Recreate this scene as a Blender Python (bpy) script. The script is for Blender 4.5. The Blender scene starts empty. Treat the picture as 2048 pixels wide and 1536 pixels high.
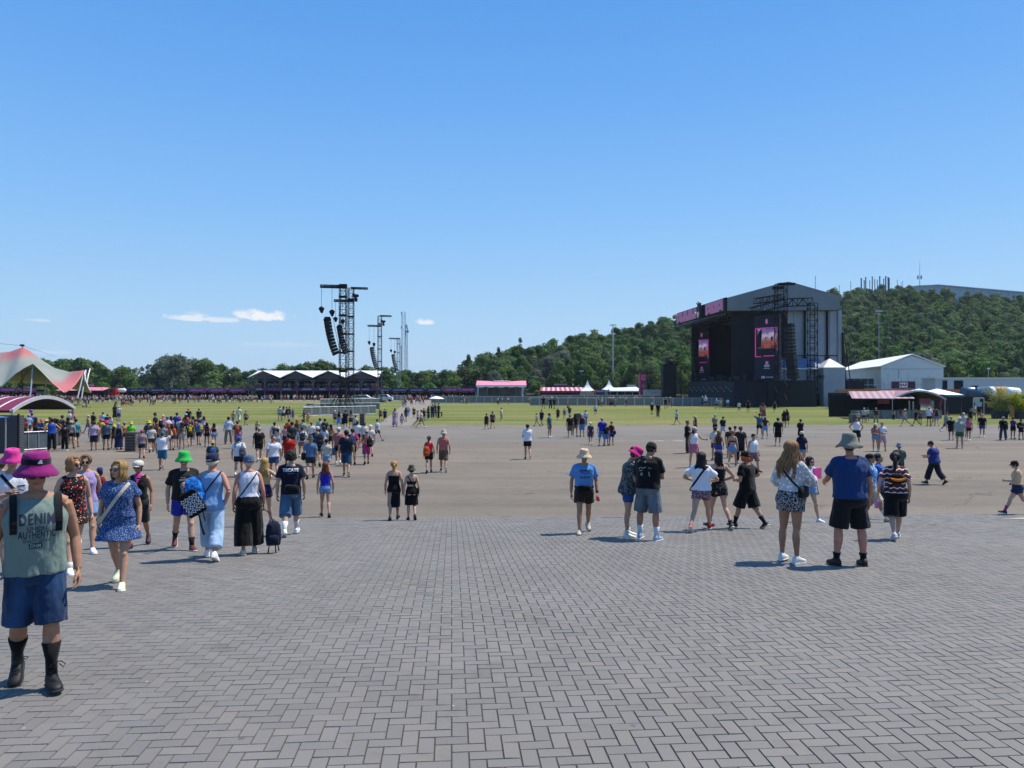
import bpy, bmesh, math, random
import numpy as np
from mathutils import Vector as V, Matrix as MX, noise
from mathutils.bvhtree import BVHTree
R = math.radians
C = bpy.context.scene.collection
scene = bpy.context.scene

# ------------------------------------------------------------------ camera, sky, sun, exposure
F, HY, CAMZ = 1500.0, 775.0, 4.0
cam = bpy.data.objects.new("camera", bpy.data.cameras.new("camera")); C.objects.link(cam)
cam.location = (0, 0, CAMZ); cam.rotation_euler = (R(90.27), 0, 0)
cam.data.sensor_width = 36; cam.data.lens = 36*F/2048; cam.data.clip_start = .1; cam.data.clip_end = 20000
scene.camera = cam
SUN_EL, SUN_AZ = R(62), math.atan2(.88, .36)          # azimuth from +Y towards +X
sl = bpy.data.lights.new("sun", 'SUN'); sl.energy = 5.0; sl.angle = R(.5); sl.color = (1, .925, .81)
sun = bpy.data.objects.new("sun", sl); C.objects.link(sun)
sd = V((math.cos(SUN_EL)*math.sin(SUN_AZ), math.cos(SUN_EL)*math.cos(SUN_AZ), math.sin(SUN_EL)))
sun.rotation_euler = sd.to_track_quat('Z', 'Y').to_euler(); sun.location = sd*200
w = bpy.data.worlds.new("World"); scene.world = w; w.use_nodes = True
nt = w.node_tree; nd = nt.nodes; lk = nt.links
bg = nd["Background"]; sky = nd.new("ShaderNodeTexSky"); sky.sky_type = 'NISHITA'; sky.sun_disc = False
sky.sun_elevation = SUN_EL; sky.sun_rotation = SUN_AZ; sky.altitude = 150; sky.air_density = 1.25; sky.dust_density = .6; sky.ozone_density = 4.0
hs = nd.new("ShaderNodeHueSaturation"); hs.inputs["Saturation"].default_value = 1.22; hs.inputs["Value"].default_value = 1.0
hs.inputs["Hue"].default_value = .497
lk.new(sky.outputs[0], hs.inputs["Color"])
# small fair weather clouds low over the left treeline (azimuth, elevation, half width, half height)
tc = nd.new("ShaderNodeTexCoord"); sx = nd.new("ShaderNodeSeparateXYZ"); lk.new(tc.outputs["Generated"], sx.inputs[0])
def wm(op, a, b=None, c=None):
    n = nd.new("ShaderNodeMath"); n.operation = op
    for i, v in enumerate((a, b, c)):
        if v is None: continue
        if isinstance(v, (int, float)): n.inputs[i].default_value = v
        else: lk.new(v, n.inputs[i])
    return n.outputs[0]
az = wm('ARCTAN2', sx.outputs[0], sx.outputs[1]); el = wm('ARCSINE', sx.outputs[2])
cxyz = nd.new("ShaderNodeCombineXYZ"); lk.new(az, cxyz.inputs[0]); lk.new(wm('MULTIPLY', el, 1.7), cxyz.inputs[1])
nz = nd.new("ShaderNodeTexNoise"); nz.inputs["Scale"].default_value = 75; nz.inputs["Detail"].default_value = 7; nz.inputs["Roughness"].default_value = .58
lk.new(cxyz.outputs[0], nz.inputs["Vector"])
dens = None
for (cx, cy, hw, hh, k) in ((525, 634, 56, 15, 1), (490, 629, 26, 12, .8), (380, 637, 50, 12, .75), (398, 632, 20, 12, .7), (448, 641, 44, 9, .6),
                            (852, 645, 22, 8, .85), (76, 641, 34, 4, .35), (100, 705, 60, 5, .25), (560, 690, 90, 7, .18)):
    a0 = math.atan((cx-1024)/F); e0 = math.atan((HY-cy)/F*math.cos(a0))
    dx = wm('DIVIDE', wm('SUBTRACT', az, a0), hw/F*math.cos(a0)**2); dy = wm('DIVIDE', wm('SUBTRACT', el, e0), hh/F*math.cos(a0))
    dy = wm('MAXIMUM', dy, wm('MULTIPLY', dy, -1.7))          # flatter undersides
    m = wm('SUBTRACT', 1.0, wm('SQRT', wm('ADD', wm('MULTIPLY', dx, dx), wm('MULTIPLY', dy, dy))))
    m = wm('ADD', m, wm('MULTIPLY', wm('SUBTRACT', nz.outputs[0], .5), 2.3))
    m = wm('MULTIPLY', wm('SMOOTH_MIN', wm('MAXIMUM', wm('MULTIPLY', m, 1.9), 0.0), 1.0, .1), k)
    dens = m if dens is None else wm('MAXIMUM', dens, m)
# clear summer air: pale blue low down, deeper blue overhead
rp = nd.new("ShaderNodeValToRGB"); lk.new(el, rp.inputs[0]); e_ = rp.color_ramp.elements; e_[0].position = 0; e_[1].position = .52
e_[0].color = (.42, .61, .82, 1); e_[1].color = (.078, .285, .735, 1)
for p_, c_ in ((.09, (.345, .565, .82, 1)), (.23, (.21, .46, .84, 1)), (.36, (.135, .365, .795, 1))):
    q_ = e_.new(p_); q_.color = c_
sc10 = nd.new("ShaderNodeVectorMath"); sc10.operation = 'SCALE'; lk.new(rp.outputs[0], sc10.inputs[0]); sc10.inputs[3].default_value = 9.3
sm = nd.new("ShaderNodeMix"); sm.data_type = 'RGBA'; sm.inputs[0].default_value = .86; lk.new(hs.outputs[0], sm.inputs[6]); lk.new(sc10.outputs[0], sm.inputs[7])
cm = nd.new("ShaderNodeMix"); cm.data_type = 'RGBA'; lk.new(dens, cm.inputs[0]); lk.new(sm.outputs[2], cm.inputs[6]); cm.inputs[7].default_value = (7.4, 7.5, 7.8, 1)
lk.new(cm.outputs[2], bg.inputs[0]); bg.inputs[1].default_value = .1
scene.view_settings.view_transform = 'Standard'; scene.view_settings.look = 'None'; scene.view_settings.exposure = 0.32; scene.view_settings.gamma = 1
scene.cycles.max_bounces = 6; scene.cycles.transparent_max_bounces = 8; scene.cycles.use_denoising = True

# ------------------------------------------------------------------ helpers
_prof = [(-30, 2.2), (0, 2.22), (5, 2.27), (8, 2.38), (10, 2.53), (12, 2.70), (14, 2.86), (15.5, 2.98), (18, 3.25), (20.5, 3.55), (24, 3.8), (30, 3.88), (36, 3.96), (45, 4.0), (4000, 4.0)]
_py = np.array([p[0] for p in _prof], float); _pz = CAMZ-np.array([p[1] for p in _prof], float)
def gz(y): return float(np.interp(y, _py, _pz))
def X_(px, D): return (px-1024)/F*D
def Z_(py, D): return CAMZ-(py-HY)/F*D
def spot(px, fy):
    """ground point seen at a pixel of the 2048 px photograph"""
    lo, hi = 2.0, 400.0
    for _ in range(50):
        m = (lo+hi)/2
        if HY+F*(CAMZ-gz(m))/m > fy: lo = m
        else: hi = m
    return V((X_(px, lo), lo, gz(lo)))

def lin(h):
    h = h.lstrip('#'); return tuple(((int(h[i:i+2], 16)/255+.055)/1.055)**2.4 if int(h[i:i+2], 16) > 10 else int(h[i:i+2], 16)/255/12.92 for i in (0, 2, 4))
_mats = {}
class N:
    """tiny node graph helper"""
    def __init__(s, m): s.t = m.node_tree; s.n = s.t.nodes; s.l = s.t.links; s.b = s.n["Principled BSDF"]
    def add(s, typ, **k):
        x = s.n.new("ShaderNode"+typ)
        for a, v in k.items(): setattr(x, a, v)
        return x
    def set(s, x, i, v):
        if isinstance(v, (int, float, tuple, list)): x.inputs[i].default_value = v
        else: s.l.new(v, x.inputs[i])
    def math(s, op, a, b=0.0):
        x = s.add("Math", operation=op); s.set(x, 0, a); s.set(x, 1, b); return x.outputs[0]
    def noise(s, vec, scale, detail=3, rough=.5):
        x = s.add("TexNoise"); s.set(x, "Vector", vec); x.inputs["Scale"].default_value = scale; x.inputs["Detail"].default_value = detail; x.inputs["Roughness"].default_value = rough; return x.outputs[0]
    def ramp(s, f, stops):
        x = s.add("ValToRGB"); s.set(x, 0, f); e = x.color_ramp.elements
        for i, (p, c) in enumerate(stops):
            q = e[i] if i < 2 else e.new(p)
            q.position = p; q.color = tuple(c)+(1,) if len(c) == 3 else c
        return x.outputs[0]
    def mix(s, f, a, b, mode='MIX'):
        x = s.add("Mix", data_type='RGBA', blend_type=mode); s.set(x, 0, f)
        for i, v in ((6, a), (7, b)): s.set(x, i, tuple(v)+(1,) if isinstance(v, tuple) and len(v) == 3 else v)
        return x.outputs[2]
    def bump(s, h, strength, dist=.01):
        x = s.add("Bump"); s.set(x, "Height", h); x.inputs["Strength"].default_value = strength; x.inputs["Distance"].default_value = dist; s.l.new(x.outputs[0], s.b.inputs["Normal"])
def newmat(name):
    m = bpy.data.materials.new(name); m.use_nodes = True; return m, N(m)
def mat(name, col, rough=.7, var=.12, scale=3.0, bump=0, metal=0, emit=0, spec=.4, detail=4):
    """painted / plain surface: base colour with soft uneven wear"""
    if name in _mats: return _mats[name]
    if isinstance(col, str): col = lin(col)
    m, g = newmat(name); o = g.add("TexCoord").outputs["Object"]
    f = g.noise(o, scale, detail)
    c = g.ramp(f, ((.3, tuple(x*(1-var) for x in col)), (.7, tuple(min(1, x*(1+var)) for x in col))))
    g.set(g.b, "Base Color", c); g.b.inputs["Roughness"].default_value = rough; g.b.inputs["Metallic"].default_value = metal; g.b.inputs["Specular IOR Level"].default_value = spec
    if bump: g.bump(f, bump)
    if emit: g.set(g.b, "Emission Color", tuple(col)+(1,)); g.b.inputs["Emission Strength"].default_value = emit
    _mats[name] = m; return m
def tag(o, label=None, cat=None, group=None, kind=None):
    for k, v in (('label', label), ('category', cat), ('group', group), ('kind', kind)):
        if v: o[k] = v
    return o
def empty(name, label, cat, loc=(0, 0, 0), rz=0, group=None):
    o = bpy.data.objects.new(name, None); C.objects.link(o); o.location = loc; o.rotation_euler = (0, 0, rz); o.empty_display_size = .2
    return tag(o, label, cat, group)
def link(name, me, parent=None, mats=()):
    for m in mats:
        if m.name not in me.materials: me.materials.append(m)
    o = bpy.data.objects.new(name, me); C.objects.link(o)
    if parent: o.parent = parent
    return o
class MB:
    def __init__(s): s.v = []; s.f = []; s.mi = []; s.m = 0
    def add(s, vs, fs):
        b = len(s.v); s.v += [tuple(v) for v in vs]; s.f += [tuple(i+b for i in f) for f in fs]; s.mi += [s.m]*len(fs); return s
    def box(s, c, d, rz=0, taper=1.0):
        x, y, z = d[0]/2, d[1]/2, d[2]/2; ca, sa = math.cos(rz), math.sin(rz); vs = []
        for k, (i, j) in ((-1, (-1, -1)), (-1, (1, -1)), (-1, (1, 1)), (-1, (-1, 1)), (1, (-1, -1)), (1, (1, -1)), (1, (1, 1)), (1, (-1, 1))):
            t = taper if k > 0 else 1; px, py = i*x*t, j*y*t
            vs.append((c[0]+px*ca-py*sa, c[1]+px*sa+py*ca, c[2]+k*z))
        return s.add(vs, [(3, 2, 1, 0), (4, 5, 6, 7), (0, 1, 5, 4), (1, 2, 6, 5), (2, 3, 7, 6), (3, 0, 4, 7)])
    def quad(s, *p): return s.add(p, [tuple(range(len(p)))])
    def loft(s, rings, cap=True, close=False):
        n = len(rings[0]); vs = [p for r in rings for p in r]; fs = []
        for i in range(len(rings)-1):
            for j in range(n):
                k = (j+1) % n; fs.append((i*n+j, i*n+k, (i+1)*n+k, (i+1)*n+j))
        if cap:
            fs.append(tuple(reversed(range(n)))); fs.append(tuple((len(rings)-1)*n+j for j in range(n)))
        return s.add(vs, fs)
    def tube(s, pts, rad, n=8, cap=True, ref=None, flat=1.0):
        pts = [V(p) for p in pts]; rad = rad if isinstance(rad, (list, tuple)) else [rad]*len(pts); rings = []; u = None
        for i, p in enumerate(pts):
            t = (pts[min(i+1, len(pts)-1)]-pts[max(i-1, 0)]).normalized()
            if u is None:
                r = V(ref) if ref is not None else (V((0, 0, 1)) if abs(t.z) < .9 else V((1, 0, 0)))
                u = (r-t*r.dot(t)).normalized()
            else: u = (u-t*u.dot(t)).normalized()
            w_ = t.cross(u)
            rings.append([p+(u*math.cos(a)+w_*math.sin(a)*flat)*rad[i] for a in (2*math.pi*k/n+math.pi/n for k in range(n))])
        return s.loft(rings, cap)
    def bar(s, p, q, w=.05): return s.tube([p, q], w*.7071, 4)
    def ell(s, c, r, rot=None, nu=14, nv=9):
        rings = []
        for i in range(1, nv):
            a = math.pi*i/nv; rings.append([(math.sin(a)*math.cos(2*math.pi*j/nu)*r[0], math.sin(a)*math.sin(2*math.pi*j/nu)*r[1], -math.cos(a)*r[2]) for j in range(nu)])
        vs = [p for q in rings for p in q]+[(0, 0, -r[2]), (0, 0, r[2])]; fs = []
        for i in range(nv-2):
            for j in range(nu): k = (j+1) % nu; fs.append((i*nu+j, i*nu+k, (i+1)*nu+k, (i+1)*nu+j))
        b, t = len(vs)-2, len(vs)-1
        for j in range(nu): k = (j+1) % nu; fs.append((b, k, j)); fs.append((t, (nv-2)*nu+j, (nv-2)*nu+k))
        c = V(c); vs = [(rot @ V(p) if rot else V(p))+c for p in vs]
        return s.add(vs, fs)
    def lathe(s, prof, c=(0, 0, 0), n=24, mx=None):
        rings = [[V((r*math.cos(2*math.pi*j/n), r*math.sin(2*math.pi*j/n), z)) for j in range(n)] for r, z in prof]
        rings = [[(mx @ p if mx else p)+V(c) for p in q] for q in rings]
        return s.loft(rings, True)
    def prism(s, poly, axis, a, b):
        """extrude a closed 2-D outline; axis 'y': poly is (x,z); 'x': (y,z); 'z': (x,y)"""
        f = {'y': lambda p, t: (p[0], t, p[1]), 'x': lambda p, t: (t, p[0], p[1]), 'z': lambda p, t: (p[0], p[1], t)}[axis]
        n = len(poly); vs = [f(p, a) for p in poly]+[f(p, b) for p in poly]
        fs = [tuple(range(n)), tuple(reversed(range(n, 2*n)))]+[(i, i+n, (i+1) % n+n, (i+1) % n) for i in range(n)]
        return s.add(vs, fs)
    def truss(s, p, q, w=.5, step=None, r=.03, br=.018, tri=False):
        """square lattice girder from p to q"""
        p, q = V(p), V(q); t = (q-p); L = t.length; t.normalize(); ref = V((0, 0, 1)) if abs(t.z) < .9 else V((0, 1, 0))
        u = (ref-t*ref.dot(t)).normalized(); v_ = t.cross(u); k = max(1, round(L/(step or w)))
        cs = [u*w/2+v_*w/2, u*w/2-v_*w/2, -u*w/2-v_*w/2, -u*w/2+v_*w/2]
        for c in cs: s.bar(p+c, q+c, r*2)
        for i in range(k):
            a, b = p+t*L*i/k, p+t*L*(i+1)/k
            for j in range(4):
                c, d = cs[j], cs[(j+1) % 4]
                s.bar(a+c, b+d, br*2) if (i+j) % 2 else s.bar(a+d, b+c, br*2)
                s.bar(b+c, b+d, br*2)
        return s
    def mesh(s, name, mats=(), smooth=False):
        me = bpy.data.meshes.new(name); me.from_pydata(s.v, [], s.f)
        for m in mats: me.materials.append(m)
        if s.mi: me.polygons.foreach_set('material_index', s.mi)
        if smooth: me.polygons.foreach_set('use_smooth', [True]*len(s.f))
        bm = bmesh.new(); bm.from_mesh(me); bmesh.ops.recalc_face_normals(bm, faces=bm.faces); bm.to_mesh(me); bm.free()
        me.update(); return me
    def obj(s, name, mats, parent=None, smooth=False):
        return link(name, s.mesh(name, mats if isinstance(mats, (list, tuple)) else [mats], smooth), parent)
def grid_mesh(name, xs, ys, zf):
    xs, ys = np.asarray(xs, float), np.asarray(ys, float); n, m = len(xs), len(ys)
    vs = [(x, y, zf(x, y)) for y in ys for x in xs]
    fs = [(j*n+i, j*n+i+1, (j+1)*n+i+1, (j+1)*n+i) for j in range(m-1) for i in range(n-1)]
    me = bpy.data.meshes.new(name); me.from_pydata(vs, [], fs); me.update(); return me
def copy_tree(o, parent=None):
    c = o.copy(); C.objects.link(c)
    if parent is not None: c.parent = parent
    for ch in list(o.children): copy_tree(ch, c)
    return c
def text_mesh(body, size, ext=.004, align='CENTER', spacing=1.0, bold=0.0):
    cu = bpy.data.curves.new("lettering", 'FONT'); cu.body = body; cu.size = size; cu.align_x = align; cu.align_y = 'CENTER'; cu.extrude = ext; cu.resolution_u = 3; cu.space_character = spacing; cu.offset = bold
    o = bpy.data.objects.new("lettering", cu); C.objects.link(o)
    me = bpy.data.meshes.new_from_object(o.evaluated_get(bpy.context.evaluated_depsgraph_get())); bpy.data.objects.remove(o); bpy.data.curves.remove(cu); me.materials.clear(); return me
rnd = random.Random(7)

# ------------------------------------------------------------------ ground
PAX = R(4.6)                                    # the paving runs slightly to the left
def prot(x, y): return x*math.cos(PAX)-y*math.sin(PAX), x*math.sin(PAX)+y*math.cos(PAX)
def paving():
    p = .1065; g = .0028; vs = []; fs = []; col = []; rr = random.Random(3)
    for j in range(int(2.6/p), int(20.55/p)):
        yy = j*p; lim = 5+.78*yy
        for i in range(int(-lim/p), int(lim/p)):
            r_ = (i+j) % 4
            if r_ == 0: x0, x1, y0, y1 = i, i+2, j, j+1
            elif r_ == 2: x0, x1, y0, y1 = i, i+1, j, min(j+2, int(20.55/p))
            else: continue
            x0, x1, y0, y1 = x0*p+g, x1*p-g, y0*p+g, y1*p-g
            dz = rr.gauss(0, .0005); tx, ty = rr.gauss(0, .0006), rr.gauss(0, .0006); b = len(vs); sh = .003
            for k, (x, y) in enumerate(((x0, y0), (x1, y0), (x1, y1), (x0, y1))):
                X, Y = prot(x, y); vs.append((X, Y, gz(Y)-.0075))
            for k, (x, y) in enumerate(((x0+sh, y0+sh), (x1-sh, y0+sh), (x1-sh, y1-sh), (x0+sh, y1-sh))):
                X, Y = prot(x, y); vs.append((X, Y, gz(Y)+dz+tx*(1 if k in (1, 2) else -1)+ty*(1 if k > 1 else -1)))
            fs += [(b+4, b+5, b+6, b+7)]+[(b+k, b+(k+1) % 4, b+4+(k+1) % 4, b+4+k) for k in range(4)]
            col += [rr.random()]*5
    me = bpy.data.meshes.new("pavement"); me.from_pydata(vs, [], fs)
    a = me.attributes.new("tone", 'FLOAT', 'FACE'); a.data.foreach_set('value', col)
    m, n = newmat("concrete pavers"); o = n.add("NewGeometry").outputs["Position"]; at = n.add("Attribute", attribute_name="tone").outputs["Fac"]
    base = n.ramp(at, ((0, (.139, .131, .122)), (.25, (.15, .142, .132)), (.5, (.155, .147, .136)), (.78, (.16, .151, .139)), (.92, (.168, .155, .139)), (1, (.144, .139, .134))))
    grit = n.noise(o, 420, 2, .7); big = n.noise(o, .55, 4, .6); st = n.noise(o, 3.2, 5, .65)
    c = n.mix(.5, base, n.ramp(grit, ((.3, (.26, .26, .26)), (.5, (.5, .5, .5)), (.75, (.86, .86, .84)))), 'OVERLAY')
    c = n.mix(1.0, c, n.ramp(big, ((.3, (.9, .89, .87)), (.7, (1.07, 1.06, 1.06)))), 'MULTIPLY')
    c = n.mix(1.0, c, n.ramp(st, ((.26, (.8, .79, .77)), (.42, (.97, .97, .96)), (.6, (1, 1, 1)), (.82, (1.06, 1.05, 1.03)))), 'MULTIPLY')
    gv = n.add("TexVoronoi"); n.l.new(o, gv.inputs["Vector"]); gv.inputs["Scale"].default_value = 1.9; gum = n.math('LESS_THAN', gv.outputs["Distance"], .045); c = n.mix(n.math('MULTIPLY', gum, .55), c, (.05, .047, .044))
    gv2 = n.add("TexVoronoi"); n.l.new(o, gv2.inputs["Vector"]); gv2.inputs["Scale"].default_value = 2.6; c = n.mix(n.math('MULTIPLY', n.math('LESS_THAN', gv2.outputs["Distance"], .028), .6), c, (.42, .4, .36))
    dr = n.noise(o, .9, 6, .72); c = n.mix(n.math('MULTIPLY', n.ramp(dr, ((.6, (0, 0, 0)), (.72, (1, 1, 1)))), .16), c, (.26, .22, .16))
    n.set(n.b, "Base Color", c); n.b.inputs["Roughness"].default_value = .78; n.b.inputs["Specular IOR Level"].default_value = .5; n.bump(grit, .4, .002)
    o = link("pavement", me, None, [m]); o['kind'] = 'structure'
paving()
jm, n = newmat("joint sand"); o_ = n.add("NewGeometry").outputs["Position"]
n.set(n.b, "Base Color", n.ramp(n.noise(o_, 30, 5), ((.3, (.036, .029, .022)), (.62, (.055, .045, .034)), (.8, (.11, .09, .065))))); n.b.inputs["Roughness"].default_value = .95
ys = [-12, 0, 2, 5]+[5+.515*k for k in range(1, 31)]
vs = []; fs = []
for y in ys:
    for x in np.linspace(-60, 60, 41):
        X, Y = prot(x, y); vs.append((X, Y, gz(Y)-.0055))
ys[-1] = 20.45
for j in range(len(ys)-1):
    for i in range(40): fs.append((j*41+i, j*41+i+1, (j+1)*41+i+1, (j+1)*41+i))
me = bpy.data.meshes.new("pavement_bed"); me.from_pydata(vs, [], fs); o = link("pavement_bed", me, None, [jm]); o['kind'] = 'structure'

# tarmac field with long joints, patches and scuffs
am, n = newmat("weathered asphalt"); P = n.add("NewGeometry").outputs["Position"]; sp_ = n.add("SeparateXYZ"); n.l.new(P, sp_.inputs[0]); X, Y = sp_.outputs[0], sp_.outputs[1]
st = n.add("Mapping"); n.l.new(P, st.inputs[0]); st.inputs["Scale"].default_value = (.05, .6, 1)
lanes = n.noise(st.outputs[0], 1.0, 4, .6); blot = n.noise(P, .22, 5, .6); grit = n.noise(P, 150, 3, .7); mid = n.noise(P, 2.6, 5, .65)
warp = n.math('ADD', Y, n.math('MULTIPLY', n.noise(P, .12, 2), 1.2))
far = n.add("MapRange"); n.set(far, 0, warp); far.inputs[1].default_value = 55; far.inputs[2].default_value = 57; 
c = n.mix(far.outputs[0], (.171, .146, .118), (.166, .151, .132))
near = n.add("MapRange"); n.set(near, 0, warp); near.inputs[1].default_value = 30; near.inputs[2].default_value = 36
c = n.mix(near.outputs[0], (.161, .14, .114), c)
c = n.mix(1, c, n.ramp(lanes, ((.3, (.85, .85, .86)), (.5, (1, 1, 1)), (.7, (1.1, 1.09, 1.07)))), 'MULTIPLY')
c = n.mix(1, c, n.ramp(blot, ((.3, (.9, .9, .9)), (.7, (1.07, 1.06, 1.05)))), 'MULTIPLY')
c = n.mix(1, c, n.ramp(mid, ((.25, (.86, .86, .86)), (.5, (1, 1, 1)), (.75, (1.08, 1.08, 1.07)))), 'MULTIPLY')
c = n.mix(.55, c, n.ramp(grit, ((.3, (.3, .3, .3)), (.7, (.72, .72, .71)))), 'OVERLAY')
seam = None
wob = n.math('MULTIPLY', n.math('SUBTRACT', n.noise(P, .35, 2), .5), .35)
for (sy, sw) in ((28.2, .05), (31.0, .04), (34.2, .06), (38.0, .06), (42.5, .07), (47.0, .06), (51.5, .09), (55.6, .12), (57.5, .08), (64, .07)):
    d = n.math('ABSOLUTE', n.math('SUBTRACT', n.math('ADD', Y, wob), sy)); k = n.math('LESS_THAN', d, sw)
    seam = k if seam is None else n.math('MAXIMUM', seam, k)
seam = n.math('MULTIPLY', seam, n.math('GREATER_THAN', n.noise(P, .5, 3), .44))
c = n.mix(n.math('MULTIPLY', seam, .5), c, (.075, .068, .06))
vo = n.add("TexVoronoi", feature='DISTANCE_TO_EDGE'); pw = n.add("VectorMath", operation='ADD'); n.l.new(P, pw.inputs[0]); nzv = n.add("TexNoise"); n.l.new(P, nzv.inputs[0]); nzv.inputs["Scale"].default_value = .7; sc_ = n.add("VectorMath", operation='SCALE'); n.l.new(nzv.outputs[1], sc_.inputs[0]); sc_.inputs[3].default_value = 2.2; n.l.new(sc_.outputs[0], pw.inputs[1]); n.l.new(pw.outputs[0], vo.inputs["Vector"]); vo.inputs["Scale"].default_value = .11
crack = n.math('MULTIPLY', n.math('LESS_THAN', vo.outputs["Distance"], .0035), n.math('GREATER_THAN', n.noise(P, .09, 2), .52)); c = n.mix(n.math('MULTIPLY', crack, .55), c, (.06, .052, .045))
mp2 = n.add("Mapping"); n.l.new(P, mp2.inputs[0]); mp2.inputs["Rotation"].default_value = (0, 0, .5); mp2.inputs["Scale"].default_value = (.12, 1.6, 1)
c = n.mix(n.math('MULTIPLY', n.ramp(n.noise(mp2.outputs[0], .8, 3, .6), ((.64, (0, 0, 0)), (.72, (1, 1, 1)))), .3), c, (.08, .072, .064))
pv = n.add("TexVoronoi"); n.l.new(st.outputs[0], pv.inputs["Vector"]); pv.inputs["Scale"].default_value = .55; ps = n.add("SeparateXYZ"); n.l.new(pv.outputs["Color"], ps.inputs[0]); c = n.mix(1, c, n.ramp(ps.outputs[0], ((0, (.92, .92, .93)), (1, (1.06, 1.05, 1.03)))), 'MULTIPLY')
n.set(n.b, "Base Color", c); n.b.inputs["Roughness"].default_value = .92; n.b.inputs["Specular IOR Level"].default_value = .18; n.bump(grit, .4, .004)
vs = []; fs = []; rows = [20.45, 20.8, 21.2, 21.6, 22, 22.5, 23, 23.5, 24, 25, 27, 30, 33, 36, 40, 45, 60, 85, 132]
for r_ in rows:
    for x in np.linspace(-300, 300, 61):
        X, Y = prot(x, r_); vs.append((X, Y, gz(Y)-(.006 if r_ < 30 else .016)))
fs = [(j*61+i, j*61+i+1, (j+1)*61+i+1, (j+1)*61+i) for j in range(len(rows)-1) for i in range(60)]
me = bpy.data.meshes.new("asphalt"); me.from_pydata(vs, [], fs)
o = link("asphalt", me, None, [am]); o['kind'] = 'structure'

gm, n = newmat("open ground"); P = n.add("NewGeometry").outputs["Position"]
n.set(n.b, "Base Color", n.ramp(n.noise(P, .02, 5), ((.3, (.06, .075, .03)), (.7, (.1, .1, .05))))); n.b.inputs["Roughness"].default_value = .95
o = link("ground", grid_mesh("ground", [-4000, -300, 300, 4000], [-400, -30, 84, 300, 6000], lambda x, y: -.05 if y > 60 else -.6), None, [gm]); o['kind'] = 'structure'

# lawn (mown, dry in places); kerb-like worn edge, tarmac path across it
lm, n = newmat("mown lawn"); P = n.add("NewGeometry").outputs["Position"]; sp_ = n.add("SeparateXYZ"); n.l.new(P, sp_.inputs[0]); Y = sp_.outputs[1]
st = n.add("Mapping"); n.l.new(P, st.inputs[0]); st.inputs["Scale"].default_value = (.25, 1, 1)
a = n.noise(st.outputs[0], .09, 5, .6); b = n.noise(P, 1.4, 5, .7); t = n.noise(P, 14, 3, .7)
c = n.ramp(a, ((.28, (.085, .125, .026)), (.44, (.125, .155, .038)), (.55, (.17, .172, .054)), (.7, (.235, .2, .085))))
c = n.mix(.65, c, n.ramp(b, ((.25, (.25, .28, .22)), (.5, (.5, .5, .5)), (.78, (.72, .68, .6)))), 'OVERLAY')
c = n.mix(.5, c, n.ramp(t, ((.3, (.3, .3, .3)), (.7, (.7, .7, .7)))), 'OVERLAY')
track = n.math('LESS_THAN', n.math('ABSOLUTE', n.math('SUBTRACT', Y, n.math('ADD', 95.5, n.math('MULTIPLY', n.noise(P, .05, 2), 1.5)))), .55)
c = n.mix(n.math('MULTIPLY', track, .8), c, (.25, .21, .12))
n.set(n.b, "Base Color", c); n.b.inputs["Roughness"].default_value = .95; n.b.inputs["Specular IOR Level"].default_value = .15
n.bump(n.noise(P, 9, 4, .7), .9, .12)
def sheet(name, poly, z, m):
    b = MB(); b.quad(*[(x, y, z) for x, y in poly]); o = b.obj(name, m); o['kind'] = 'structure'; return o
def px_path(pts): return [(X_(px, F*CAMZ/(py-HY)), F*CAMZ/(py-HY)) for px, py in pts]
YL = 80.5
PL0, PL1, PR0, PR1 = X_(757, YL), X_(815, 222), X_(823, YL), X_(866, 222)
lawn_l = [(-300, YL), (PL0, YL), (PL1, 222), (-300, 222)]
lawn_r = [(PR0, YL), (300, YL), (300, 222), (PR1, 222)]
sheet("lawn", lawn_l, .0, lm); sheet("lawn", lawn_r, .0, lm)
pm, n = newmat("path tarmac"); P = n.add("NewGeometry").outputs["Position"]
n.set(n.b, "Base Color", n.ramp(n.noise(P, .8, 6, .7), ((.3, (.17, .145, .118)), (.7, (.225, .195, .16))))); n.b.inputs["Roughness"].default_value = .9
sheet("path", [(PL0-.2, 79.0), (PR0+.2, 79.0), (PR0+.2, YL), (PR1+.1, 224), (PL1-.1, 224), (PL0-.2, YL)], -.008, pm)
sheet("forecourt", [(-320, 221), (320, 221), (320, 330), (-320, 330)], -.012, pm)
dm = mat("dry verge", (.22, .2, .14), .95, .25, .6)
sheet("verge", [(-300, 79.7), (PL0-.3, 79.7), (PL0-.3, YL+.1), (-300, YL+.1)], -.004, dm)
sheet("verge", [(PR0+.3, 79.7), (300, 79.7), (300, YL+.1), (PR0+.3, YL+.1)], -.004, dm)
o = MB()
q = [V((14.1, 20.4, 0)), V((12.9, 19.75, 0)), V((14.0, 19.3, 0)), V((18, 19.2, 0)), V((20, 20.2, 0))]
o.quad(*[(p.x, p.y, gz(p.y)+.012) for p in q]); tag(o.obj("sand_patch", mat("pale sand", (.42, .36, .26), .95, .2, 4)), kind='structure')

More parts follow.
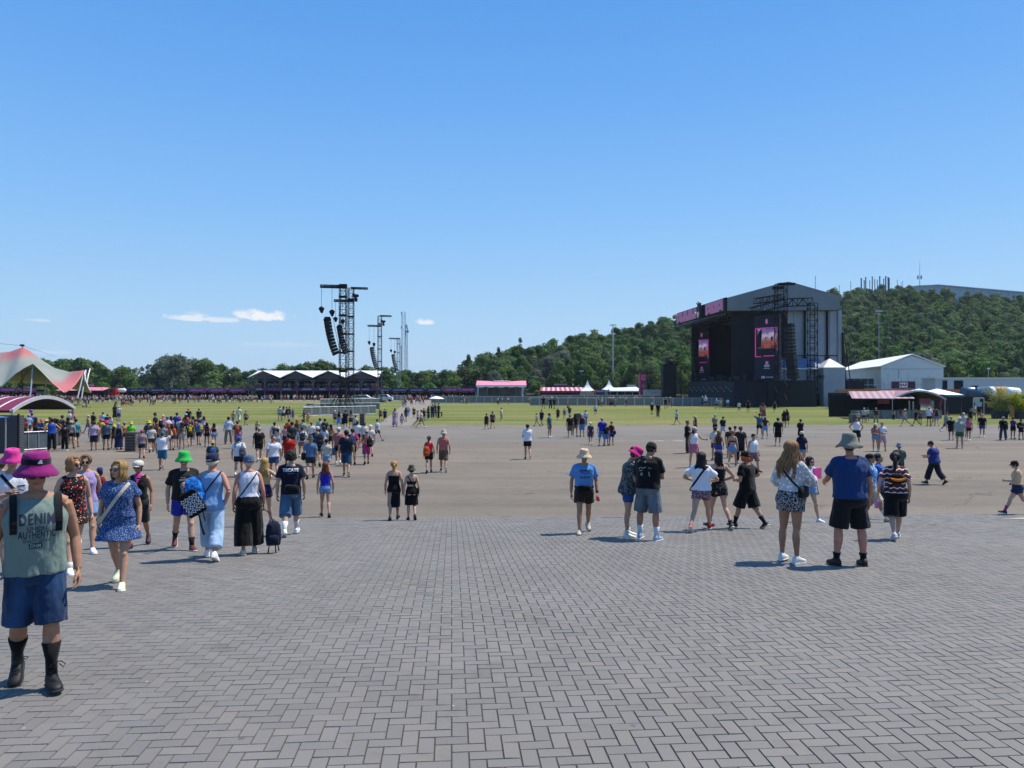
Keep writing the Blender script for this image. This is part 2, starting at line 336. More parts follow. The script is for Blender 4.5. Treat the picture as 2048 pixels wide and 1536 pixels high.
# wooded hill: height field
_hu = np.array([700, 900, 1000, 1100, 1200, 1300, 1380, 1500, 1640, 1700, 1760, 1830, 1900, 2048, 2300, 2700], float)
_hd = np.array([300, 300, 320, 340, 370, 400, 420, 450, 480, 495, 500, 495, 490, 490, 490, 490], float)
_hy = np.array([800, 790, 748, 722, 706, 682, 662, 636, 612, 606, 604, 602, 612, 624, 630, 640], float)   # terrain skyline
def hill(x, y):
    if y < 250: return 0.
    u = 1024+F*x/y; D = np.interp(u, _hu, _hd); h = max(0, 4+(775-np.interp(u, _hu, _hy))/F*D)
    t = min(1, (y-250)/(D-250)); t = t**1.15*(1-.12*math.sin(t*math.pi)); 
    return float(h*t*(1 if y < D else max(.3, 1-(y-D)/600)))
hm, n = newmat("forest floor"); P = n.add("NewGeometry").outputs["Position"]
n.set(n.b, "Base Color", n.ramp(n.noise(P, .15, 5), ((.3, (.018, .028, .01)), (.7, (.04, .055, .018))))); n.b.inputs["Roughness"].default_value = 1
me = grid_mesh("hill", np.linspace(-150, 620, 78), np.linspace(246, 760, 66), lambda x, y: hill(x, y)-.3)
o = link("hill", me, None, [hm]); o['kind'] = 'structure'; me.polygons.foreach_set('use_smooth', [True]*len(me.polygons))

for (a_, c_) in ((1308, 1328), (1345, 1366)):            # two worn painted dashes on the tarmac
    b = MB(); p, q = spot(a_, 882), spot(c_, 882); b.quad((p.x, p.y-.12, gz(p.y)+.004), (q.x, p.y-.12, gz(p.y)+.004), (q.x, p.y+.22, gz(p.y)+.004), (p.x, p.y+.22, gz(p.y)+.004)); o = b.obj("road_marking", mat("worn white paint", (.5, .48, .44), .9, .25, 3)); o['kind'] = 'structure'

# ------------------------------------------------------------------ trees
def leaf_mat(name, a, b, c):
    m, n = newmat(name); t = n.add("Attribute", attribute_name="tone").outputs["Fac"]; oi = n.add("ObjectInfo").outputs["Random"]
    col = n.ramp(t, ((0, a), (.55, b), (1, c)))
    hsv = n.add("HueSaturation"); n.set(hsv, "Color", col); n.set(hsv, "Hue", n.math('ADD', .478, n.math('MULTIPLY', oi, .036))); n.set(hsv, "Value", n.math('ADD', .7, n.math('MULTIPLY', n.math('FRACT', n.math('MULTIPLY', oi, 7.3)), .65))); n.set(hsv, "Saturation", n.math('ADD', .8, n.math('MULTIPLY', n.math('FRACT', n.math('MULTIPLY', oi, 13.7)), .3)))
    n.set(n.b, "Base Color", hsv.outputs[0]); n.b.inputs["Roughness"].default_value = .6; n.b.inputs["Specular IOR Level"].default_value = .25
    tr = n.add("BsdfTranslucent"); n.set(tr, 0, hsv.outputs[0]); mx = n.add("MixShader"); mx.inputs[0].default_value = .38
    n.l.new(n.b.outputs[0], mx.inputs[1]); n.l.new(tr.outputs[0], mx.inputs[2]); n.l.new(mx.outputs[0], n.n["Material Output"].inputs[0]); return m
LEAF = leaf_mat("broad leaves", (.042, .1, .02), (.078, .155, .03), (.14, .215, .042))
LEAFD = leaf_mat("dark needles", (.026, .06, .024), (.045, .09, .034), (.075, .125, .045))
LEAFW = leaf_mat("grey willow leaves", (.08, .115, .07), (.14, .18, .115), (.21, .25, .165))
BARK = mat("bark", (.09, .07, .05), .95, .3, 2)
def crown_arrays(seed, w=7.0, h=9.0, n=2600, leaf=.5, lobes=13, base=.12, shape='round'):
    r = np.random.RandomState(seed); L = []
    for i in range(lobes):
        if shape == 'cone':
            t = r.uniform(.0, 1)**1.2; a = r.uniform(0, 6.28); q = (1-t)*.5*w*r.uniform(.3, .9); c = (math.cos(a)*q, math.sin(a)*q, h*(base+(.92-base)*t)); rad = w*(.1+.2*(1-t))
        else:
            t = r.uniform(0, 1); a = r.uniform(0, 6.28)+i*2.4; rr_ = math.sqrt(max(.05, 1-(2*abs(t-.42))**2.0)); q = .33*w*rr_*r.uniform(.55, 1.15); c = (math.cos(a)*q, math.sin(a)*q, h*(base+.12+(.82-base)*t)); rad = w*r.uniform(.15, .25)*(1.1-.35*t)
        L.append((c, rad, r.uniform(.0, 1)))
    if shape == 'cone': L += [((0, 0, h*(base+(.93-base)*t)), w*(.07+.17*(1-t)), .3) for t in np.linspace(.05, 1, 9)]
    if shape != 'cone': L.append(((0, 0, h*.55), w*.27, .2)); L.append(((r.uniform(-.6, .6), r.uniform(-.6, .6), h*.86), w*.16, .7))
    tot = sum(q[1]**2 for q in L); vs = []; tone = []
    for c, rad, lt in L:
        k = int(n*rad*rad/tot); d = r.normal(size=(k, 3)); d /= np.linalg.norm(d, axis=1)[:, None]
        keep = (d[:, 2] > -.75); d = d[keep]; k = len(d)
        lump = 1+.16*np.sin(d[:, 0]*5+c[0]*3)*np.sin(d[:, 1]*5+c[1])+.12*np.sin(d[:, 2]*7+c[2]*2)
        p = np.array(c)+d*(rad*lump*r.uniform(.72, 1.12, k))[:, None]*np.array([1, 1, .85])
        nm = d+r.normal(size=(k, 3))*.55; nm[:, 2] += .25; nm /= np.linalg.norm(nm, axis=1)[:, None]
        u = np.cross(nm, r.normal(size=(k, 3))); u /= np.linalg.norm(u, axis=1)[:, None]; v = np.cross(nm, u); s = (leaf*r.uniform(.5, 1.15, k))[:, None]
        a_ = s*r.uniform(.35, .6, (k, 1))
        q = np.stack([p-u*s*.5, p+v*a_-nm*s*.1, p+u*s*.55, p-v*a_-nm*s*.1], 1); vs.append(q.reshape(-1, 3))
        tone.append(np.clip(lt*.55+r.normal(.22, .2, k), 0, 1))
    return np.concatenate(vs), np.concatenate(tone)
def crown_mesh(name, m, *a, **k):
    v, t = crown_arrays(*a, **k); nq = len(v)//4; me = bpy.data.meshes.new(name)
    me.from_pydata([tuple(x) for x in v], [], [(4*i, 4*i+1, 4*i+2, 4*i+3) for i in range(nq)])
    at = me.attributes.new("tone", 'FLOAT', 'FACE'); at.data.foreach_set('value', t.astype(np.float32)); me.materials.append(m); return me
def trunk_mesh(seed, h, w):
    r = random.Random(seed); b = MB(); p = [V((0, 0, -.4))]
    for i in range(1, 6): p.append(V((r.uniform(-.15, .15)*i*.5, r.uniform(-.15, .15)*i*.5, h*.75*i/5)))
    b.tube(p, [w*.05, w*.042, w*.036, w*.028, w*.02, w*.008], 7)
    for i in range(7):
        t = r.uniform(.25, .8); q = p[int(t*5)]; a = r.uniform(0, 6.28); l = w*r.uniform(.22, .4)
        b.tube([q, q+V((math.cos(a)*l*.6, math.sin(a)*l*.6, l*.45)), q+V((math.cos(a)*l, math.sin(a)*l, l*1.0))], [w*.02, w*.013, w*.004], 5)
    return b.mesh("trunk", [BARK], True)
TREES = []
for i in range(7):
    s = 40+i; TREES.append((crown_mesh("crown", LEAF, s, w=7.5+(i % 3), h=9.5+(i % 2), n=4300, leaf=.55, lobes=11+i), trunk_mesh(s, 9.5, 7.5)))
for i in range(2): TREES.append((crown_mesh("crown", LEAFD, 60+i, w=5.5, h=11.5, n=3600, leaf=.5, lobes=20, shape='cone'), trunk_mesh(60+i, 11, 5.5)))
TREES.append((crown_mesh("crown", LEAFW, 71, w=10, h=10, n=5200, leaf=.5, lobes=17, base=.02), trunk_mesh(71, 9, 8)))
BUSH = crown_mesh("crown", LEAF, 80, w=7, h=5, n=3000, leaf=.5, lobes=13, base=-.1)
def tree(i, x, y, z, s, label, group, sz=1.0, rz=None, nm="broadleaf_tree"):
    t = empty(nm, label, "tree", (x, y, z), rnd.uniform(0, 6.28) if rz is None else rz, group); t.scale = (s, s, s*sz)
    link("crown", TREES[i][0], t); link("trunk", TREES[i][1], t); return t
tr = random.Random(21)
def skyline(px, tab):
    return float(np.interp(px, [a for a, b in tab], [b for a, b in tab]))
# the belt of trees behind the stalls, left of the hill
belt = [(-200, 730), (0, 725), (110, 716), (150, 713), (185, 720), (215, 735), (270, 736), (292, 722), (310, 722), (345, 712), (372, 716), (400, 718), (425, 722), (450, 738), (500, 738), (560, 733), (600, 729), (640, 722), (700, 731), (760, 733), (800, 738), (850, 738), (905, 741), (940, 742), (958, 735), (965, 716), (1000, 716), (1040, 712), (1075, 700), (1110, 693)]
px = -40
kinds = {290: 7, 305: 8, 350: 9, 365: 9, 385: 9}
while px < 1010:
    D = tr.uniform(262, 292); top = skyline(px, belt)+tr.uniform(-3, 5); H = Z_(top, D); i = tr.randrange(7)
    if 283 < px < 308: i = 7
    elif 325 < px < 392: i = 9
    elif tr.random() < .1: i = 7+tr.randrange(2)
    s = H/(10.2 if i < 7 else 11.6 if i < 9 else 10); nmx = ("dark conifer", "grey-green willow", "leafy green broadleaf")[0 if i in (7, 8) else 1 if i == 9 else 2]
    where = "behind the stretch tent" if px < 200 else "behind the row of blue and purple stalls" if px < 490 else "behind the two-storey terrace" if px < 765 else "beyond the end of the path" if px < 950 else "at the foot of the wooded hill"
    tree(i, X_(px, D), D, -.1, s, f"{nmx} tree standing in the belt {where}", f"{nmx} trees {where}", nm={7: "conifer_tree", 8: "conifer_tree", 9: "willow_tree"}.get(i, "broadleaf_tree"))
    px += tr.uniform(9, 15) if i != 9 else 17
for k in range(34):                        # understorey closing the belt near the ground
    px = -40+k*31; D = tr.uniform(256, 262); o = link("leafy_shrub", BUSH, None); o.location = (X_(px, D), D, -.2); s = tr.uniform(.8, 1.15); o.scale = (s*1.3, s, s); o.rotation_euler.z = tr.uniform(0, 6)
    tag(o, "low leafy shrub filling the foot of the tree belt", "shrub", "shrubs along the foot of the tree belt")
# hillside: the trees along its foot and lower slope singly, the rest as one forest
pts = []
for k in range(14000):
    u = tr.uniform(930, 2330); y = 252+tr.random()**.8*270; D = np.interp(u, _hu, _hd); x = X_(u, y)
    if y > D+18: continue
    sc_ = 5.3+1.9*(y-252)/250
    if any((x-a)**2+(y-b)**2 < sc_**2 for a, b in pts): continue
    pts.append((x, y))
pts.sort(key=lambda p: p[1])
vis = [p for p in pts if 900 < 1024+F*p[0]/p[1] < 2100 and not (1330 < 1024+F*p[0]/p[1] < 1665)]
single = set(vis[:190]); rest = [p for p in pts if p not in single]
for x, y in vis[:190]:
    i = tr.choice((0, 1, 2, 3, 4, 5, 6, 0, 2, 4, 1, 3, 5, 9, 7)) if tr.random() > .06 else 8; u = 1024+F*x/y
    where = "between the tent tops and the stage" if u < 1340 else "right of the tall grey stage" if u < 1900 else "above the white long building"
    kd = "dark conifer" if i in (7, 8) else "pale grey-green" if i == 9 else "green broadleaf"
    tree(i, x, y, hill(x, y)-.4, tr.uniform(.8, 1.3), f"{kd} tree low on the wooded hillside {where}", f"{kd} hillside trees {where}", tr.uniform(.9, 1.15))
protos = bpy.data.collections.new("forest sources")
for i, (c, t) in enumerate(TREES[:9]+TREES[:7]+TREES[:7]):
    o = bpy.data.objects.new("source_tree", c); protos.objects.link(o)
pm_ = bpy.data.meshes.new("hillside_forest"); pm_.from_pydata([(x, y, hill(x, y)-.5) for x, y in rest], [], [])
for nm, f in (("sc", lambda: tr.uniform(.85, 1.3)), ("rz", lambda: tr.uniform(0, 6.28))):
    a = pm_.attributes.new(nm, 'FLOAT', 'POINT'); a.data.foreach_set('value', [f() for _ in rest])
fo = link("hillside_forest", pm_); fo['kind'] = 'stuff'; fo['label'] = "dense mixed forest covering the hill"
ng = bpy.data.node_groups.new("forest", 'GeometryNodeTree'); ng.interface.new_socket("Geometry", in_out='INPUT', socket_type='NodeSocketGeometry'); ng.interface.new_socket("Geometry", in_out='OUTPUT', socket_type='NodeSocketGeometry')
gi = ng.nodes.new("NodeGroupInput"); go = ng.nodes.new("NodeGroupOutput"); ci = ng.nodes.new("GeometryNodeCollectionInfo"); ci.inputs[0].default_value = protos; ci.inputs[1].default_value = True; ci.inputs[2].default_value = True
ip = ng.nodes.new("GeometryNodeInstanceOnPoints"); ip.inputs["Pick Instance"].default_value = True
def gattr(nm):
    q = ng.nodes.new("GeometryNodeInputNamedAttribute"); q.data_type = 'FLOAT'; q.inputs[0].default_value = nm; return q.outputs[0]
cx = ng.nodes.new("ShaderNodeCombineXYZ"); ng.links.new(gattr("rz"), cx.inputs[2]); ng.links.new(gi.outputs[0], ip.inputs["Points"]); ng.links.new(ci.outputs[0], ip.inputs["Instance"])
ng.links.new(cx.outputs[0], ip.inputs["Rotation"]); ng.links.new(gattr("sc"), ip.inputs["Scale"]); ng.links.new(ip.outputs[0], go.inputs[0])
fo.modifiers.new("forest", 'NODES').node_group = ng

# ------------------------------------------------------------------ materials for the built things
BLK = mat("black steel", (.012, .012, .016), .7, .3, 2, spec=.15); BLKF = mat("black scrim", (.012, .013, .02), .85, .25, .6); STEEL = mat("galvanised steel", (.42, .43, .45), .45, .15, 2, metal=.6)
DGREY = mat("dark grey cloth", (.035, .037, .045), .8, .2, .8); GREYT = mat("grey roof tarpaulin", (.18, .195, .215), .6, .1, .25); WALLT = mat("pale grey tarpaulin", (.29, .315, .36), .6, .1, .3)
WHT = mat("white tarpaulin", (.74, .75, .77), .5, .05, .4); OFFW = mat("off white panel", (.6, .61, .63), .55, .06, .3); PINKP = mat("pink letter board", (.74, .22, .38), .6, .08, .6)
PURP = mat("purple banner", (.2, .045, .19), .7, .12, .5); NAVY = mat("navy banner", (.018, .03, .1), .7, .15, .5); LPURP = mat("mauve lettering", (.42, .2, .42), .7, .2, 2); LBLUE = mat("pale blue lettering", (.2, .26, .42), .7, .2, 2)
MAROON = mat("maroon awning", (.17, .018, .045), .55, .12, .6); PINKA = mat("pink awning", (.62, .2, .26), .55, .1, .4); ORANGE = mat("orange paint", (.6, .13, .03), .5, .2, .8); REDP = mat("red paint", (.4, .02, .02), .4, .1, 1)
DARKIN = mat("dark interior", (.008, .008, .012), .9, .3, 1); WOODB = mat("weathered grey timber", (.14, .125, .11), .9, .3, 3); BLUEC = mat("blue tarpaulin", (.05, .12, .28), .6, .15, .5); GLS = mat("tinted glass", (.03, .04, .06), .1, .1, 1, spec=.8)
TIMB = mat("grey timber frame", (.1, .1, .11), .8, .2, 1); ALU = mat("aluminium truss", (.36, .38, .42), .4, .1, 1, metal=.4)
def part(b, nm, m, root, smooth=False): return b.obj(nm, m, root, smooth)
def put_text(s, size, m, root, loc, rot=(R(90), 0, 0), nm="lettering", ext=.01, sp=1.0, bold=0.0):
    me = text_mesh(s, size, ext, spacing=sp, bold=bold); o = link(nm, me, root, [m]); o.location = loc; o.rotation_euler = rot; return o

# ------------------------------------------------------------------ main stage (faces left; its gable end faces us)
SX0, SX1, SY0, SY1 = 47.0, 71.5, 165.0, 199.0; HE = 20.8; HT = 23.6
st = empty("concert_stage", "huge black festival stage with grey gabled roof and pink letter boards along its front edge", "stage", (59, 182, 0))
def P_(*p): return tuple(a-b for a, b in zip(p, (59, 182, 0)))
b = MB()
pk = (SX0+SX1)/2+1.0; HP = 27.0
out = [(SX0, HE), (SX1-.6, HE+.1), (SX1, HE+.9), (SX1, 24.0), (pk+1.3, HP-.15), (pk, HP+.1), (pk-1.4, HP-.15), (SX0, HT)]
rings = [[P_(x, y, z) for x, z in out] for y in (SY0-1.5, SY0+1, (SY0+SY1)/2, SY1)]
b.loft(rings); part(b, "roof", GREYT, st)
b = MB()                                            # front fascia boards
f0, f1 = V(P_(SX0-.35, SY0-1.2, 0)), V(P_(SX0-3.2, SY1, 0))
def fp(t, z): p = f0.lerp(f1, t); return V((p.x, p.y, z))
b.loft([[fp(t, z)+V((dx, 0, 0)) for dx, z in ((0, 20.7), (.4, 20.7), (.4, 23.7), (0, 23.7))] for t in (0, 1)]); part(b, "fascia", BLK, st)
segs = [(.035, .135), (.137, .24), (.242, .35), (.545, .66), (.662, .775), (.777, .885), (.887, .99)]
for i, (t0, t1) in enumerate(segs):
    b = MB(); q = [fp(t0, 20.9), fp(t1, 20.9), fp(t1, 23.5), fp(t0, 23.5)]; b.loft([[p+V((-.25, 0, 0)) for p in q], [p+V((-.02, 0, 0)) for p in q]]); lb = part(b, "letter_board", PINKP, st)
    b = MB(); c = fp((t0+t1)/2, 22.35)+V((-.3, 0, 0))
    if i in (0, 1, 2, 6): b.box(c, (.1, .3, .3))
    if i in (0, 2, 6): b.box(fp(t0+.35*(t1-t0), 21.05)+V((-.3, 0, 0)), (.1, 1.3, .28))
    if i in (3, 4, 5): b.box(fp((t0+t1)/2, 22.9)+V((-.3, 0, 0)), (.1, .12, 1.2))
    part(b, "letter_counter", BLK, lb)
b = MB(); b.box(fp(.45, 22.4)+V((-.5, 0, 0)), (.5, 1.9, 3.6)); part(b, "emblem_board", DGREY, st)
b = MB()
for t, z, r in ((.43, 24.4, .38), (.46, 24.2, .3), (.44, 21.4, .75), (.49, 21.9, .35)): b.ell(fp(t, z)+V((-.9, 0, 0)), (.25, r, r))
part(b, "lamp_globe", mat("frosted lamp globe", (.8, .74, .62), .4, .05), st, True)
b = MB()                                             # lighting truss with lamps under the front edge
b.truss(P_(SX0+.2, SY0, 20.0), P_(SX0-1.2, SY1-1, 20.0), .7, 1.2, .05, .03); b.truss(P_(SX0+2, SY0+2, 19.4), P_(SX0+2, SY1-2, 19.4), .7, 1.2, .05, .03); part(b, "lighting_truss", BLK, st)
b = MB()
for k in range(22): t = k/21; p = f0.lerp(f1, .03+.94*t); b.tube([(p.x+.3, p.y, 20.4), (p.x+.1, p.y, 20.0)], [.2, .28], 8)
part(b, "stage_lamp", mat("lamp can", (.16, .15, .15), .3, .3, 1, metal=.6), st)
b = MB()
b.box(P_(62, 182, 2.75), (30, 36, 5.5)); b.box(P_(50, 161.5, 2.6), (8, 12, 5.2)); b.box(P_(58, 156.5, 2.75), (10, 3, 5.5)); part(b, "stage_deck", BLKF, st)
b = MB(); b.box(P_(69.5, 182, 13), (.4, 33, 15.5)); b.box(P_(58, SY1-.6, 13), (21, .4, 15.5)); b.box(P_(58.5, SY0+.6, 13), (20, .3, 15.5)); part(b, "black_drape", DARKIN, st)
b = MB()
for k in range(9):
    x0 = 60.6+k*1.33; b.box(P_(x0+.65, SY0+.05-.12*(k % 2), 13), (1.31, .14, 15.6))
b.box(P_(72.0, SY0+4, 12.5), (.8, 9, 17)); part(b, "side_wall", WALLT, st)
b = MB()
for x in (64.3, 69.2): b.tube([P_(x, SY0-.4, 5.5), P_(x, SY0-.4, 20.9)], .24, 8)
b.box(P_(66.5, SY0-.2, 11.0), (11, .1, .18)); b.box(P_(64.3, SY0-.45, 8.2), (.9, .3, 5)); b.box(P_(69.2, SY0-.45, 8.2), (.9, .3, 5)); part(b, "column", BLK, st)
b = MB(); b.tube([P_(72.6, SY0-1, 16), P_(74.6, SY0-1, 1)], .1, 6); b.loft([[P_(72.3, SY0-1, z), P_(72.3, SY0+1, z), P_(72.4+dx, SY0+1, z), P_(72.4+dx, SY0-1, z)] for z, dx in ((1, 1.1), (16, .05))]); part(b, "brace", BLKF, st)
b = MB()
for k in range(40):
    r_ = random.Random(k); b.box(P_(r_.uniform(48.5, 66), r_.uniform(158, 198), 5.5+r_.uniform(.3, 1.0)), (r_.uniform(.4, 1.3), r_.uniform(.4, 1.6), r_.uniform(.6, 2.0)))
part(b, "backline_crate", mat("road case", (.03, .03, .034), .6, .3, 1), st)
b = MB()
for k in range(26): b.box(P_(45.8, 157+k*1.6, 3.2+.4*(k % 3)), (.2, .25, .2))
part(b, "monitor_lamp", mat("small lamp faces", (.3, .3, .33), .3), st)
# screens
def screen(nm, x, y, w_, z0, z1, ang, side):
    s = empty("screen_tower", f"dark banner tower with pink-framed picture, {side} side of stage", "screen", (x, y, 0), ang)
    b = MB(); b.box((0, .45, (z0+z1)/2), (w_, .8, z1-z0)); part(b, "tower_cloth", mat("night blue scrim", (.012, .014, .034), .8, .2, .5), s)
    h = z1-z0; a, c = z0+h*.36, z0+h*.80
    b = MB()
    L = w_*.44; fw = .16
    b.box((-L, -.02, (a+c)/2), (fw, .1, c-a)); b.box((L, -.02, a+(c-a)*.6), (fw, .1, (c-a)*.8)); b.box((0, -.02, c), (2*L, .1, fw)); b.box((-L*.75, -.02, a), (L*.5, .1, fw)); b.box((.25*L, -.02, a+.1), (L*1.0, .1, fw))
    part(b, "pink_frame", mat("pink light strip", (.75, .04, .3), .5, .05, 1, emit=.28), s)
    m, g = newmat("led picture"); o = g.add("TexCoord").outputs["Generated"]; sp = g.add("SeparateXYZ"); g.l.new(o, sp.inputs[0]); 
    sky_ = g.ramp(sp.outputs[2], ((0, (.02, .02, .05)), (.28, (.05, .03, .06)), (.36, (.16, .04, .04)), (.5, (.24, .08, .08)), (.6, (.3, .18, .26)), (.8, (.2, .17, .4)), (1, (.1, .09, .34))))
    ns = g.noise(o, 3.5, 5); sky_ = g.mix(g.math('MULTIPLY', g.math('GREATER_THAN', ns, .56), g.math('GREATER_THAN', sp.outputs[2], .6)), sky_, (.5, .4, .52))
    g.set(g.b, "Base Color", (0, 0, 0, 1)); g.set(g.b, "Emission Color", sky_); g.b.inputs["Emission Strength"].default_value = .55
    b = MB(); b.box((.04*w_, .03, (a+c)/2+.05), (2*L*.9, .04, (c-a)*.93)); part(b, "led_picture", m, s)
    b = MB(); b.tube([(-L*.72, -.02, a+h*.15), (-L*.66, -.02, a+h*.3), (-L*.5, -.02, c-h*.03)], [.5, .62, .25], 8, flat=.2); b.box((0, .0, a+h*.07), (2*L*.85, .03, h*.1)); b.bar((-.2, -.02, a+h*.3), (-.05, -.02, a+h*.24), .12); b.box((L*.5, -.01, a+h*.27), (.4, .04, .8)); part(b, "picture_silhouette", mat("picture dark shape", (.012, .012, .02), .9), s)
    b = MB(); b.box((.15, -.01, a+h*.165), (1.5, .05, h*.07)); b.box((L*.75, -.01, a+h*.2), (L*.5, .05, h*.05)); part(b, "picture_building", mat("picture orange block", (.4, .08, .04), .8, .2, 2, emit=.3), s)
    b = MB(); b.ell((.05, -.02, z0+h*.9), (.28, .06, .55)); part(b, "emblem", mat("pink emblem", (.7, .17, .33), .6, .05, 1, emit=.15), s, True)
    b = MB(); b.box((.1, -.02, z0+h*.262), (.6, .06, .6)); part(b, "logo_block", mat("pink emblem", (.7, .17, .33)), s)
    b = MB(); b.box((.1, -.02, z0+h*.215), (1.2, .06, .5)); b.box((.1, -.02, z0+h*.175), (1.4, .06, .14)); b.box((-.75, -.02, z0+h*.04), (.8, .06, .5)); b.box((.7, -.02, z0+h*.04), (1.6, .06, .16)); part(b, "sponsor_lettering", mat("pale lettering", (.45, .42, .5), .7), s)
    return s
screen("screen", X_(1533, 155), 155, 5.6, 5.6, 19.0, R(-48), "near"); screen("screen", X_(1403, 197.5), 197.5, 4.6, 5.6, 19.2, R(-48), "far")
# scaffold towers and roof girders beside the stage
def scaffold(px, D, z0, z1, w_, label):
    t = empty("scaffold_tower", label, "scaffold", (X_(px, D), D, 0)); b = MB(); b.truss((0, 0, z0), (0, 0, z1), w_, w_*.75, .06, .035)
    part(b, "lattice", BLK, t); return t
t = scaffold(1562, 152, 0, 25.0, 1.9, "black lattice scaffold tower standing at the near corner of the stage mouth")
b = MB(); b.truss((-5, 4, 19.8), (1, 0, 21.3), 1.4, 1.2, .06, .04); b.truss((.8, 0, 21.2), (6.8, 2, 21.6), 1.5, 1.2, .06, .04); b.truss((-2.6, 8, 22.4), (.4, .5, 22.4), 1.1, 1.0, .05, .035); part(b, "girder", BLK, t)
b = MB(); b.box((1.1, 0, 25.0), (3.2, 1.4, .35)); b.box((-.6, 0, 24.2), (2.0, 1.2, .5)); part(b, "platform", BLK, t)
for k in range(14):
    pass
scaffold(1625, 160, 0, 22.0, 1.6, "slim black lattice tower in front of the grey side wall of the stage")
def line_array(px, D, ztop, n_, h, wd, curve, label, face, group=None, detail=True, tilt0=R(3)):
    a = empty("line_array_speaker", label, "loudspeaker", (X_(px, D), D, ztop), face, group)
    p = V((0, 0, 0)); ang = tilt0
    b = MB(); b.box((0, .1, .12), (wd*.9, .9, .16)); part(b, "fly_frame", BLK, a)
    for k in range(n_):
        d = V((0, math.sin(ang), -math.cos(ang))); c = p+d*h/2; u = V((0, math.cos(ang), math.sin(ang)))
        b = MB(); hw = wd/2; f_, bk = -.5, .62
        pts = [c+u*f_+d*(-h*.48), c+u*f_+d*h*.48, c+u*bk+d*h*.36, c+u*bk-d*h*.36]
        b.loft([[q+V((-hw, 0, 0)) for q in pts], [q+V((hw, 0, 0)) for q in pts]]); b.box(c+u*(f_-.02)+V((0, 0, 0)), (wd*.5, .03, h*.6)); part(b, "cabinet", BLKF if k % 2 else BLK, a)
        p = p+d*h; ang += curve*(.4+1.2*k/n_)
    return a
line_array(1578, 149, 16.5, 16, .68, 1.9, R(1.0), "tall black line array hanging beside the near screen of the stage", R(-55))
line_array(1387, 196, 15.5, 14, .7, 1.2, R(.8), "black line array hanging at the far corner of the stage", R(-75))
# backstage: small white tents, rails, black fences, side screen
def gable_tent(nm, label, px0, px1, D, depth, ze, zr, m=WHT, cat="tent", base=0, side=None, group=None, ridge_x=True):
    x0, x1 = X_(px0, D), X_(px1, D); t = empty(nm, label, cat, ((x0+x1)/2, D, base), 0, group); hw = (x1-x0)/2
    b = MB(); b.box((0, depth/2, ze/2), (2*hw-.1, depth-.1, ze)); part(b, "wall", side or m, t)
    b = MB(); b.loft([[(-hw, 0, ze-.15), (hw, 0, ze-.15), (hw, depth, ze-.15), (-hw, depth, ze-.15)], [(-hw, 0, ze+.05), (hw, 0, ze+.05), (hw, depth, ze+.05), (-hw, depth, ze+.05)], [(-hw*.3, depth*.35, ze+(zr-ze)*.75), (hw*.3, depth*.35, ze+(zr-ze)*.75), (hw*.3, depth*.65, ze+(zr-ze)*.75), (-hw*.3, depth*.65, ze+(zr-ze)*.75)], [(-.05, depth*.48, zr), (.05, depth*.48, zr), (.05, depth*.52, zr), (-.05, depth*.52, zr)]]); part(b, "roof", m, t); return t
gable_tent("backstage_tent", "grey-white square tent with pointed roof at the foot of the stage side wall", 1647, 1691, 158, 5, 8.2, 10.2, mat("greyish tent cloth", (.5, .51, .54), .6, .05, .4), side=WALLT, base=0)
t = empty("backstage_tent", "long low tent with sloping blue-grey roof beside the stage's grey wall", "tent", (X_(1604, 161), 161, 0)); b = MB(); b.box((0, 1.5, 4.1), (9.6, 3, 8.2)); part(b, "wall", WALLT, t)
b = MB(); b.loft([[(x, -.3, 8.0), (x, -.3, 8.35), (x, 3.4, 10.4), (x, 3.4, 10.0)] for x in (-5.0, 5.0)]); part(b, "roof", mat("blue grey tent cloth", (.13, .2, .34), .55, .1, .4), t)
b = MB()
for x in (-5, -1.7, 1.7): b.tube([(x, -.35, 8.1), (x+1.7, -.4, 7.95), (x+3.3, -.35, 8.1)], [.2, .16, .2], 6)
part(b, "valance", WHT, t)
b = MB(); 
t = empty("side_screen_tower", "dark square scaffold tower wrapped in black scrim left of the stage", "scaffold", (X_(1344, 205), 205, 0)); b = MB(); b.box((-.9, 0, 5.6), (3.6, 3, 9.6)); part(b, "scrim", BLKF, t)
b = MB(); b.truss((1.7, 0, 0), (1.7, 0, 10.2), 1.4, 1.3, .05, .03); b.bar((-2.5, -1.6, 10.4), (2.3, -1.6, 10.4), .12); part(b, "lattice", BLK, t)
b = MB(); b.ell((-.4, 0, 10.9), (.9, .8, .8)); part(b, "lamp_head", BLK, t, True)
def panel_run(px0, y0, px1, y1, n_, h, base, nm, label, cat, m, group, frame=BLK, thick=.06, posts=True):
    """row of identical fence panels; each panel is a thing"""
    D0, D1 = F*(CAMZ-base)/(y0-HY), F*(CAMZ-base)/(y1-HY); A, B_ = V((X_(px0, D0), D0, base)), V((X_(px1, D1), D1, base)); first = None
    for k in range(n_):
        p, q = A.lerp(B_, k/n_), A.lerp(B_, (k+1)/n_); c = (p+q)/2; a = math.atan2((q-p).y, (q-p).x); L = (q-p).length
        if first is None:
            first = empty(nm, label, cat, c, a, group); b = MB(); b.box((0, 0, h*.52), (L-.12, .03, h*.9)); part(b, "infill", m, first)
            b = MB()
            for x in (-L/2+.06, L/2-.06): b.tube([(x, 0, 0), (x, 0, h)], .045, 6)
            b.tube([(-L/2, 0, h), (L/2, 0, h)], .045, 6); b.tube([(-L/2, 0, .12), (L/2, 0, .12)], .04, 6)
            b.box((-L/2+.06, 0, .03), (.1, .6, .06)); b.box((L/2-.06, 0, .03), (.1, .6, .06)); part(b, "frame", frame, first)
        else: o = copy_tree(first); o.location = c; o.rotation_euler.z = a
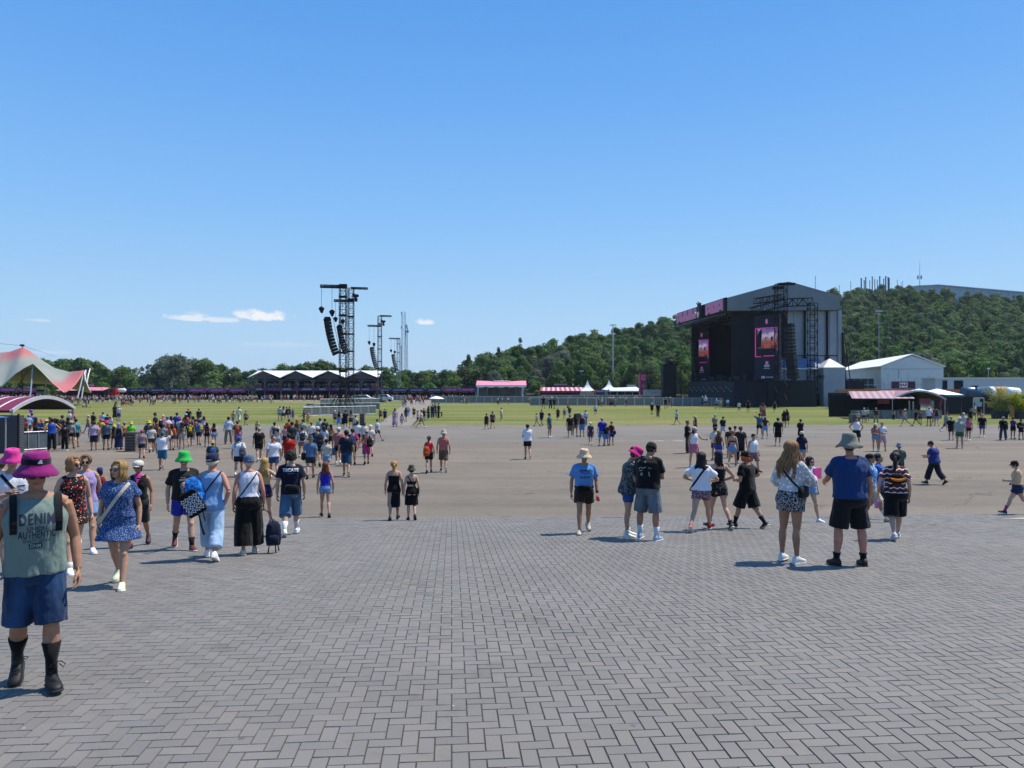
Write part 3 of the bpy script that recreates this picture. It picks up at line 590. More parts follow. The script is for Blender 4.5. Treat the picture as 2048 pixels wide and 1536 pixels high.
panel_run(1518, 812, 1652, 812.5, 3, 2.9, 0, "scrim_fence_panel", "black scrim fence panel in a steel frame on the lawn edge before the stage", "fence panel", BLKF, "black fence panels right of the barriers", ALU)
panel_run(1655, 816, 1696, 818, 1, 3.1, 0, "scrim_fence_panel", "black fence panel standing left of the striped bar awning", "fence panel", BLKF, None, ALU)
panel_run(1450, 806, 1640, 807, 5, 3.4, 0, "stage_front_fence", "dark low wall panel below the stage deck", "fence panel", DGREY, "dark wall panels under the stage deck", ALU)
BARR, n = newmat("barrier mesh"); P = n.add("TexCoord").outputs["Object"]; sp_ = n.add("SeparateXYZ"); n.l.new(P, sp_.inputs[0])
g1 = n.math('LESS_THAN', n.math('ABSOLUTE', n.math('SUBTRACT', n.math('FRACT', n.math('MULTIPLY', sp_.outputs[0], 2.2)), .5)), .34); g2 = n.math('LESS_THAN', n.math('ABSOLUTE', n.math('SUBTRACT', n.math('FRACT', n.math('MULTIPLY', sp_.outputs[2], 3.1)), .5)), .34)
n.set(n.b, "Base Color", n.mix(n.math('MULTIPLY', g1, g2), (.19, .2, .195), (.11, .12, .11))); n.b.inputs["Roughness"].default_value = .5; n.b.inputs["Metallic"].default_value = 0
bl = "pale steel crowd barrier panel"
panel_run(606, 833, 752, 829, 9, 1.28, 0, "crowd_barrier", bl+" in front of the nearest speaker tower", "barrier", BARR, "barrier panels round the nearest speaker tower", STEEL)
panel_run(606, 833, 640, 822, 4, 1.28, 0, "crowd_barrier", bl+" on the left flank of the nearest speaker tower", "barrier", BARR, "barrier panels on the left flank of the tower", STEEL)
panel_run(612, 822, 760, 820, 8, 1.28, 0, "crowd_barrier", bl+" right behind the foot of the nearest speaker tower", "barrier", BARR, "barrier panels behind the nearest tower", STEEL)
panel_run(640, 812, 758, 810, 7, 1.5, 0, "crowd_barrier", bl+" round the second speaker tower", "barrier", BARR, "barrier panels round the second tower", STEEL)
panel_run(758, 801, 812, 801, 6, 1.6, 0, "crowd_barrier", bl+" left of the far end of the path", "barrier", BARR, "barrier panels by the end of the path", STEEL)
panel_run(862, 806, 1092, 806.5, 15, 1.75, 0, "crowd_barrier", bl+" in the line before the pink-roofed pavilion", "barrier", BARR, "barrier line before the pink pavilion", STEEL)
panel_run(1060, 811.5, 1520, 812, 24, 1.75, 0, "crowd_barrier", bl+" in the long line across the lawn before the stage", "barrier", BARR, "barrier line before the stage", STEEL)
panel_run(1085, 804, 1420, 804, 12, 1.9, 0, "crowd_barrier", bl+" in the second line further back before the stage", "barrier", BARR, "second barrier line before the stage", STEEL)
# ------------------------------------------------------------------ speaker (delay) towers in the field
def delay_tower(px, D, ztop, left, right, zlow, label, arr, two=False, col=BLK):
    t = empty("speaker_tower", label, "tower", (X_(px, D), D, 0)); hw = .55
    b = MB(); b.truss((0, 0, .5), (0, 0, ztop), 1.0, 1.0, .05, .028); part(b, "mast", col, t)
    b = MB()
    for i in range(6): z = ztop*(.18+.145*i); b.box((0, 0, z), (1.15, 1.15, .28))
    part(b, "mast_joint", col, t)
    b = MB(); b.truss((0, 0, ztop), (right, 0, ztop-.1), .35, .5, .05, .03) if right else None; b.truss((hw, 0, zlow), (-left, 0, zlow+.1), .4, .5, .06, .03); b.box(((hw-left)/2, 0, zlow), (left+hw, .18, .24)); b.box((right/2 if right else 0, 0, ztop), (abs(right) if right else 1.2, .18, .2)); part(b, "boom", col, t)
    b = MB(); b.box((0, 0, .25), (3.2, 3.2, .5))
    for sx_, sy_ in ((1, 1), (1, -1), (-1, 1), (-1, -1)): b.tube([(sx_*.5, sy_*.5, 3.5), (sx_*2, sy_*2, .3)], .07, 5)
    part(b, "base_frame", col, t)
    b = MB()
    if not two:
        b.box((.9, -.4, ztop-1.6), (1.0, .8, .5)); b.tube([(.4, -.3, ztop-1.2), (1.0, -.5, ztop-1.7), (1.6, -.5, ztop-1.5)], [.2, .45, .25], 7); b.box((1.1, -.5, ztop-2.4), (.5, .5, .7)); part(b, "lamp_cluster", BLK, t)
    ax0, ax1, az, n_, h = arr          # hoist chains, chain hoists, array
    b = MB()
    for x, z in ((ax0, az+1.1), (ax1, az+.6)):
        b.tube([(x, 0, zlow), (x, 0, z)], .03, 5)
    b.tube([(ax1+.1, 0, az+.4), (ax1+1.2, 0, az-n_*h*.85), (-hw, 0, az-n_*h*.98)], .03, 5); part(b, "hoist_chain", BLK, t)
    b = MB()
    for x, z in ((ax0, az+1.1), (ax1, az+.6)): b.tube([(x, 0, z+.75), (x, 0, z+.45), (x+.05, 0, z-.3)], [.2, .48, .14], 8)
    part(b, "chain_hoist", BLK, t)
    a = line_array((ax0+ax1)/2/D*F+px, D, az, n_, h, 1.2, R(1.7), f"black curved line array hanging from the {label.split(' speaker')[0].split(',')[0]} speaker tower", R(-76), tilt0=R(8))
    return t
delay_tower(686, 118, 20.2, 3.55, .0, 19.85, "tallest, nearest lattice speaker tower with a long boom to the left, inside barriers", (-3.4, -1.75, 14.9, 11, .54), two=True)
delay_tower(702, 150, 23.9, 3.4, 3.3, 21.3, "second lattice speaker tower with lamps under its right boom, just behind the nearest", (-3.1, -1.7, 16.3, 11, .52))
delay_tower(759.5, 205, 23.6, 3.3, 3.2, 20.8, "third lattice speaker tower farther off, right of the terrace roof", (-2.9, -1.6, 14.9, 11, .56), col=mat("slate steel", (.05, .055, .065), .5, .2, 1))  # steel a little lighter and bluer than on the nearer towers
delay_tower(797, 258, 21.0, 3.3, .0, 20.8, "palest and farthest speaker tower beside the grey telecom masts", (-2.6, -1.3, 15.3, 10, .56), two=True, col=mat("haze-paled steel", (.2, .23, .28), .5, .1, 1))  # distance haze painted into the steel colour
t = empty("telecom_mast", "pale grey twin lattice telecom mast with dishes above the trees", "mast", (X_(807, 300), 300, 0)); PALE = mat("pale galvanised", (.3, .34, .4), .5, .1, 1)
b = MB(); b.truss((0, 0, 0), (0, 0, 34.2), 1.3, 1.4, .05, .03); b.truss((1.6, 0, 0), (1.2, 0, 29), .6, .8, .04, .02); b.truss((-1.2, 0, 0), (-1.2, 0, 21), .6, .8, .04, .02); part(b, "lattice", PALE, t)
b = MB()
for x, z, s in ((1.2, 28.5, .9), (1.7, 27, 1.0), (.9, 25.5, .6), (-.9, 28, .5), (-1.3, 22, .5)): b.tube([(x, -.3, z-s), (x, -.3, z+s)], .16, 6)
b.box((1.4, 0, 26.4), (1.5, 1, .7)); b.tube([(-.9, 0, 34.2), (-.9, 0, 33.2)], .15, 6); part(b, "antenna", PALE, t)

# ------------------------------------------------------------------ terrace building with four white gables
DT = 243; x0, x1 = X_(497, DT), X_(757, DT); W4 = (x1-x0)/4; t = empty("terrace_building", "two-storey open terrace with four white gabled roofs, crowd on its balcony", "pavilion", ((x0+x1)/2, DT, 0)); hw = (x1-x0)/2
ZE, ZR = Z_(755, DT), Z_(741, DT)
for k in range(4):
    a = -hw+k*W4; b = MB(); m_ = a+W4*.47
    fr = [(a-.1*(k == 0), ZE), (a+W4*.235, (ZE+ZR)/2), (m_, ZR), (a+W4*.735, (ZE+ZR)/2), (a+W4+.1*(k == 3), ZE)]
    top = [V((x, -1, z)) for x, z in fr]; bk = [V((x*.985, 9, ZR+.15)) for x, z in fr]
    b.loft([[p, p+V((0, 0, -.16)), q+V((0, 0, -.16)), q] for p, q in zip(top, bk)]); part(b, "gable_roof", WHT, t)
b = MB()
for k in range(4):
    a = -hw+k*W4; m_ = a+W4*.47; b.prism([(a+.6, ZE-.5), (m_, ZR-.5), (a+W4-.6, ZE-.5)], 'y', .4, .6); b.bar((a+.3, -.2, ZE-.9), (a+W4-.3, -.2, ZE-.9), .22); b.bar((a+1.5, -.2, ZE+.35), (a+W4-1.6, -.2, ZE+.35), .18)
part(b, "gable_beam", mat("dim grey gable", (.07, .075, .085), .8, .2, .8), t)
b = MB()
for k in range(9):
    x = -hw+.2+k*(2*hw-.4)/8; b.box((x, -.3, (ZE-.4)/2), (.28, .28, ZE-.4)); b.bar((x-1.0, -.3, ZE-.7), (x, -.3, ZE-2.0), .2); b.bar((x+1.0, -.3, ZE-.7), (x, -.3, ZE-2.0), .2)
part(b, "post", TIMB, t)
b = MB(); b.box((0, 4, 3.55), (2*hw, 9, .5)); part(b, "balcony_floor", DGREY, t)
b = MB(); b.box((0, -.45, 3.4), (2*hw, .12, 1.0)); part(b, "sign_band", mat("dull purple fascia", (.07, .028, .085), .8, .5, .9), t)
b = MB()
for k, x in enumerate((-17.5, -8.5, -2, 3, 9, 13.5, 17)): b.box((x, -.55, 3.45), (2.0+(k % 3)*.5, .06, .55))
part(b, "name_board", mat("grey name board", (.2, .22, .3), .7, .4, 3), t)
b = MB(); b.bar((-hw, -.4, 5.0), (hw, -.4, 5.0), .08)
for k in range(60): x = -hw+k*2*hw/59; b.bar((x, -.4, 3.8), (x, -.4, 5.0), .035)
part(b, "railing", TIMB, t)
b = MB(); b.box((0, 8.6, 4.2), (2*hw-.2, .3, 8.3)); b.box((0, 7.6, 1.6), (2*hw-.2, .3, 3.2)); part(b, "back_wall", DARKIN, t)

# ------------------------------------------------------------------ row of stalls
DS = 246
def stall(px0, px1, ytop, ybot, m, tm, label, group, words=True, D=DS):
    x0, x1 = X_(px0, D), X_(px1, D); hw = (x1-x0)/2-.15; t = empty("food_stall", label, "stall", ((x0+x1)/2, D, 0), 0, group); zt, zb = Z_(ytop, D), Z_(ybot, D)
    b = MB(); b.box((0, 0, (zt+zb)/2), (2*hw, .15, zt-zb)); bn = part(b, "banner", m, t)
    if words:
        b = MB(); r_ = random.Random(px0); x = -hw*.68
        while x < hw*.65:
            l = r_.uniform(.25, .7); b.box((x+l/2, -.1, (zt+zb)/2), (l, .04, (zt-zb)*.28)); x += l+.14
        part(b, "banner_lettering", tm, bn)
    b = MB(); b.box((0, 2.5, zt-.1), (2*hw, 5, .15)); part(b, "roof", DGREY, t)
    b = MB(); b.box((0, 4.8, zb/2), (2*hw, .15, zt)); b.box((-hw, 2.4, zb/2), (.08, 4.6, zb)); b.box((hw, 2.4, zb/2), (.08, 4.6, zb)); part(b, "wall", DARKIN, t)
    b = MB(); b.box((0, .3, .55), (2*hw-.1, .5, 1.1)); part(b, "counter", DGREY, t)
    b = MB(); b.box((-hw*.4, 1.2, zb-.25), (hw*.7, .1, .18)); b.box((hw*.5, 1.2, zb-.2), (hw*.5, .1, .14)); part(b, "menu_light", mat("warm menu board", (.45, .16, .03), .6, .5, 2), t)
for i, (a, c) in enumerate(((237, 255), (257, 295), (297, 335), (336, 374))): stall(a, c, 776.5, 784, NAVY, LBLUE, "dark stall with navy blue banner between the red lorry and the purple stalls", "navy stalls of the left row")
for a, c in ((376, 414), (416, 454), (456, 493)): stall(a, c, 776.5, 784, PURP, LPURP, "dark stall with a purple banner left of the gabled terrace", "purple stalls of the left row")
for a, c in ((-40, -3), (-1, 35), (37, 72)): stall(a, c, 776, 783, PURP, LPURP, "dark stall with a purple banner seen under the stretch tent", "purple stalls under the stretch tent")
for a, c in ((758, 780), (782, 814), (816, 850)): stall(a, c, 776, 784, NAVY, LBLUE, "dark stall with navy banner behind the end of the path", "navy stalls behind the path")
stall(852, 884, 776, 784, NAVY, LBLUE, "dark navy-bannered stall just left of the purple banners by the pavilion", None)
for a, c in ((886, 918), (920, 951)): stall(a, c, 776, 783, PURP, LPURP, "stall with purple banner immediately left of the pink pavilion", "purple stalls beside the pink pavilion")
t = empty("lorry", "red lorry with a white tank parked at the left end of the navy stalls", "lorry", (X_(236, 240), 240, 0)); b = MB(); b.box((-1.2, 0, 2.4), (2.2, 2.4, 2.7)); b.box((2.9, 0, 1.1), (.6, 2.4, .6)); part(b, "cab", REDP, t)
b = MB(); b.tube([(.0, 0, 3.05), (.3, 0, 3.1), (2.2, 0, 3.1), (2.5, 0, 3.0)], [.4, .62, .62, .35], 14); part(b, "tank", WHT, t, True)
b = MB(); b.box((-1.6, -1.22, 2.9), (1.1, .06, .9)); part(b, "window", GLS, t)
for x in (-1.4, 1.2, 2.4): b = MB(); b.tube([(x, -1.15, .5), (x, -.85, .5)], .5, 14); part(b, "wheel", BLK, t)
def bar_house(px0, px1, D, zr, ze, label, signw=None):
    x0, x1 = X_(px0, D), X_(px1, D); hw = (x1-x0)/2; t = empty("bar_tent", label, "bar", ((x0+x1)/2, D, 0)); return t, hw
t, hw = bar_house(112, 205, 232, 4, 3, "long low bar with a pale red canopy behind the right foot of the stretch tent")
b = MB(); b.loft([[(-hw, -.2, 3.0), (hw, -.2, 3.0), (hw, 4, 3.9), (-hw, 4, 3.9)], [(-hw, -.2, 3.15), (hw, -.2, 3.15), (hw-1.5, 4, 4.1), (-hw+1.5, 4, 4.1)]]); part(b, "canopy", PINKA, t)
b = MB(); b.box((0, 3.8, 1.6), (2*hw-.3, .2, 3.2)); part(b, "back_wall", DARKIN, t); b = MB(); b.box((0, .5, .55), (2*hw-1, .5, 1.1)); part(b, "counter", PURP, t)
b = MB(); b.box((1.2, 2, 4.75), (5.2, .1, .9)); sb = part(b, "sign_board", mat("dark sign board", (.05, .02, .04), .8), t)
b = MB(); r_ = random.Random(5); x = -1.2
while x < 3.6: l = r_.uniform(.2, .4); b.box((x+l/2, 1.92, 4.75), (l, .05, .55)); x += l+.1
part(b, "sign_lettering", mat("pink sign lettering", (.5, .22, .3), .7), sb)
# pink pavilion
D = 212; t = empty("pavilion", "open pavilion with a sagging pink and white roof and scalloped white edge", "pavilion", (X_(1002.5, D), D, 0)); hw = (X_(1053, D)-X_(952, D))/2
zt, ze = Z_(761, D), Z_(771, D); b = MB()
for j in range(14):
    pass
xs_ = np.linspace(-hw, hw, 15)
b.loft([[(x, -.3, ze+.0), (x, -.3, ze+.15), (x*.985, 3, zt-.22*math.cos(x/hw*1.45)**2*1.2), (x*.985, 6, ze+.2), (x*.985, 6, ze)] for x in xs_]); part(b, "roof", mat("pink roof cloth", (.75, .24, .33), .5, .06, .4), t)
b = MB(); b.loft([[(x, 2.6, zt-.05-.25*math.cos(x/hw*1.45)**2), (x, 2.6, zt+.1-.25*math.cos(x/hw*1.45)**2), (x, 3.4, zt+.1-.25*math.cos(x/hw*1.45)**2), (x, 3.4, zt-.05)] for x in np.linspace(-hw*.35, hw*.35, 7)]); part(b, "roof_ridge", WHT, t)
b = MB()
for k in range(5):
    a = -hw+k*2*hw/5; w5 = 2*hw/5
    b.loft([[(a+w5*f_, -.42, ze+.1), (a+w5*f_, -.34, ze+.1), (a+w5*f_, -.34, ze-.28-.28*(1-(2*f_-1)**2)), (a+w5*f_, -.42, ze-.28-.28*(1-(2*f_-1)**2))] for f_ in (0, .12, .3, .5, .7, .88, 1)])
part(b, "valance", WHT, t)
b = MB()
for k, x in enumerate((-hw+.2, -hw*.55, hw*.35, hw*.6, hw-.2)):
    for y in (0, 5.6): b.box((x, y, ze/2), (.25 if k % 2 == 0 else .45, .25, ze))
part(b, "post", TIMB, t); b = MB(); b.box((0, 5.8, ze/2), (2*hw-.4, .15, ze-.2)); part(b, "back_wall", mat("dull back panel", (.16, .17, .18), .8, .35, .8), t)
b = MB()
for k in range(9): r_ = random.Random(k+50); b.box((r_.uniform(-hw+1, hw-1), r_.uniform(1, 5), r_.uniform(.6, 1.2)), (r_.uniform(.6, 1.8), .8, r_.uniform(.8, 1.8)))
part(b, "equipment_case", DGREY, t)
b = MB(); b.tube([(-hw+.6, -.1, ze-.3), (-hw+.5, -.1, 1.2), (-hw+.7, -.1, .3)], [.3, .2, .35], 8); b.tube([(hw-.9, .2, ze-.4), (hw-1.2, .1, 2), (hw-1.0, 0, .4)], [.5, .3, .5], 8); part(b, "tied_curtain", mat("pale blue curtain", (.3, .4, .52), .8, .15, 1.5), t)
# striped long bar, pagodas, small signs, white marquee, pink totem
D = 228; t, hw = bar_house(1080, 1172, D, 4.4, 3.6, "long bar with a maroon and white striped awning right of the pink pavilion")
b = MB(); k_ = 19
for k in range(k_):
    a, c = -hw+k*2*hw/k_, -hw+(k+1)*2*hw/k_; b.m = 1 if k % 2 else 0
    b.loft([[(x, -1, Z_(782, D)), (x, -1, Z_(781.4, D)), (x*.95, 3, Z_(774.5, D)), (x*.95, 3, Z_(775.5, D))] for x in (a, c)])
part(b, "awning", [mat("faded maroon awning", (.36, .07, .11), .6, .1, .5), mat("pale awning stripe", (.62, .4, .43), .6, .08, .5)], t)
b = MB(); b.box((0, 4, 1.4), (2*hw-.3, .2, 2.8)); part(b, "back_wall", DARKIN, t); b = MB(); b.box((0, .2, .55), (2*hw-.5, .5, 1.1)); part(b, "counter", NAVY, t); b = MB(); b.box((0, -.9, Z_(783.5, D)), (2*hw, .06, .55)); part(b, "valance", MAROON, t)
def pagoda(px, D, w_, ze, zp, label, group=None, mm=WHT):
    t = empty("pagoda_tent", label, "tent", (X_(px, D), D, 0), 0, group); b = MB(); h = w_/2; rg = []
    for f_, k in ((1, 0), (.72, .12), (.45, .3), (.24, .52), (.1, .8), (.015, 1)): rg.append([(sx_*h*f_, sy_*h*f_, ze+(zp-ze)*k) for sx_, sy_ in ((-1, -1), (1, -1), (1, 1), (-1, 1))])
    b.loft(rg); part(b, "roof", mm, t); b = MB()
    for sx_ in (-1, 1):
        for sy_ in (-1, 1): b.tube([(sx_*h*.96, sy_*h*.96, 0), (sx_*h*.96, sy_*h*.96, ze)], .07, 6)
    part(b, "pole", ALU, t)
    b = MB(); b.box((0, h*.9, ze/2), (w_*.95, .06, ze*.98)); b.box((0, -h, ze-.2), (w_, .05, .5)); part(b, "wall", OFFW, t); return t
pagoda(1138, 262, 4.2, 3.8, 7.6, "small white pagoda tent peeping over the striped bar, left one of the pair", None); pagoda(1145.5, 262, 4.2, 3.8, 7.5, "small white pagoda tent peeping over the striped bar, right one of the pair", None)
pagoda(1175, 226, 4.4, 3.0, 6.2, "white pagoda tent at the right end of the striped bar"); pagoda(1218, 228, 4.4, 3.3, 6.3, "white pagoda tent with tall peak at the left end of the long marquee")
t = empty("sign_board", "long thin dark sign with pale letters above the striped bar", "sign", (X_(1121, 250), 250, 0)); b = MB(); b.box((0, 0, Z_(769, 250)), (4.6, .1, 1.0)); s_ = part(b, "panel", mat("dark red sign", (.08, .03, .05), .8), t); b = MB()
for k in range(9): b.box((-2+k*.5, -.08, Z_(769, 250)), (.32, .04, .5))
part(b, "lettering", mat("pink sign lettering", (.5, .22, .3)), s_); b = MB(); b.tube([(-2, 0, 0), (-2, 0, 5)], .06, 6); b.tube([(2, 0, 0), (2, 0, 5)], .06, 6); part(b, "post", BLK, t)
t = empty("kiosk", "small dark blue kiosk between the two tall white pagodas", "stall", (X_(1201, 224), 224, 0)); b = MB(); b.box((0, 1, 1.7), (2.4, 2.4, 3.4)); part(b, "body", NAVY, t); b = MB(); b.box((0, -.25, 2.9), (2.3, .08, .5)); part(b, "fascia", LBLUE, t); b = MB(); b.box((-1.9, .5, 2.9), (1.5, 2.4, .5)); part(b, "orange_awning", ORANGE, t)
D = 224; t = empty("marquee", "long low white marquee with sloping roof left of the pink totem sign", "tent", (X_(1256, D), D, 0)); hw = 5.6; b = MB()
b.loft([[(x, -1, 2.75), (x, -1, 3.1), (x*.97, 2, z), (x*.97, 5, 3.1), (x*.97, 5, 2.75)] for x, z in ((-hw, 3.9), (0, 4.05), (1.8, 4.2), (2.6, 4.3), (hw*.75, 3.5), (hw, 3.2))]); part(b, "roof", WHT, t); b = MB(); b.box((0, 4.6, 1.4), (2*hw-.4, .1, 2.8)); part(b, "back_wall", DARKIN, t)
b = MB()
for k in range(6): b.tube([(-hw+.2+k*2.2, -.8, 0), (-hw+.2+k*2.2, -.8, 2.9)], .06, 6)
part(b, "pole", ALU, t); b = MB(); b.box((.8, -.9, 4.5), (2.6, .1, .7)); part(b, "grey_sign", OFFW, t)
D = 215; t = empty("totem_sign", "tall pink and maroon totem sign standing between the marquee and the stage", "sign", (X_(1283.5, D), D, 0)); b = MB(); b.box((.3, 0, 4), (1.6, 1.6, 8.0)); part(b, "dark_face", mat("maroon totem", (.16, .03, .07), .7, .2, 1), t)
b = MB(); b.box((.35, -.83, 6.9), (1.3, .06, 1.6)); b.box((-.75, -.6, 4.6), (.4, .6, 6.6)); part(b, "pink_face", mat("hot pink totem", (.62, .1, .22), .6, .1, 1), t)
b = MB(); b.box((.35, -.83, 4.4), (.9, .05, .9)); b.box((.35, -.83, 3.0), (1.0, .05, .4)); b.box((.5, -.87, 6.9), (.8, .04, .4)); part(b, "emblem", mat("dusty pink print", (.32, .07, .13), .7, .2, 2), t)
t = empty("container_row", "pale ribbed site cabin left of the side screen tower", "cabin", (X_(1306, 212), 212, 0)); b = MB(); b.box((0, 0, 2.4), (5, 2.4, 1.9)); part(b, "body", mat("ribbed pale cabin", (.4, .43, .46), .6, .3, 1.4), t); b = MB(); b.box((0, 0, .7), (5, 2.3, 1.4)); part(b, "plinth", DARKIN, t)
b = MB()
for k in range(20): b.box((-2.4+k*.25, -1.23, 2.4), (.06, .05, 1.7))
part(b, "rib", mat("cabin rib", (.22, .24, .27), .6), t)
# parked white vans / boats seen over the barriers by the towers
def car(px, D, label, L=4.6, col=OFFW):
    t = empty("parked_van", label, "van", (X_(px, D), D, 0)); b = MB(); h = L/2
    prof = [(-h, .45), (-h, 1.3), (-h*.85, 1.95), (h*.25, 2.05), (h*.6, 1.35), (h*.98, 1.15), (h, .45)]
    b.loft([[(x, y, z) for x, z in prof] for y in (-.9, .9)]); part(b, "body", col, t); b = MB(); b.prism([(-h*.7, 1.4), (-h*.66, 1.85), (h*.2, 1.9), (h*.45, 1.4)], 'y', -.93, .93); part(b, "window", GLS, t)
    for x in (-h*.6, h*.62): b = MB(); b.tube([(x, -.92, .36), (x, .92, .36)], .36, 12); part(b, "wheel", BLK, t)
car(727, 200, "white van parked behind the barriers right of the speaker towers", 6.5); car(771, 215, "small white car half hidden behind the barriers by the path", 4.2)

# ------------------------------------------------------------------ right-hand side: hall, cabins, bar, fences, tanker, planters
def hall():
    D = 178; xa, xb, xc = X_(1672, 205), X_(1762, D), X_(1887, D)
    t = empty("event_hall", "large white frame tent hall with pitched roof right of the stage", "tent hall", ((xb+xc)/2, D, 0)); hw = (xc-xb)/2; off = xa+2-xb; L = 46
    ze, zr = Z_(732, D), Z_(709, D); sh = (xa-xb)/1.0
    k = (X_(1674, 235)-X_(1762, D))/57.0; sk = lambda y: k*y     # the hall recedes to the left
    b = MB(); b.loft([[(-hw+sk(y), y, 0), (hw+sk(y), y, 0), (hw+sk(y), y, ze), (sk(y), y, zr-.3), (-hw+sk(y), y, ze)] for y in (0, 57)]); part(b, "wall", OFFW, t)
    b = MB(); e = .35
    b.loft([[(-hw-e+sk(y), y, ze-.25), (sk(y), y, zr-.1), (hw+e+sk(y), y, ze-.25), (hw+e+sk(y), y, ze+.0), (sk(y), y, zr+.2), (-hw-e+sk(y), y, ze+.0)] for y in (-.5, 57)]); part(b, "roof", WHT, t)
    b = MB()
    for i in range(10): x = -hw+.8+i*(2*hw-1.6)/9; b.box((x, -.06, 2.6), (.06, .06, 5.2))
    b.box((0, -.06, ze-.7), (2*hw-1, .07, .08)); b.box((-hw+4.2, -.08, ze-1.8), (.12, .06, 2.0)); part(b, "gable_seam", mat("grey seam", (.3, .32, .36), .6), t)
    b = MB(); b.box((-hw-1.1, 3.4, 3.4), (.2, 6.0, 1.8)); part(b, "side_opening", DARKIN, t)
hall()
t = empty("scaffold_deck", "steel platform with railings and dark screens in front of the white hall", "scaffold", (X_(1760, 168), 168, 0)); b = MB(); b.box((-6.4, 0, 4.2), (10, .15, 3.6)); part(b, "dark_screen", DGREY, t)
b = MB()
for i in range(24): x = -12+i*1.5; b.bar((x, -.6, 0), (x, -.6, 6.2 if i % 3 else 7.2), .07)
for z in (2.9, 3.7, 4.6): b.bar((-12, -.6, z), (22.5, -.6, z), .09)
part(b, "railing", STEEL, t); b = MB(); b.box((5, 0, 2.5), (35, 2, .3)); part(b, "deck", DGREY, t)
t = empty("container_line", "long orange and grey container cabin running behind the striped bar", "cabin", (X_(1800, 150), 150, 0)); b = MB(); b.box((0, 0, 1.9), (25, 2.6, 3.4)); part(b, "body", mat("grey cabin", (.2, .21, .23), .6, .25, .4), t); b = MB(); b.box((-.5, -1.36, 3.45), (25.5, .14, .42)); part(b, "orange_beam", ORANGE, t); b = MB(); b.box((6.5, -1.36, 1.9), (3, .1, 1.2)); b.box((10.5, -1.36, 1.9), (2.2, .1, 1.2)); part(b, "window", GLS, t); b = MB(); b.box((-2, -1.4, 2.7), (8, .1, .5)); part(b, "pale_strip", OFFW, t)
t = empty("cabin_row", "long low white cabin row at the far right below the wooded slope", "building", (X_(1990, 160), 160, 0)); b = MB(); b.box((-1, 2, 2.8), (24, 5, 6.2)); part(b, "wall", mat("pale blue-grey cladding", (.42, .46, .54), .6, .06, .2), t); b = MB(); b.box((-1, 2, 6.0), (24.6, 5.4, .25)); part(b, "roof", OFFW, t)
b = MB(); b.box((-8.1, -.55, 4.4), (1.9, .12, 2.2)); b.box((-11, -.55, 4.4), (1.0, .12, 2.2)); part(b, "opening", DARKIN, t)
# BAR sign
D = 104; t = empty("bar_sign", "dark banner reading BAR in a white box above the striped awning", "sign", (X_(1806.5, D), D, 0)); b = MB(); z = Z_(770, D); b.box((0, 0, z), (3.25, .1, 1.0)); bn = part(b, "banner", mat("dark plum banner", (.045, .02, .04), .7, .3, 1.5), t)
b = MB(); b.box((.0, -.07, z), (1.15, .04, .68)); bx = part(b, "white_box", mat("white sign box", (.7, .7, .7), .6, .03), bn); put_text("BAR", .62, mat("black lettering", (.015, .015, .02), .7), bx, (0, -.1, z-.01), bold=.012)
b = MB(); b.tube([(-1.6, .06, 0), (-1.6, .06, z+.5)], .05, 6); b.tube([(1.6, .06, 0), (1.6, .06, z+.5)], .05, 6); part(b, "post", STEEL, t)
def arch_bar(label, cx, D, hwx, depth, zc, ze, ang, stripes, m0, m1, rows=14, hump=None):
    """bar tent: barrel roof whose open arched end faces the visitors"""
    t = empty("bar_tent", label, "bar", (cx, D, 0), ang); b = MB()
    prof = [(-hwx+2*hwx*i/rows, ze+(zc-ze)*math.sin(math.pi*(i/rows))**.9) for i in range(rows+1)]
    for s in range(stripes):
        y0, y1 = depth*s/stripes, depth*(s+1)/stripes; f_ = .15
        for (a, c, mi) in ((y0, y0+(y1-y0)*f_, 1), (y0+(y1-y0)*f_, y1, 0)):
            b.m = mi; b.loft([[(x, a, z), (x, c, z), (x, c, z-.06), (x, a, z-.06)] for x, z in prof])
    part(b, "roof", [m0, m1], t); b = MB()
    b.loft([[(x, -.06, z+.06), (x, .06, z+.06), (x, .06, z-.16), (x, -.06, z-.16)] for x, z in prof]); part(b, "arch_rim", mat("pale grey rim", (.4, .4, .42), .6, .1, 1), t)
    b = MB(); b.loft([[(x*.98, .1, z-.09), (x*.98, depth-.1, z-.09), (x*.98, depth-.1, z-.14), (x*.98, .1, z-.14)] for x, z in prof]); part(b, "underside_shade", mat("painted roof shade", (.03, .024, .026), .9, .2, 1), t)  # added dark sheet: shade under the roof put into its colour
    b = MB()
    for x in (-hwx+.1, hwx-.1):
        for y in (.1, depth-.1): b.box((x, y, ze/2), (.07, .07, ze))
    part(b, "post", STEEL, t); return t, prof
# right-hand striped bar
t, pr = arch_bar("bar under a pink striped awning with arched open end, below the BAR sign", X_(1838, 97), 97, 3.5, 9, 3.6, 2.5, R(0), 12, mat("faded pink stripe", (.3, .15, .175), .6, .1, .6), mat("cream stripe", (.37, .285, .295), .6, .06, .6))
b = MB(); x0 = X_(1690, 98)-X_(1838, 97)
for k in range(18):
    a = x0+k*(-3.3-x0+2.2)/18; c = x0+(k+1)*(-3.3-x0+2.2)/18; b.m = k % 2
    b.loft([[(a+1.8*f_, -1+5*f_, 2.62+.88*f_), (c+1.8*f_, -1+5*f_, 2.62+.88*f_), (c+1.8*f_, -1+5*f_, 2.56+.88*f_), (a+1.8*f_, -1+5*f_, 2.56+.88*f_)] for f_ in (0, .5, 1)])
part(b, "striped_awning", [mat("faded pink stripe", (.3, .15, .175)), mat("cream stripe", (.37, .285, .295))], t)
b = MB(); b.box(((x0+3.4)/2, 6, 1.5), (3.4-x0, .15, 3.0)); part(b, "back_wall", DARKIN, t)
b = MB()
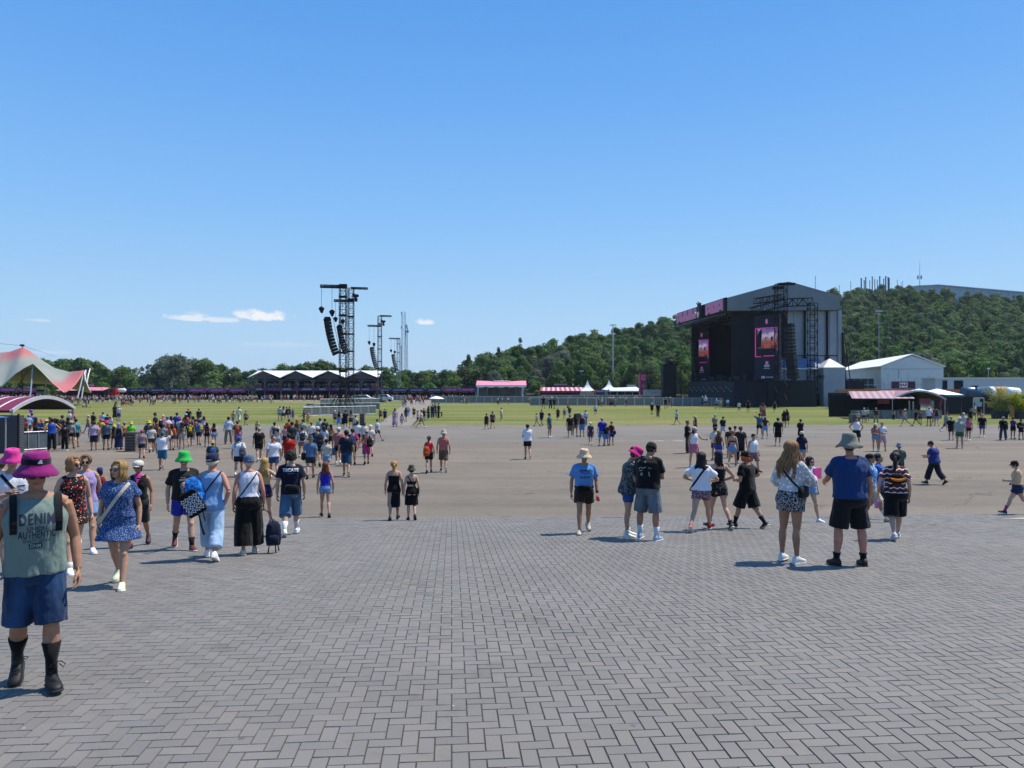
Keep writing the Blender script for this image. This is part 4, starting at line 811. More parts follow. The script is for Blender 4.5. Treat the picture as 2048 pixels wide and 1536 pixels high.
for k in range(6): w_ = (2.6-x0)/6; b.box((x0+w_*(k+.5), -.6, .55), (w_-.08, .12, 1.1))
part(b, "counter", mat("grey green counter panel", (.12, .15, .15), .6, .2, 1), t)
for c_, d_ in (((-3.6, 2, 2.2), (1.5, .08, .7)), ((1.6, 1.5, 2.2), (1.5, .08, .75))): b = MB(); b.box(c_, d_); part(b, "menu_board", mat("dusky pink board", (.3, .09, .13), .7, .2, 2), t)
b = MB(); b.tube([(-1.0, .5, 1.1), (-1.0, .5, 2.3)], .09, 8); b.tube([(-.5, .5, 1.1), (-.5, .5, 2.2)], .09, 8); part(b, "tap_column", STEEL, t)
b = MB(); b.tube([(2.9, .1, 2.6), (2.7, .1, 1.6), (2.95, .1, .6)], [.3, .16, .1], 8); part(b, "curtain", MAROON, t)
D = 112
for px, lb in ((1838, "white square pavilion tent peeking above the arch of the striped bar"), (1874, "white square pavilion tent with mint valance right of the striped bar's arch")):
    t = empty("pavilion_tent", lb, "tent", (X_(px, D), D, 0)); b = MB(); z0 = Z_(789, D); zp = Z_(777.5, D); h = 2.5
    b.loft([[(-h, -h, z0), (h, -h, z0), (h, h, z0), (-h, h, z0)], [(-.1, -.1, zp), (.1, -.1, zp), (.1, .1, zp), (-.1, .1, zp)]]); part(b, "roof", WHT, t); b = MB()
    for a, c in (((-h, -h), (h, -h)), ((h, -h), (h, h)), ((-h, h), (h, h)), ((-h, -h), (-h, h))): b.box(((a[0]+c[0])/2, (a[1]+c[1])/2, z0-.35), (abs(a[0]-c[0])+.04, abs(a[1]-c[1])+.04, .7))
    part(b, "valance", mat("mint valance", (.3, .42, .42), .6, .06), t); b = MB()
    for a in (-h, h):
        for c in (-h, h): b.tube([(a, c, 0), (a, c, z0)], .05, 6)
    part(b, "pole", ALU, t)
panel_run(1868, 831, 1950, 831, 3, 2.75, 0, "scrim_fence_panel", "tall black scrim panel right of the striped bar", "fence panel", BLKF, "tall black panels right of the striped bar", BLK)
panel_run(1964, 831, 2110, 831, 4, 2.9, 0, "scrim_fence_panel", "tall black scrim panel behind the bamboo planters", "fence panel", BLKF, "tall black panels behind the bamboo", BLK)
t = empty("gateway", "narrow steel framed gateway in the black fence, left of the bamboo", "gate", (X_(1957, 106.5), 106.5, 0)); b = MB(); 
for x in (-.75, .75): b.tube([(x, 0, 0), (x, 0, 2.5)], .06, 6)
b.tube([(-.75, 0, 2.5), (.75, 0, 2.5)], .06, 6); part(b, "frame", STEEL, t); b = MB(); b.box((-.2, .1, 2.15), (.9, .04, .6)); part(b, "notice", mat("pale notice", (.4, .45, .4), .6, .4, 3), t)
t = empty("tanker", "dark blue and white tanker trailer with orange patch parked behind the black fence", "tanker", (X_(1990, 118), 118, 0)); TB = mat("petrol blue tank", (.03, .075, .13), .35, .15, .7)
b = MB(); b.tube([(-4.9, 0, 3.1), (-4.7, 0, 3.1), (-1.1, 0, 3.1)], [.9, 1.05, 1.05], 20); part(b, "tank", TB, t, True); b = MB(); b.tube([(-1.1, 0, 3.1), (-.4, 0, 3.1)], 1.06, 20); b.tube([(1.2, 0, 3.1), (3.6, 0, 3.0)], [1.06, .95], 20); part(b, "white_section", WHT, t, True); b = MB(); b.tube([(-.4, 0, 3.1), (1.2, 0, 3.1)], 1.05, 20); part(b, "orange_section", mat("ochre tank", (.5, .26, .07), .5, .25, .8), t, True)
b = MB(); b.ell((-5.0, 0, 3.1), (.25, 1.0, 1.0)); part(b, "end_dome", TB, t, True); b = MB(); b.box((-3.2, 0, 4.2), (.25, 1.6, .2)); b.tube([(-3.1, 0, 2.05), (-3.1, 0, 4.25)], .12, 6); b.box((0, 0, 1.9), (9, 1.6, .3)); part(b, "chassis", BLK, t)
for x in (-3, 1.4, 2.6):
    b = MB(); b.tube([(x, -1.1, .55), (x, -.75, .55)], .55, 16); part(b, "wheel", BLK, t)
BAML = leaf_mat("bamboo leaves", (.2, .28, .03), (.38, .43, .06), (.58, .54, .1))
def bamboo(px, D, w_, h, seed, label):
    t = empty("bamboo_planter", label, "plant", (X_(px, D), D, 0)); r = np.random.RandomState(seed); b = MB(); rr = random.Random(seed); tips = []
    b2 = MB(); b2.loft([[(-.75, -.5, 0), (.75, -.5, 0), (.75, .5, 0), (-.75, .5, 0)], [(-.8, -.55, .9), (.8, -.55, .9), (.8, .55, .9), (-.8, .55, .9)]]); part(b2, "planter", DGREY, t)
    for k in range(26):
        x, y = rr.uniform(-.6, .6), rr.uniform(-.35, .35); lx = x*w_*.75+rr.uniform(-.35, .35); hh = h*rr.uniform(.5, 1.12); p = [V((x, y, .8)), V((x+lx*.3, y*1.5, .8+hh*.4)), V((x+lx*.75, y*2, hh*.85)), V((x+lx*1.15, y*2.4, hh*.97))]
        b.tube(p, [.018, .015, .01, .004], 5)
        for j in range(3): tips += [(p[j].lerp(p[j+1], q), .25+.13*j) for q in (.2, .5, .8, 1)]
    part(b, "cane", mat("bamboo cane", (.2, .22, .06), .6), t)
    vs = []; fs = []; tone = []
    for p, s in tips:
        for k in range(13):
            d = V((rr.gauss(0, 1), rr.gauss(0, 1), rr.gauss(-.1, .6))).normalized(); o = p+d*rr.uniform(.02, s); L = rr.uniform(.16, .3); e = V((rr.gauss(0, 1), rr.gauss(0, 1), rr.gauss(0, 1))).cross(d).normalized()*L*.16; i = len(vs)
            vs += [o, o+d*L*.4+e, o+d*L, o+d*L*.4-e]; fs.append((i, i+1, i+2, i+3)); tone.append(rr.uniform(0, 1))
    me = bpy.data.meshes.new("foliage"); me.from_pydata([tuple(v) for v in vs], [], fs); a = me.attributes.new("tone", 'FLOAT', 'FACE'); a.data.foreach_set('value', tone); link("foliage", me, t, [BAML])

bamboo(1999, 97, 1.5, 3.6, 3, "yellow-green bamboo in a dark planter left of the gap in the fence"); bamboo(2042, 96, 1.6, 3.3, 4, "bamboo plant in a dark planter cut by the right frame edge"); bamboo(2078, 97, 1.6, 3.4, 5, "bamboo plant beyond the right edge")
def bin_(px, fy, h, w_, label):
    p = spot(px, fy); t = empty("litter_bin", label, "bin", p); b = MB(); b.box((0, 0, h*.5), (w_, w_, h)); part(b, "crate_body", WOODB, t); b = MB()
    for k in range(6): b.box((0, -w_/2-.012, .14+k*(h-.28)/5), (w_*.8, .02, h/9))
    part(b, "slat", mat("dark bin slats", (.06, .05, .045), .9, .3, 4), t); b = MB(); b.box((0, 0, h+.03), (w_+.06, w_+.06, .05)); part(b, "lid", mat("bin lid", (.1, .09, .08), .8, .2, 2), t); b = MB(); b.box((0, -w_/2-.02, h-.22), (w_*.7, .03, .05)); part(b, "label_strip", mat("rust label", (.3, .16, .09), .8), t)
bin_(266, 902, 1.15, .68, "grey timber litter bin in the queue below the neon green shirt"); bin_(1709, 846, .95, .9, "grey timber litter bin on the grass left of the striped bar"); bin_(725, 851, 1.2, .5, "tall dark timber bin on the grass right of the speaker tower barriers"); bin_(1158.5, 845, 1.0, .8, "dark display box with pink posters on the grass edge between visitors")
# ------------------------------------------------------------------ left: maroon arched bar, black fence wall, blue canopy, stretch tent
D = 50; x_r = X_(146, D); t, pr = arch_bar("bar with a maroon barrel roof striped in white, at the left edge of the frame", -30.6, 49.2, 3.2, 9, 3.42, 2.6, R(89), 9, MAROON, mat("white roof stripe", (.66, .62, .64), .6, .05))
b = MB(); b.box((0, 5.5, 1.0), (5.0, .1, 2.0)); part(b, "back_wall", DARKIN, t)
t = empty("bar_counter_fence", "low steel fence wrapped in grey-blue cloth before the maroon bar", "fence", (0, 0, 0)); b = MB()
for (pa, pb) in (((37, 902), (98, 898)), ((98, 898), (127, 886))):
    A, B_ = spot(*pa), spot(*pb); b.loft([[A+V((0, 0, .05)), A+V((0, 0, 1.15)), A+V((0, .05, 1.15)), A+V((0, .05, .05))], [B_+V((0, 0, .05)), B_+V((0, 0, 1.15)), B_+V((0, .05, 1.15)), B_+V((0, .05, .05))]])
part(b, "cloth", mat("grey blue fence cloth", (.075, .095, .12), .7, .35, 1.2), t); b = MB()
for (pa, pb) in (((37, 902), (98, 898)), ((98, 898), (127, 886))):
    A, B_ = spot(*pa), spot(*pb)
    for z in (.06, 1.17): b.tube([A+V((0, -.03, z)), B_+V((0, -.03, z))], .03, 6)
    for k in range(4): q = A.lerp(B_, k/3); b.tube([q+V((0, -.03, 0)), q+V((0, -.03, 1.17))], .03, 6)
part(b, "rail", STEEL, t)
WV, n = newmat("dark woven screen"); P = n.add("TexCoord").outputs["Object"]; mp = n.add("Mapping"); n.l.new(P, mp.inputs[0]); mp.inputs["Rotation"].default_value = (0, R(35), 0)
wv = n.add("TexWave"); n.l.new(mp.outputs[0], wv.inputs[0]); wv.inputs["Scale"].default_value = 3.5; n.set(n.b, "Base Color", n.ramp(wv.outputs[1], ((.3, (.03, .034, .042)), (.7, (.075, .08, .095))))); n.b.inputs["Roughness"].default_value = .7
A = spot(37, 906); t = empty("screen_wall", "dark diagonal-patterned screen wall below the blue canopy at the left edge", "wall", A); b = MB(); b.box((-2.2, .3, 1.15), (4.4, .5, 2.3)); part(b, "panel", WV, t); b = MB()
for x in (-4.3, -2.1, 0): b.box((x, 0, 1.2), (.08, .1, 2.4))
part(b, "post", BLK, t)
t = empty("canopy", "blue pointed canopy jutting in over the dark screen wall", "canopy", A+V((-2.2, -1.2, 0))); b = MB(); b.loft([[(-2.2, -1, 2.2), (2.1, -.6, 2.22), (2.1, .6, 2.22), (-2.2, 1.0, 2.2)], [(-2.2, -.9, 2.26), (1.9, -.5, 2.25), (1.9, .5, 2.25), (-2.2, .9, 2.26)], [(-1.9, -.2, 2.8), (-1.6, -.1, 2.76), (-1.6, .1, 2.76), (-1.9, .2, 2.8)]]); part(b, "cloth", BLUEC, t); b = MB()
for x, y in ((-2.1, -.9), (1.9, -.5), (-2.1, .9), (1.9, .5)): b.tube([(x, y, 0), (x, y, 2.2)], .04, 6)
part(b, "pole", STEEL, t)
def stretch_tent():
    D = 152; t = empty("stretch_tent", "big pale green stretch tent with faded red peaks, at the left over the crowd", "tent", (X_(60, D), D, 0)); cx = X_(60, D)
    W = lambda px, py, d: np.array((X_(px, d)-cx, d-D, Z_(py, d)))
    # anchor heights: (px, py, depth, weight)
    anchors = [(-190, 800, 146), (-90, 705, 160), (-60, 772, 142), (5, 776, 143), (-10, 700, 158), (45, 692, 160), (66, 727, 143), (129, 784, 140), (104, 745, 160), (168, 737, 158), (182, 782, 168), (100, 770, 176), (0, 765, 178), (-100, 770, 178), (175, 739, 152)]
    def edge_front(px):
        ks = [(-190, 800), (-130, 752), (-60, 775), (4, 773), (30, 748), (48, 736), (66, 727), (84, 744), (105, 766), (129, 786)]
        return float(np.interp(px, [a for a, b in ks], [b for a, b in ks]))
    n_, m_ = 84, 26; vs = []; tones = []
    for j in range(m_+1):
        v = j/m_
        for i in range(n_+1):
            u = i/n_; pf = -190+u*319; yf = edge_front(pf); sag = 0
            A = W(pf, yf, 142.0)
            pr_ = -190+u*360; yr = float(np.interp(pr_, [-190, -150, -95, -50, 0, 20, 40, 45, 52, 66, 90, 110, 140, 168], [760, 735, 712, 702, 702, 700, 693, 691, 694, 704, 722, 735, 742, 738])); B = W(pr_, yr, 160.0-8*max(0, u-.85)/.15*.5)
            pb = -190+u*372; yb = float(np.interp(pb, [-190, -100, 0, 100, 182], [795, 768, 764, 768, 786])); Cc = W(pb, yb, 178.0)
            if v < .6: f_ = v/.6; p = A*(1-f_)+B*f_; p[2] += -math.sin(f_*math.pi)*.9*(.5+.5*u)+0; 
            else: f_ = (v-.6)/.4; p = B*(1-f_)+Cc*f_; p[2] -= math.sin(f_*math.pi)*.6
            vs.append(tuple(p))
    fs = [(j*(n_+1)+i, j*(n_+1)+i+1, (j+1)*(n_+1)+i+1, (j+1)*(n_+1)+i) for j in range(m_) for i in range(n_)]
    me = bpy.data.meshes.new("canopy"); me.from_pydata(vs, [], fs); me.polygons.foreach_set('use_smooth', [True]*len(fs))
    # faded red print spreading from the peaks and the right corner
    pk_ = [W(45, 691, 160), W(166, 738, 157), W(132, 768, 144)]; at = me.attributes.new("red", 'FLOAT', 'POINT'); val = []
    for p in vs:
        a = max(0, 1.2-np.linalg.norm((np.array(p)-pk_[0])*np.array((.7, .25, 1.0)))/4.6); s_ = pk_[2]-pk_[1]; q = np.clip(np.dot(np.array(p)-pk_[1], s_)/np.dot(s_, s_), 0, 1); d = np.linalg.norm((np.array(p)-(pk_[1]+q*s_))*np.array((1, .3, .8))); a = max(a, 1.25-d/3.0*(1 if p[0] > pk_[2][0]-8 else 2)); val.append(float(min(1, max(0, a))))
    at.data.foreach_set('value', val)
    m, n = newmat("stretch fabric"); r_ = n.add("Attribute", attribute_name="red").outputs["Fac"]; P = n.add("TexCoord").outputs["Object"]
    c = n.mix(n.ramp(r_, ((.25, (0, 0, 0)), (.7, (1, 1, 1)))), n.ramp(n.noise(P, .15, 3), ((.3, (.23, .235, .18)), (.7, (.28, .285, .225)))), (.42, .12, .1)); n.set(n.b, "Base Color", c); n.b.inputs["Roughness"].default_value = .45
    tl = n.add("BsdfTranslucent"); n.set(tl, 0, c); mx = n.add("MixShader"); mx.inputs[0].default_value = .02; n.l.new(n.b.outputs[0], mx.inputs[1]); n.l.new(tl.outputs[0], mx.inputs[2]); n.l.new(mx.outputs[0], n.n["Material Output"].inputs[0])
    o = link("canopy", me, t, [m]); sm_ = o.modifiers.new("thickness", 'SOLIDIFY'); sm_.thickness = .04
    def T(px, py, d): return tuple(W(px, py, d))
    b = MB()
    for a, c in ((T(66, 728, 143), T(60, 799, 140)), (T(45, 693, 160), T(45, 797, 166)), (T(93, 757, 150), T(88, 798, 150)), (T(168, 740, 157), T(155, 797, 150)), (T(172, 740, 158), T(163, 797, 152)), (T(-60, 775, 142), T(-62, 800, 142)), (T(58, 738, 158), T(24, 790, 160))): b.tube([a, (a[0], a[1], a[2]) if False else c], .14, 8)
    part(b, "pole", ALU, t)
    b = MB(); b.ell(T(44, 690.5, 160), (.5, .5, .25)); b.ell(T(171, 736.5, 157), (.5, .4, .3)); part(b, "pole_cap", BLK, t)
    b = MB(); wht = [T(172, 738, 157), T(169, 748, 156), T(172, 762, 155), T(178, 778, 154), T(183, 785, 153)]
    b.tube(wht, [.12, .35, .35, .2, .08], 8, flat=.3); b.tube([T(180, 737, 160), T(176, 752, 158), T(174, 766, 157)], [.1, .14, .06], 6); part(b, "corner_flap", WHT, t)
    b = MB()
    for a, c in ((T(129, 785, 140), T(143, 808, 136)), (T(183, 785, 153), T(190, 792, 152)), (T(171, 737, 157), T(222, 800, 150)), (T(44, 691, 160), T(114, 714, 260)), (T(44, 691, 160), T(-60, 682, 150))): b.tube([a, c], .03, 5)
    part(b, "guy_rope", BLK, t)
stretch_tent()
# ------------------------------------------------------------------ masts, hilltop poles, ski hall
def lamp_mast(px, D, ytop, zb, r, label, heads):
    t = empty("floodlight_mast", label, "mast", (X_(px, D), D, zb)); H = Z_(ytop, D)-zb; b = MB(); b.tube([(0, 0, 0), (0, 0, H)], [r, r*.6], 8); part(b, "pole", ALU, t)
    b = MB()
    for k in range(heads): b.box(((k-(heads-1)/2)*.75, -.2, H), (.6, .3, .4))
    b.box((0, 0, H-.1), (heads*.75, .12, .12)); part(b, "lamp_head", OFFW, t)
lamp_mast(1226, 255, 650, 0, .28, "tall slim grey floodlight mast rising above the trees left of the stage", 3); lamp_mast(1758, 290, 622, hill(X_(1758, 290), 290)-1, .14, "grey floodlight mast among the hillside trees behind the white hall", 4)
lamp_mast(1163, 258, 742, 0, .12, "short lamp post with white heads above the pagoda tents", 2); lamp_mast(1977, 200, 737, 0, .1, "thin lamp post before the trees above the white cabin row", 1); lamp_mast(1631, 482, 553, 50, .3, "thin dark mast on the hilltop just above the stage roof", 1)
for i, (px, yt, th) in enumerate(((1702, 564, .16), (1723, 558, .4), (1729, 562, .3), (1732, 556, .35), (1740, 562, .2), (1745, 554.5, .32), (1750, 560, .25), (1755, 561, .22), (1760, 554, .36), (1768, 559, .28), (1772, 554, .38), (1777, 556, .45), (1779, 558, .3), (1795, 561, .14), (1803, 566, .12), (1806, 563, .12), (1679, 572, .14))):
    D = 492; x = X_(px, D); zb = hill(x, D)-1; b = MB(); b.tube([(0, 0, 0), (0, 0, Z_(yt, D)-zb)], th, 6); b.tube([(0, 0, Z_(yt, D)-zb), (0, 0, Z_(yt, D)-zb+.5)], th*1.4, 6); o = b.obj("hilltop_pole", mat("dark blue-grey pole", (.05, .09, .15), .6)); o.location = (x, D, zb)
    tag(o, "slim dark pole standing in the cluster on the hilltop" if th >= .2 else "hair-thin outlying pole on the hilltop", "pole", "dark poles on the hilltop" if th >= .2 else "thin outlying hilltop poles")
t = empty("hilltop_mast", "antenna mast at the left end of the long hilltop hall", "mast", (X_(1840, 486), 486, 60)); b = MB(); zt = Z_(520, 486)-60; b.tube([(0, 0, 0), (0, 0, zt*.6), (0, 0, zt)], [.25, .16, .05], 6); part(b, "pole", PALE, t); b = MB()
for x in (-1.2, 1.0): b.box((x, 0, zt*.58), (.7, .6, 2.4))
b.bar((-1.2, 0, zt*.58), (1.0, 0, zt*.58), .15); part(b, "antenna", PALE, t)
D = 505; t = empty("hilltop_hall", "long sloping hall with pale roof on the crest at the upper right", "building", (X_(1835, D), D, 50)); x1 = X_(2140, D)-X_(1835, D); z0, zr0, zr1 = Z_(625, D)-50, Z_(568, D)-50, Z_(588, D)-50
b = MB(); b.loft([[(0, 0, z0), (0, 0, zr0-1.0), (0, 14, zr0-1.0), (0, 14, z0)], [(14, 0, z0), (14, 0, zr0-.6), (14, 14, zr0-.6), (14, 14, z0)], [x1, 0, 0] and [(x1, 0, z0-8), (x1, 0, zr1-1.4), (x1, 14, zr1-1.4), (x1, 14, z0-8)]]); part(b, "wall", mat("hall cladding", (.4, .43, .46), .6, .15, .15), t)
b = MB(); b.loft([[(-.5, -1, zr0-1.0), (-.5, 15, zr0-.2), (-.5, 15, zr0-.7), (-.5, -1, zr0-1.5)], [(14, -1, zr0-.3), (14, 15, zr0+.9), (14, 15, zr0+.3), (14, -1, zr0-.8)], [(x1, -1, zr1-1.2), (x1, 15, zr1+.4), (x1, 15, zr1-.2), (x1, -1, zr1-1.8)]]); part(b, "roof", OFFW, t)
b = MB()
for k in range(16): f_ = .18+k*.05; p = V((14, 0, zr0-2.2)).lerp(V((x1, 0, zr1-3)), f_); b.box(p+V((0, -.1, -.3)), (2.2 if k % 3 else 1.0, .3, 1.5))
part(b, "window", mat("pale hall window", (.32, .4, .5), .4, .3, .4), t)
# info kiosk with white umbrella and steel rails on the lawn right of the path
t = empty("parasol", "open white parasol over the group beside the path", "parasol", spot(873, 830)); b = MB(); b.lathe([(1.15, 2.35), (1.1, 2.4), (.6, 2.62), (.02, 2.75)], n=16); part(b, "canopy", WHT, t, True); b = MB(); b.tube([(0, 0, 0), (0, 0, 2.7)], .025, 6); part(b, "pole", STEEL, t)
t = empty("flight_case_table", "low black bench on the grass under the white parasol", "table", spot(866, 833)); b = MB(); b.box((0, 0, .55), (2.6, .8, .1)); part(b, "top", BLK, t); b = MB()
for x in (-1.2, 1.2): b.box((x, 0, .25), (.1, .7, .5))
part(b, "leg", BLK, t)

# ------------------------------------------------------------------ people: one continuous body, clothing as parts
def skin_mat(i):
    nm = f"skin {i}"
    if nm in _mats: return _mats[nm]
    col = [(.41, .235, .155), (.345, .18, .11), (.46, .28, .195), (.28, .14, .082), (.15, .075, .045), (.44, .205, .145)][i]
    m, g = newmat(nm); o = g.add("TexCoord").outputs["Object"]; f = g.noise(o, 14, 4)
    g.set(g.b, "Base Color", g.ramp(f, ((.3, tuple(x*.88 for x in col)), (.7, tuple(x*1.08 for x in col))))); g.b.inputs["Roughness"].default_value = .6; g.b.inputs["Specular IOR Level"].default_value = .28
    g.b.inputs["Subsurface Weight"].default_value = .12; g.b.inputs["Subsurface Radius"].default_value = (.02, .008, .004); g.b.inputs["Subsurface Scale"].default_value = .5
    _mats[nm] = m; return m
def cloth(c, pat=None, c2=None, c3=None):
    nm = f"cloth {c} {pat} {c2}"
    if nm in _mats: return _mats[nm]
    col = tuple(min(.8, x*.76) for x in lin(c)); m, g = newmat(nm); o = g.add("TexCoord").outputs["Object"]
    st = g.add("Mapping"); g.l.new(o, st.inputs[0]); st.inputs["Scale"].default_value = (1, 1, .45); fold = g.noise(st.outputs[0], 11, 4, .55); f2 = g.noise(o, 3, 3)
    c0 = g.ramp(f2, ((.3, tuple(x*.9 for x in col)), (.7, tuple(x*1.06 for x in col))))
    d2 = lin(c2) if c2 else None; sp = g.add("SeparateXYZ"); g.l.new(o, sp.inputs[0]); X, Y, Z = sp.outputs
    def vor(s, feat='F1'):
        v = g.add("TexVoronoi", feature=feat); g.l.new(o, v.inputs["Vector"]); v.inputs["Scale"].default_value = s; return v
    if pat == 'dots': c0 = g.mix(g.math('LESS_THAN', vor(80).outputs["Distance"], .24), c0, d2)
    elif pat == 'stripe': c0 = g.mix(g.math('GREATER_THAN', g.math('FRACT', g.math('MULTIPLY', X, 17)), .62), c0, d2)
    elif pat == 'zigzag':
        tri = g.math('ABSOLUTE', g.math('SUBTRACT', g.math('FRACT', g.math('MULTIPLY', X, 9)), .5)); t = g.math('FRACT', g.math('ADD', g.math('MULTIPLY', Z, 11), g.math('MULTIPLY', tri, .55)))
        c0 = g.mix(g.math('GREATER_THAN', t, .5), c0, (.03, .02, .025)); c0 = g.mix(g.math('LESS_THAN', g.math('ABSOLUTE', g.math('SUBTRACT', t, .5)), .1), c0, d2)
    elif pat == 'floral':
        v = vor(20); c0 = g.mix(g.math('LESS_THAN', v.outputs["Distance"], .36), c0, d2); v2 = vor(31); c0 = g.mix(g.math('LESS_THAN', v2.outputs["Distance"], .22), c0, lin(c3 or 'c9b9a0'))
    elif pat == 'leopard': c0 = g.mix(g.math('GREATER_THAN', g.noise(o, 62, 2), .53), c0, d2)
    elif pat == 'camo': c0 = g.mix(g.math('GREATER_THAN', g.noise(o, 22, 2), .5), c0, d2); c0 = g.mix(g.math('GREATER_THAN', g.noise(o, 31, 2), .58), c0, lin(c3 or '14181c'))
    elif pat == 'band': c0 = g.mix(g.math('GREATER_THAN', g.math('FRACT', g.math('MULTIPLY', Z, 14)), .55), c0, d2)
    elif pat == 'denim': c0 = g.mix(g.ramp(g.noise(st.outputs[0], 6, 4), ((.42, (0, 0, 0)), (.72, (.75, .75, .75)))), c0, d2 or tuple(min(.8, x*1.7) for x in col)); c0 = g.mix(.25, c0, g.ramp(g.noise(o, 300, 2), ((.3, (.3, .3, .3)), (.7, (.7, .7, .7)))), 'OVERLAY')
    g.set(g.b, "Base Color", c0); g.b.inputs["Roughness"].default_value = .85; g.b.inputs["Specular IOR Level"].default_value = .2; g.b.inputs["Sheen Weight"].default_value = .12
    g.bump(fold, .55, .03); _mats[nm] = m; return m
def hair_mat(c):
    nm = f"hair {c}"
    if nm in _mats: return _mats[nm]
    col = lin(c); m, g = newmat(nm); o = g.add("TexCoord").outputs["Object"]; st = g.add("Mapping"); g.l.new(o, st.inputs[0]); st.inputs["Scale"].default_value = (1, 1, .12); f = g.noise(st.outputs[0], 70, 3)
    g.set(g.b, "Base Color", g.ramp(f, ((.3, tuple(x*.55 for x in col)), (.7, tuple(min(1, x*1.35) for x in col))))); g.b.inputs["Roughness"].default_value = .58; g.b.inputs["Specular IOR Level"].default_value = .3; g.bump(f, .6, .012); _mats[nm] = m; return m
EYE = mat("eye", (.03, .02, .018), .2, .1); GLASS = mat("sunglass lens", (.008, .008, .01), .12, .1, 1, spec=.7); SOLEW = mat("white rubber sole", (.6, .59, .56), .7, .1, 8); SOLEK = mat("dark rubber sole", (.02, .02, .02), .8, .2, 8)
def remesh(b, vox, it=3):
    me = b.mesh("tmp"); o = bpy.data.objects.new("tmp", me); C.objects.link(o); r = o.modifiers.new("r", 'REMESH'); r.mode = 'VOXEL'; r.voxel_size = vox; r.use_smooth_shade = True
    if it: s = o.modifiers.new("s", 'SMOOTH'); s.factor = .5; s.iterations = it
    out = bpy.data.meshes.new_from_object(o.evaluated_get(bpy.context.evaluated_depsgraph_get())); bpy.data.objects.remove(o); bpy.data.meshes.remove(me); out.materials.clear()
    if 'material_index' in out.attributes: out.polygons.foreach_set('material_index', [0]*len(out.polygons))
    return out
def wrinkle(me, amp, seed, fz=.5, fr=13):
    n = len(me.vertices); co = np.empty(n*3, np.float32); no = np.empty(n*3, np.float32); me.vertices.foreach_get('co', co); me.vertices.foreach_get('normal', no); co = co.reshape(-1, 3); no = no.reshape(-1, 3); d = np.empty(n, np.float32); s = V((seed*3.1, seed*1.7, seed*.3))
    for i in range(n):
        p = co[i]; q = V((p[0]*fr, p[1]*fr, p[2]*fr*fz))+s; d[i] = noise.noise(q)*.7+(1-abs(noise.noise(q*1.7)))*.6-.45
    co += no*(d*amp)[:, None]; me.vertices.foreach_set('co', co.ravel()); me.update()
_hands = {}
def hand(curl):
    """left hand: wrist at origin, fingers along -Z, palm towards -X (the body), thumb towards -Y (forward)"""
    if curl in _hands: return _hands[curl]
    b = MB(); b.tube([(0, 0, .015), (0, 0, -.02), (0, -.002, -.06), (0, -.002, -.095)], [.026, .033, .041, .036], 12, ref=(0, 1, 0), flat=.42)
    for k, (y, L) in enumerate(((-.031, .068), (-.0105, .077), (.0105, .071), (.031, .056))):
        p = V((0, y, -.088)); a = curl*.55+.05*k; pts = [p]; 
        for j in range(3): L_ = L*(.45, .32, .25)[j]; p = p+V((-math.sin(a)*L_, y*.06, -math.cos(a)*L_)); pts.append(p); a += curl*(.9 if j == 0 else .7)
        b.tube([V((0, y*.8, -.06))]+pts, [.0095, .0098, .009, .0085, .006], 8)
    c = .25+curl*.35; b.tube([(0, -.018, -.022), (-.012*c*3, -.045, -.05), (-.02-.02*c, -.055, -.082), (-.026-.03*c, -.05, -.105)], [.014, .0125, .0105, .0075], 8)
    _hands[curl] = remesh(b, .0042, 2); return _hands[curl]
TOR = {'m': [(.80, .10, .09, 0), (.86, .165, .118, .012), (.93, .174, .12, .014), (1.0, .162, .114, .006), (1.08, .153, .107, 0), (1.18, .160, .110, -.002), (1.28, .174, .118, 0), (1.36, .180, .110, .006), (1.41, .172, .088, .012), (1.45, .125, .07, .018), (1.49, .07, .062, .02)],
       'f': [(.80, .10, .09, 0), (.86, .172, .122, .014), (.93, .178, .125, .016), (1.0, .156, .108, .008), (1.08, .128, .092, 0), (1.18, .134, .095, -.002), (1.28, .148, .104, -.002), (1.36, .150, .096, .006), (1.41, .145, .08, .012), (1.45, .105, .062, .018), (1.49, .056, .054, .02)]}
LEGS = {'stand': ((.03, .04, .06, 0), (-.03, .02, .06, 0)), 'wide': ((.05, .03, .14, 0), (-.03, .02, .14, 0)), 'walk1': ((.36, .1, .02, -.12), (-.30, .38, .02, .55)), 'walk2': ((-.30, .38, .02, .55), (.36, .1, .02, -.12)), 'step1': ((.02, .03, .02, 0), (.05, .85, .02, .75)), 'step2': ((.05, .85, .02, .75), (.02, .03, .02, 0)),
        'stride1': ((.5, .12, .02, -.2), (-.42, .45, .02, .8)), 'stride2': ((-.42, .45, .02, .8), (.5, .12, .02, -.2)), 'shift': ((.08, .12, .1, 0), (-.02, .0, .02, 0)), 'sit': ((1.5, .3, .12, -1.1), (1.55, .45, .2, -1.0))}
class Sk: pass
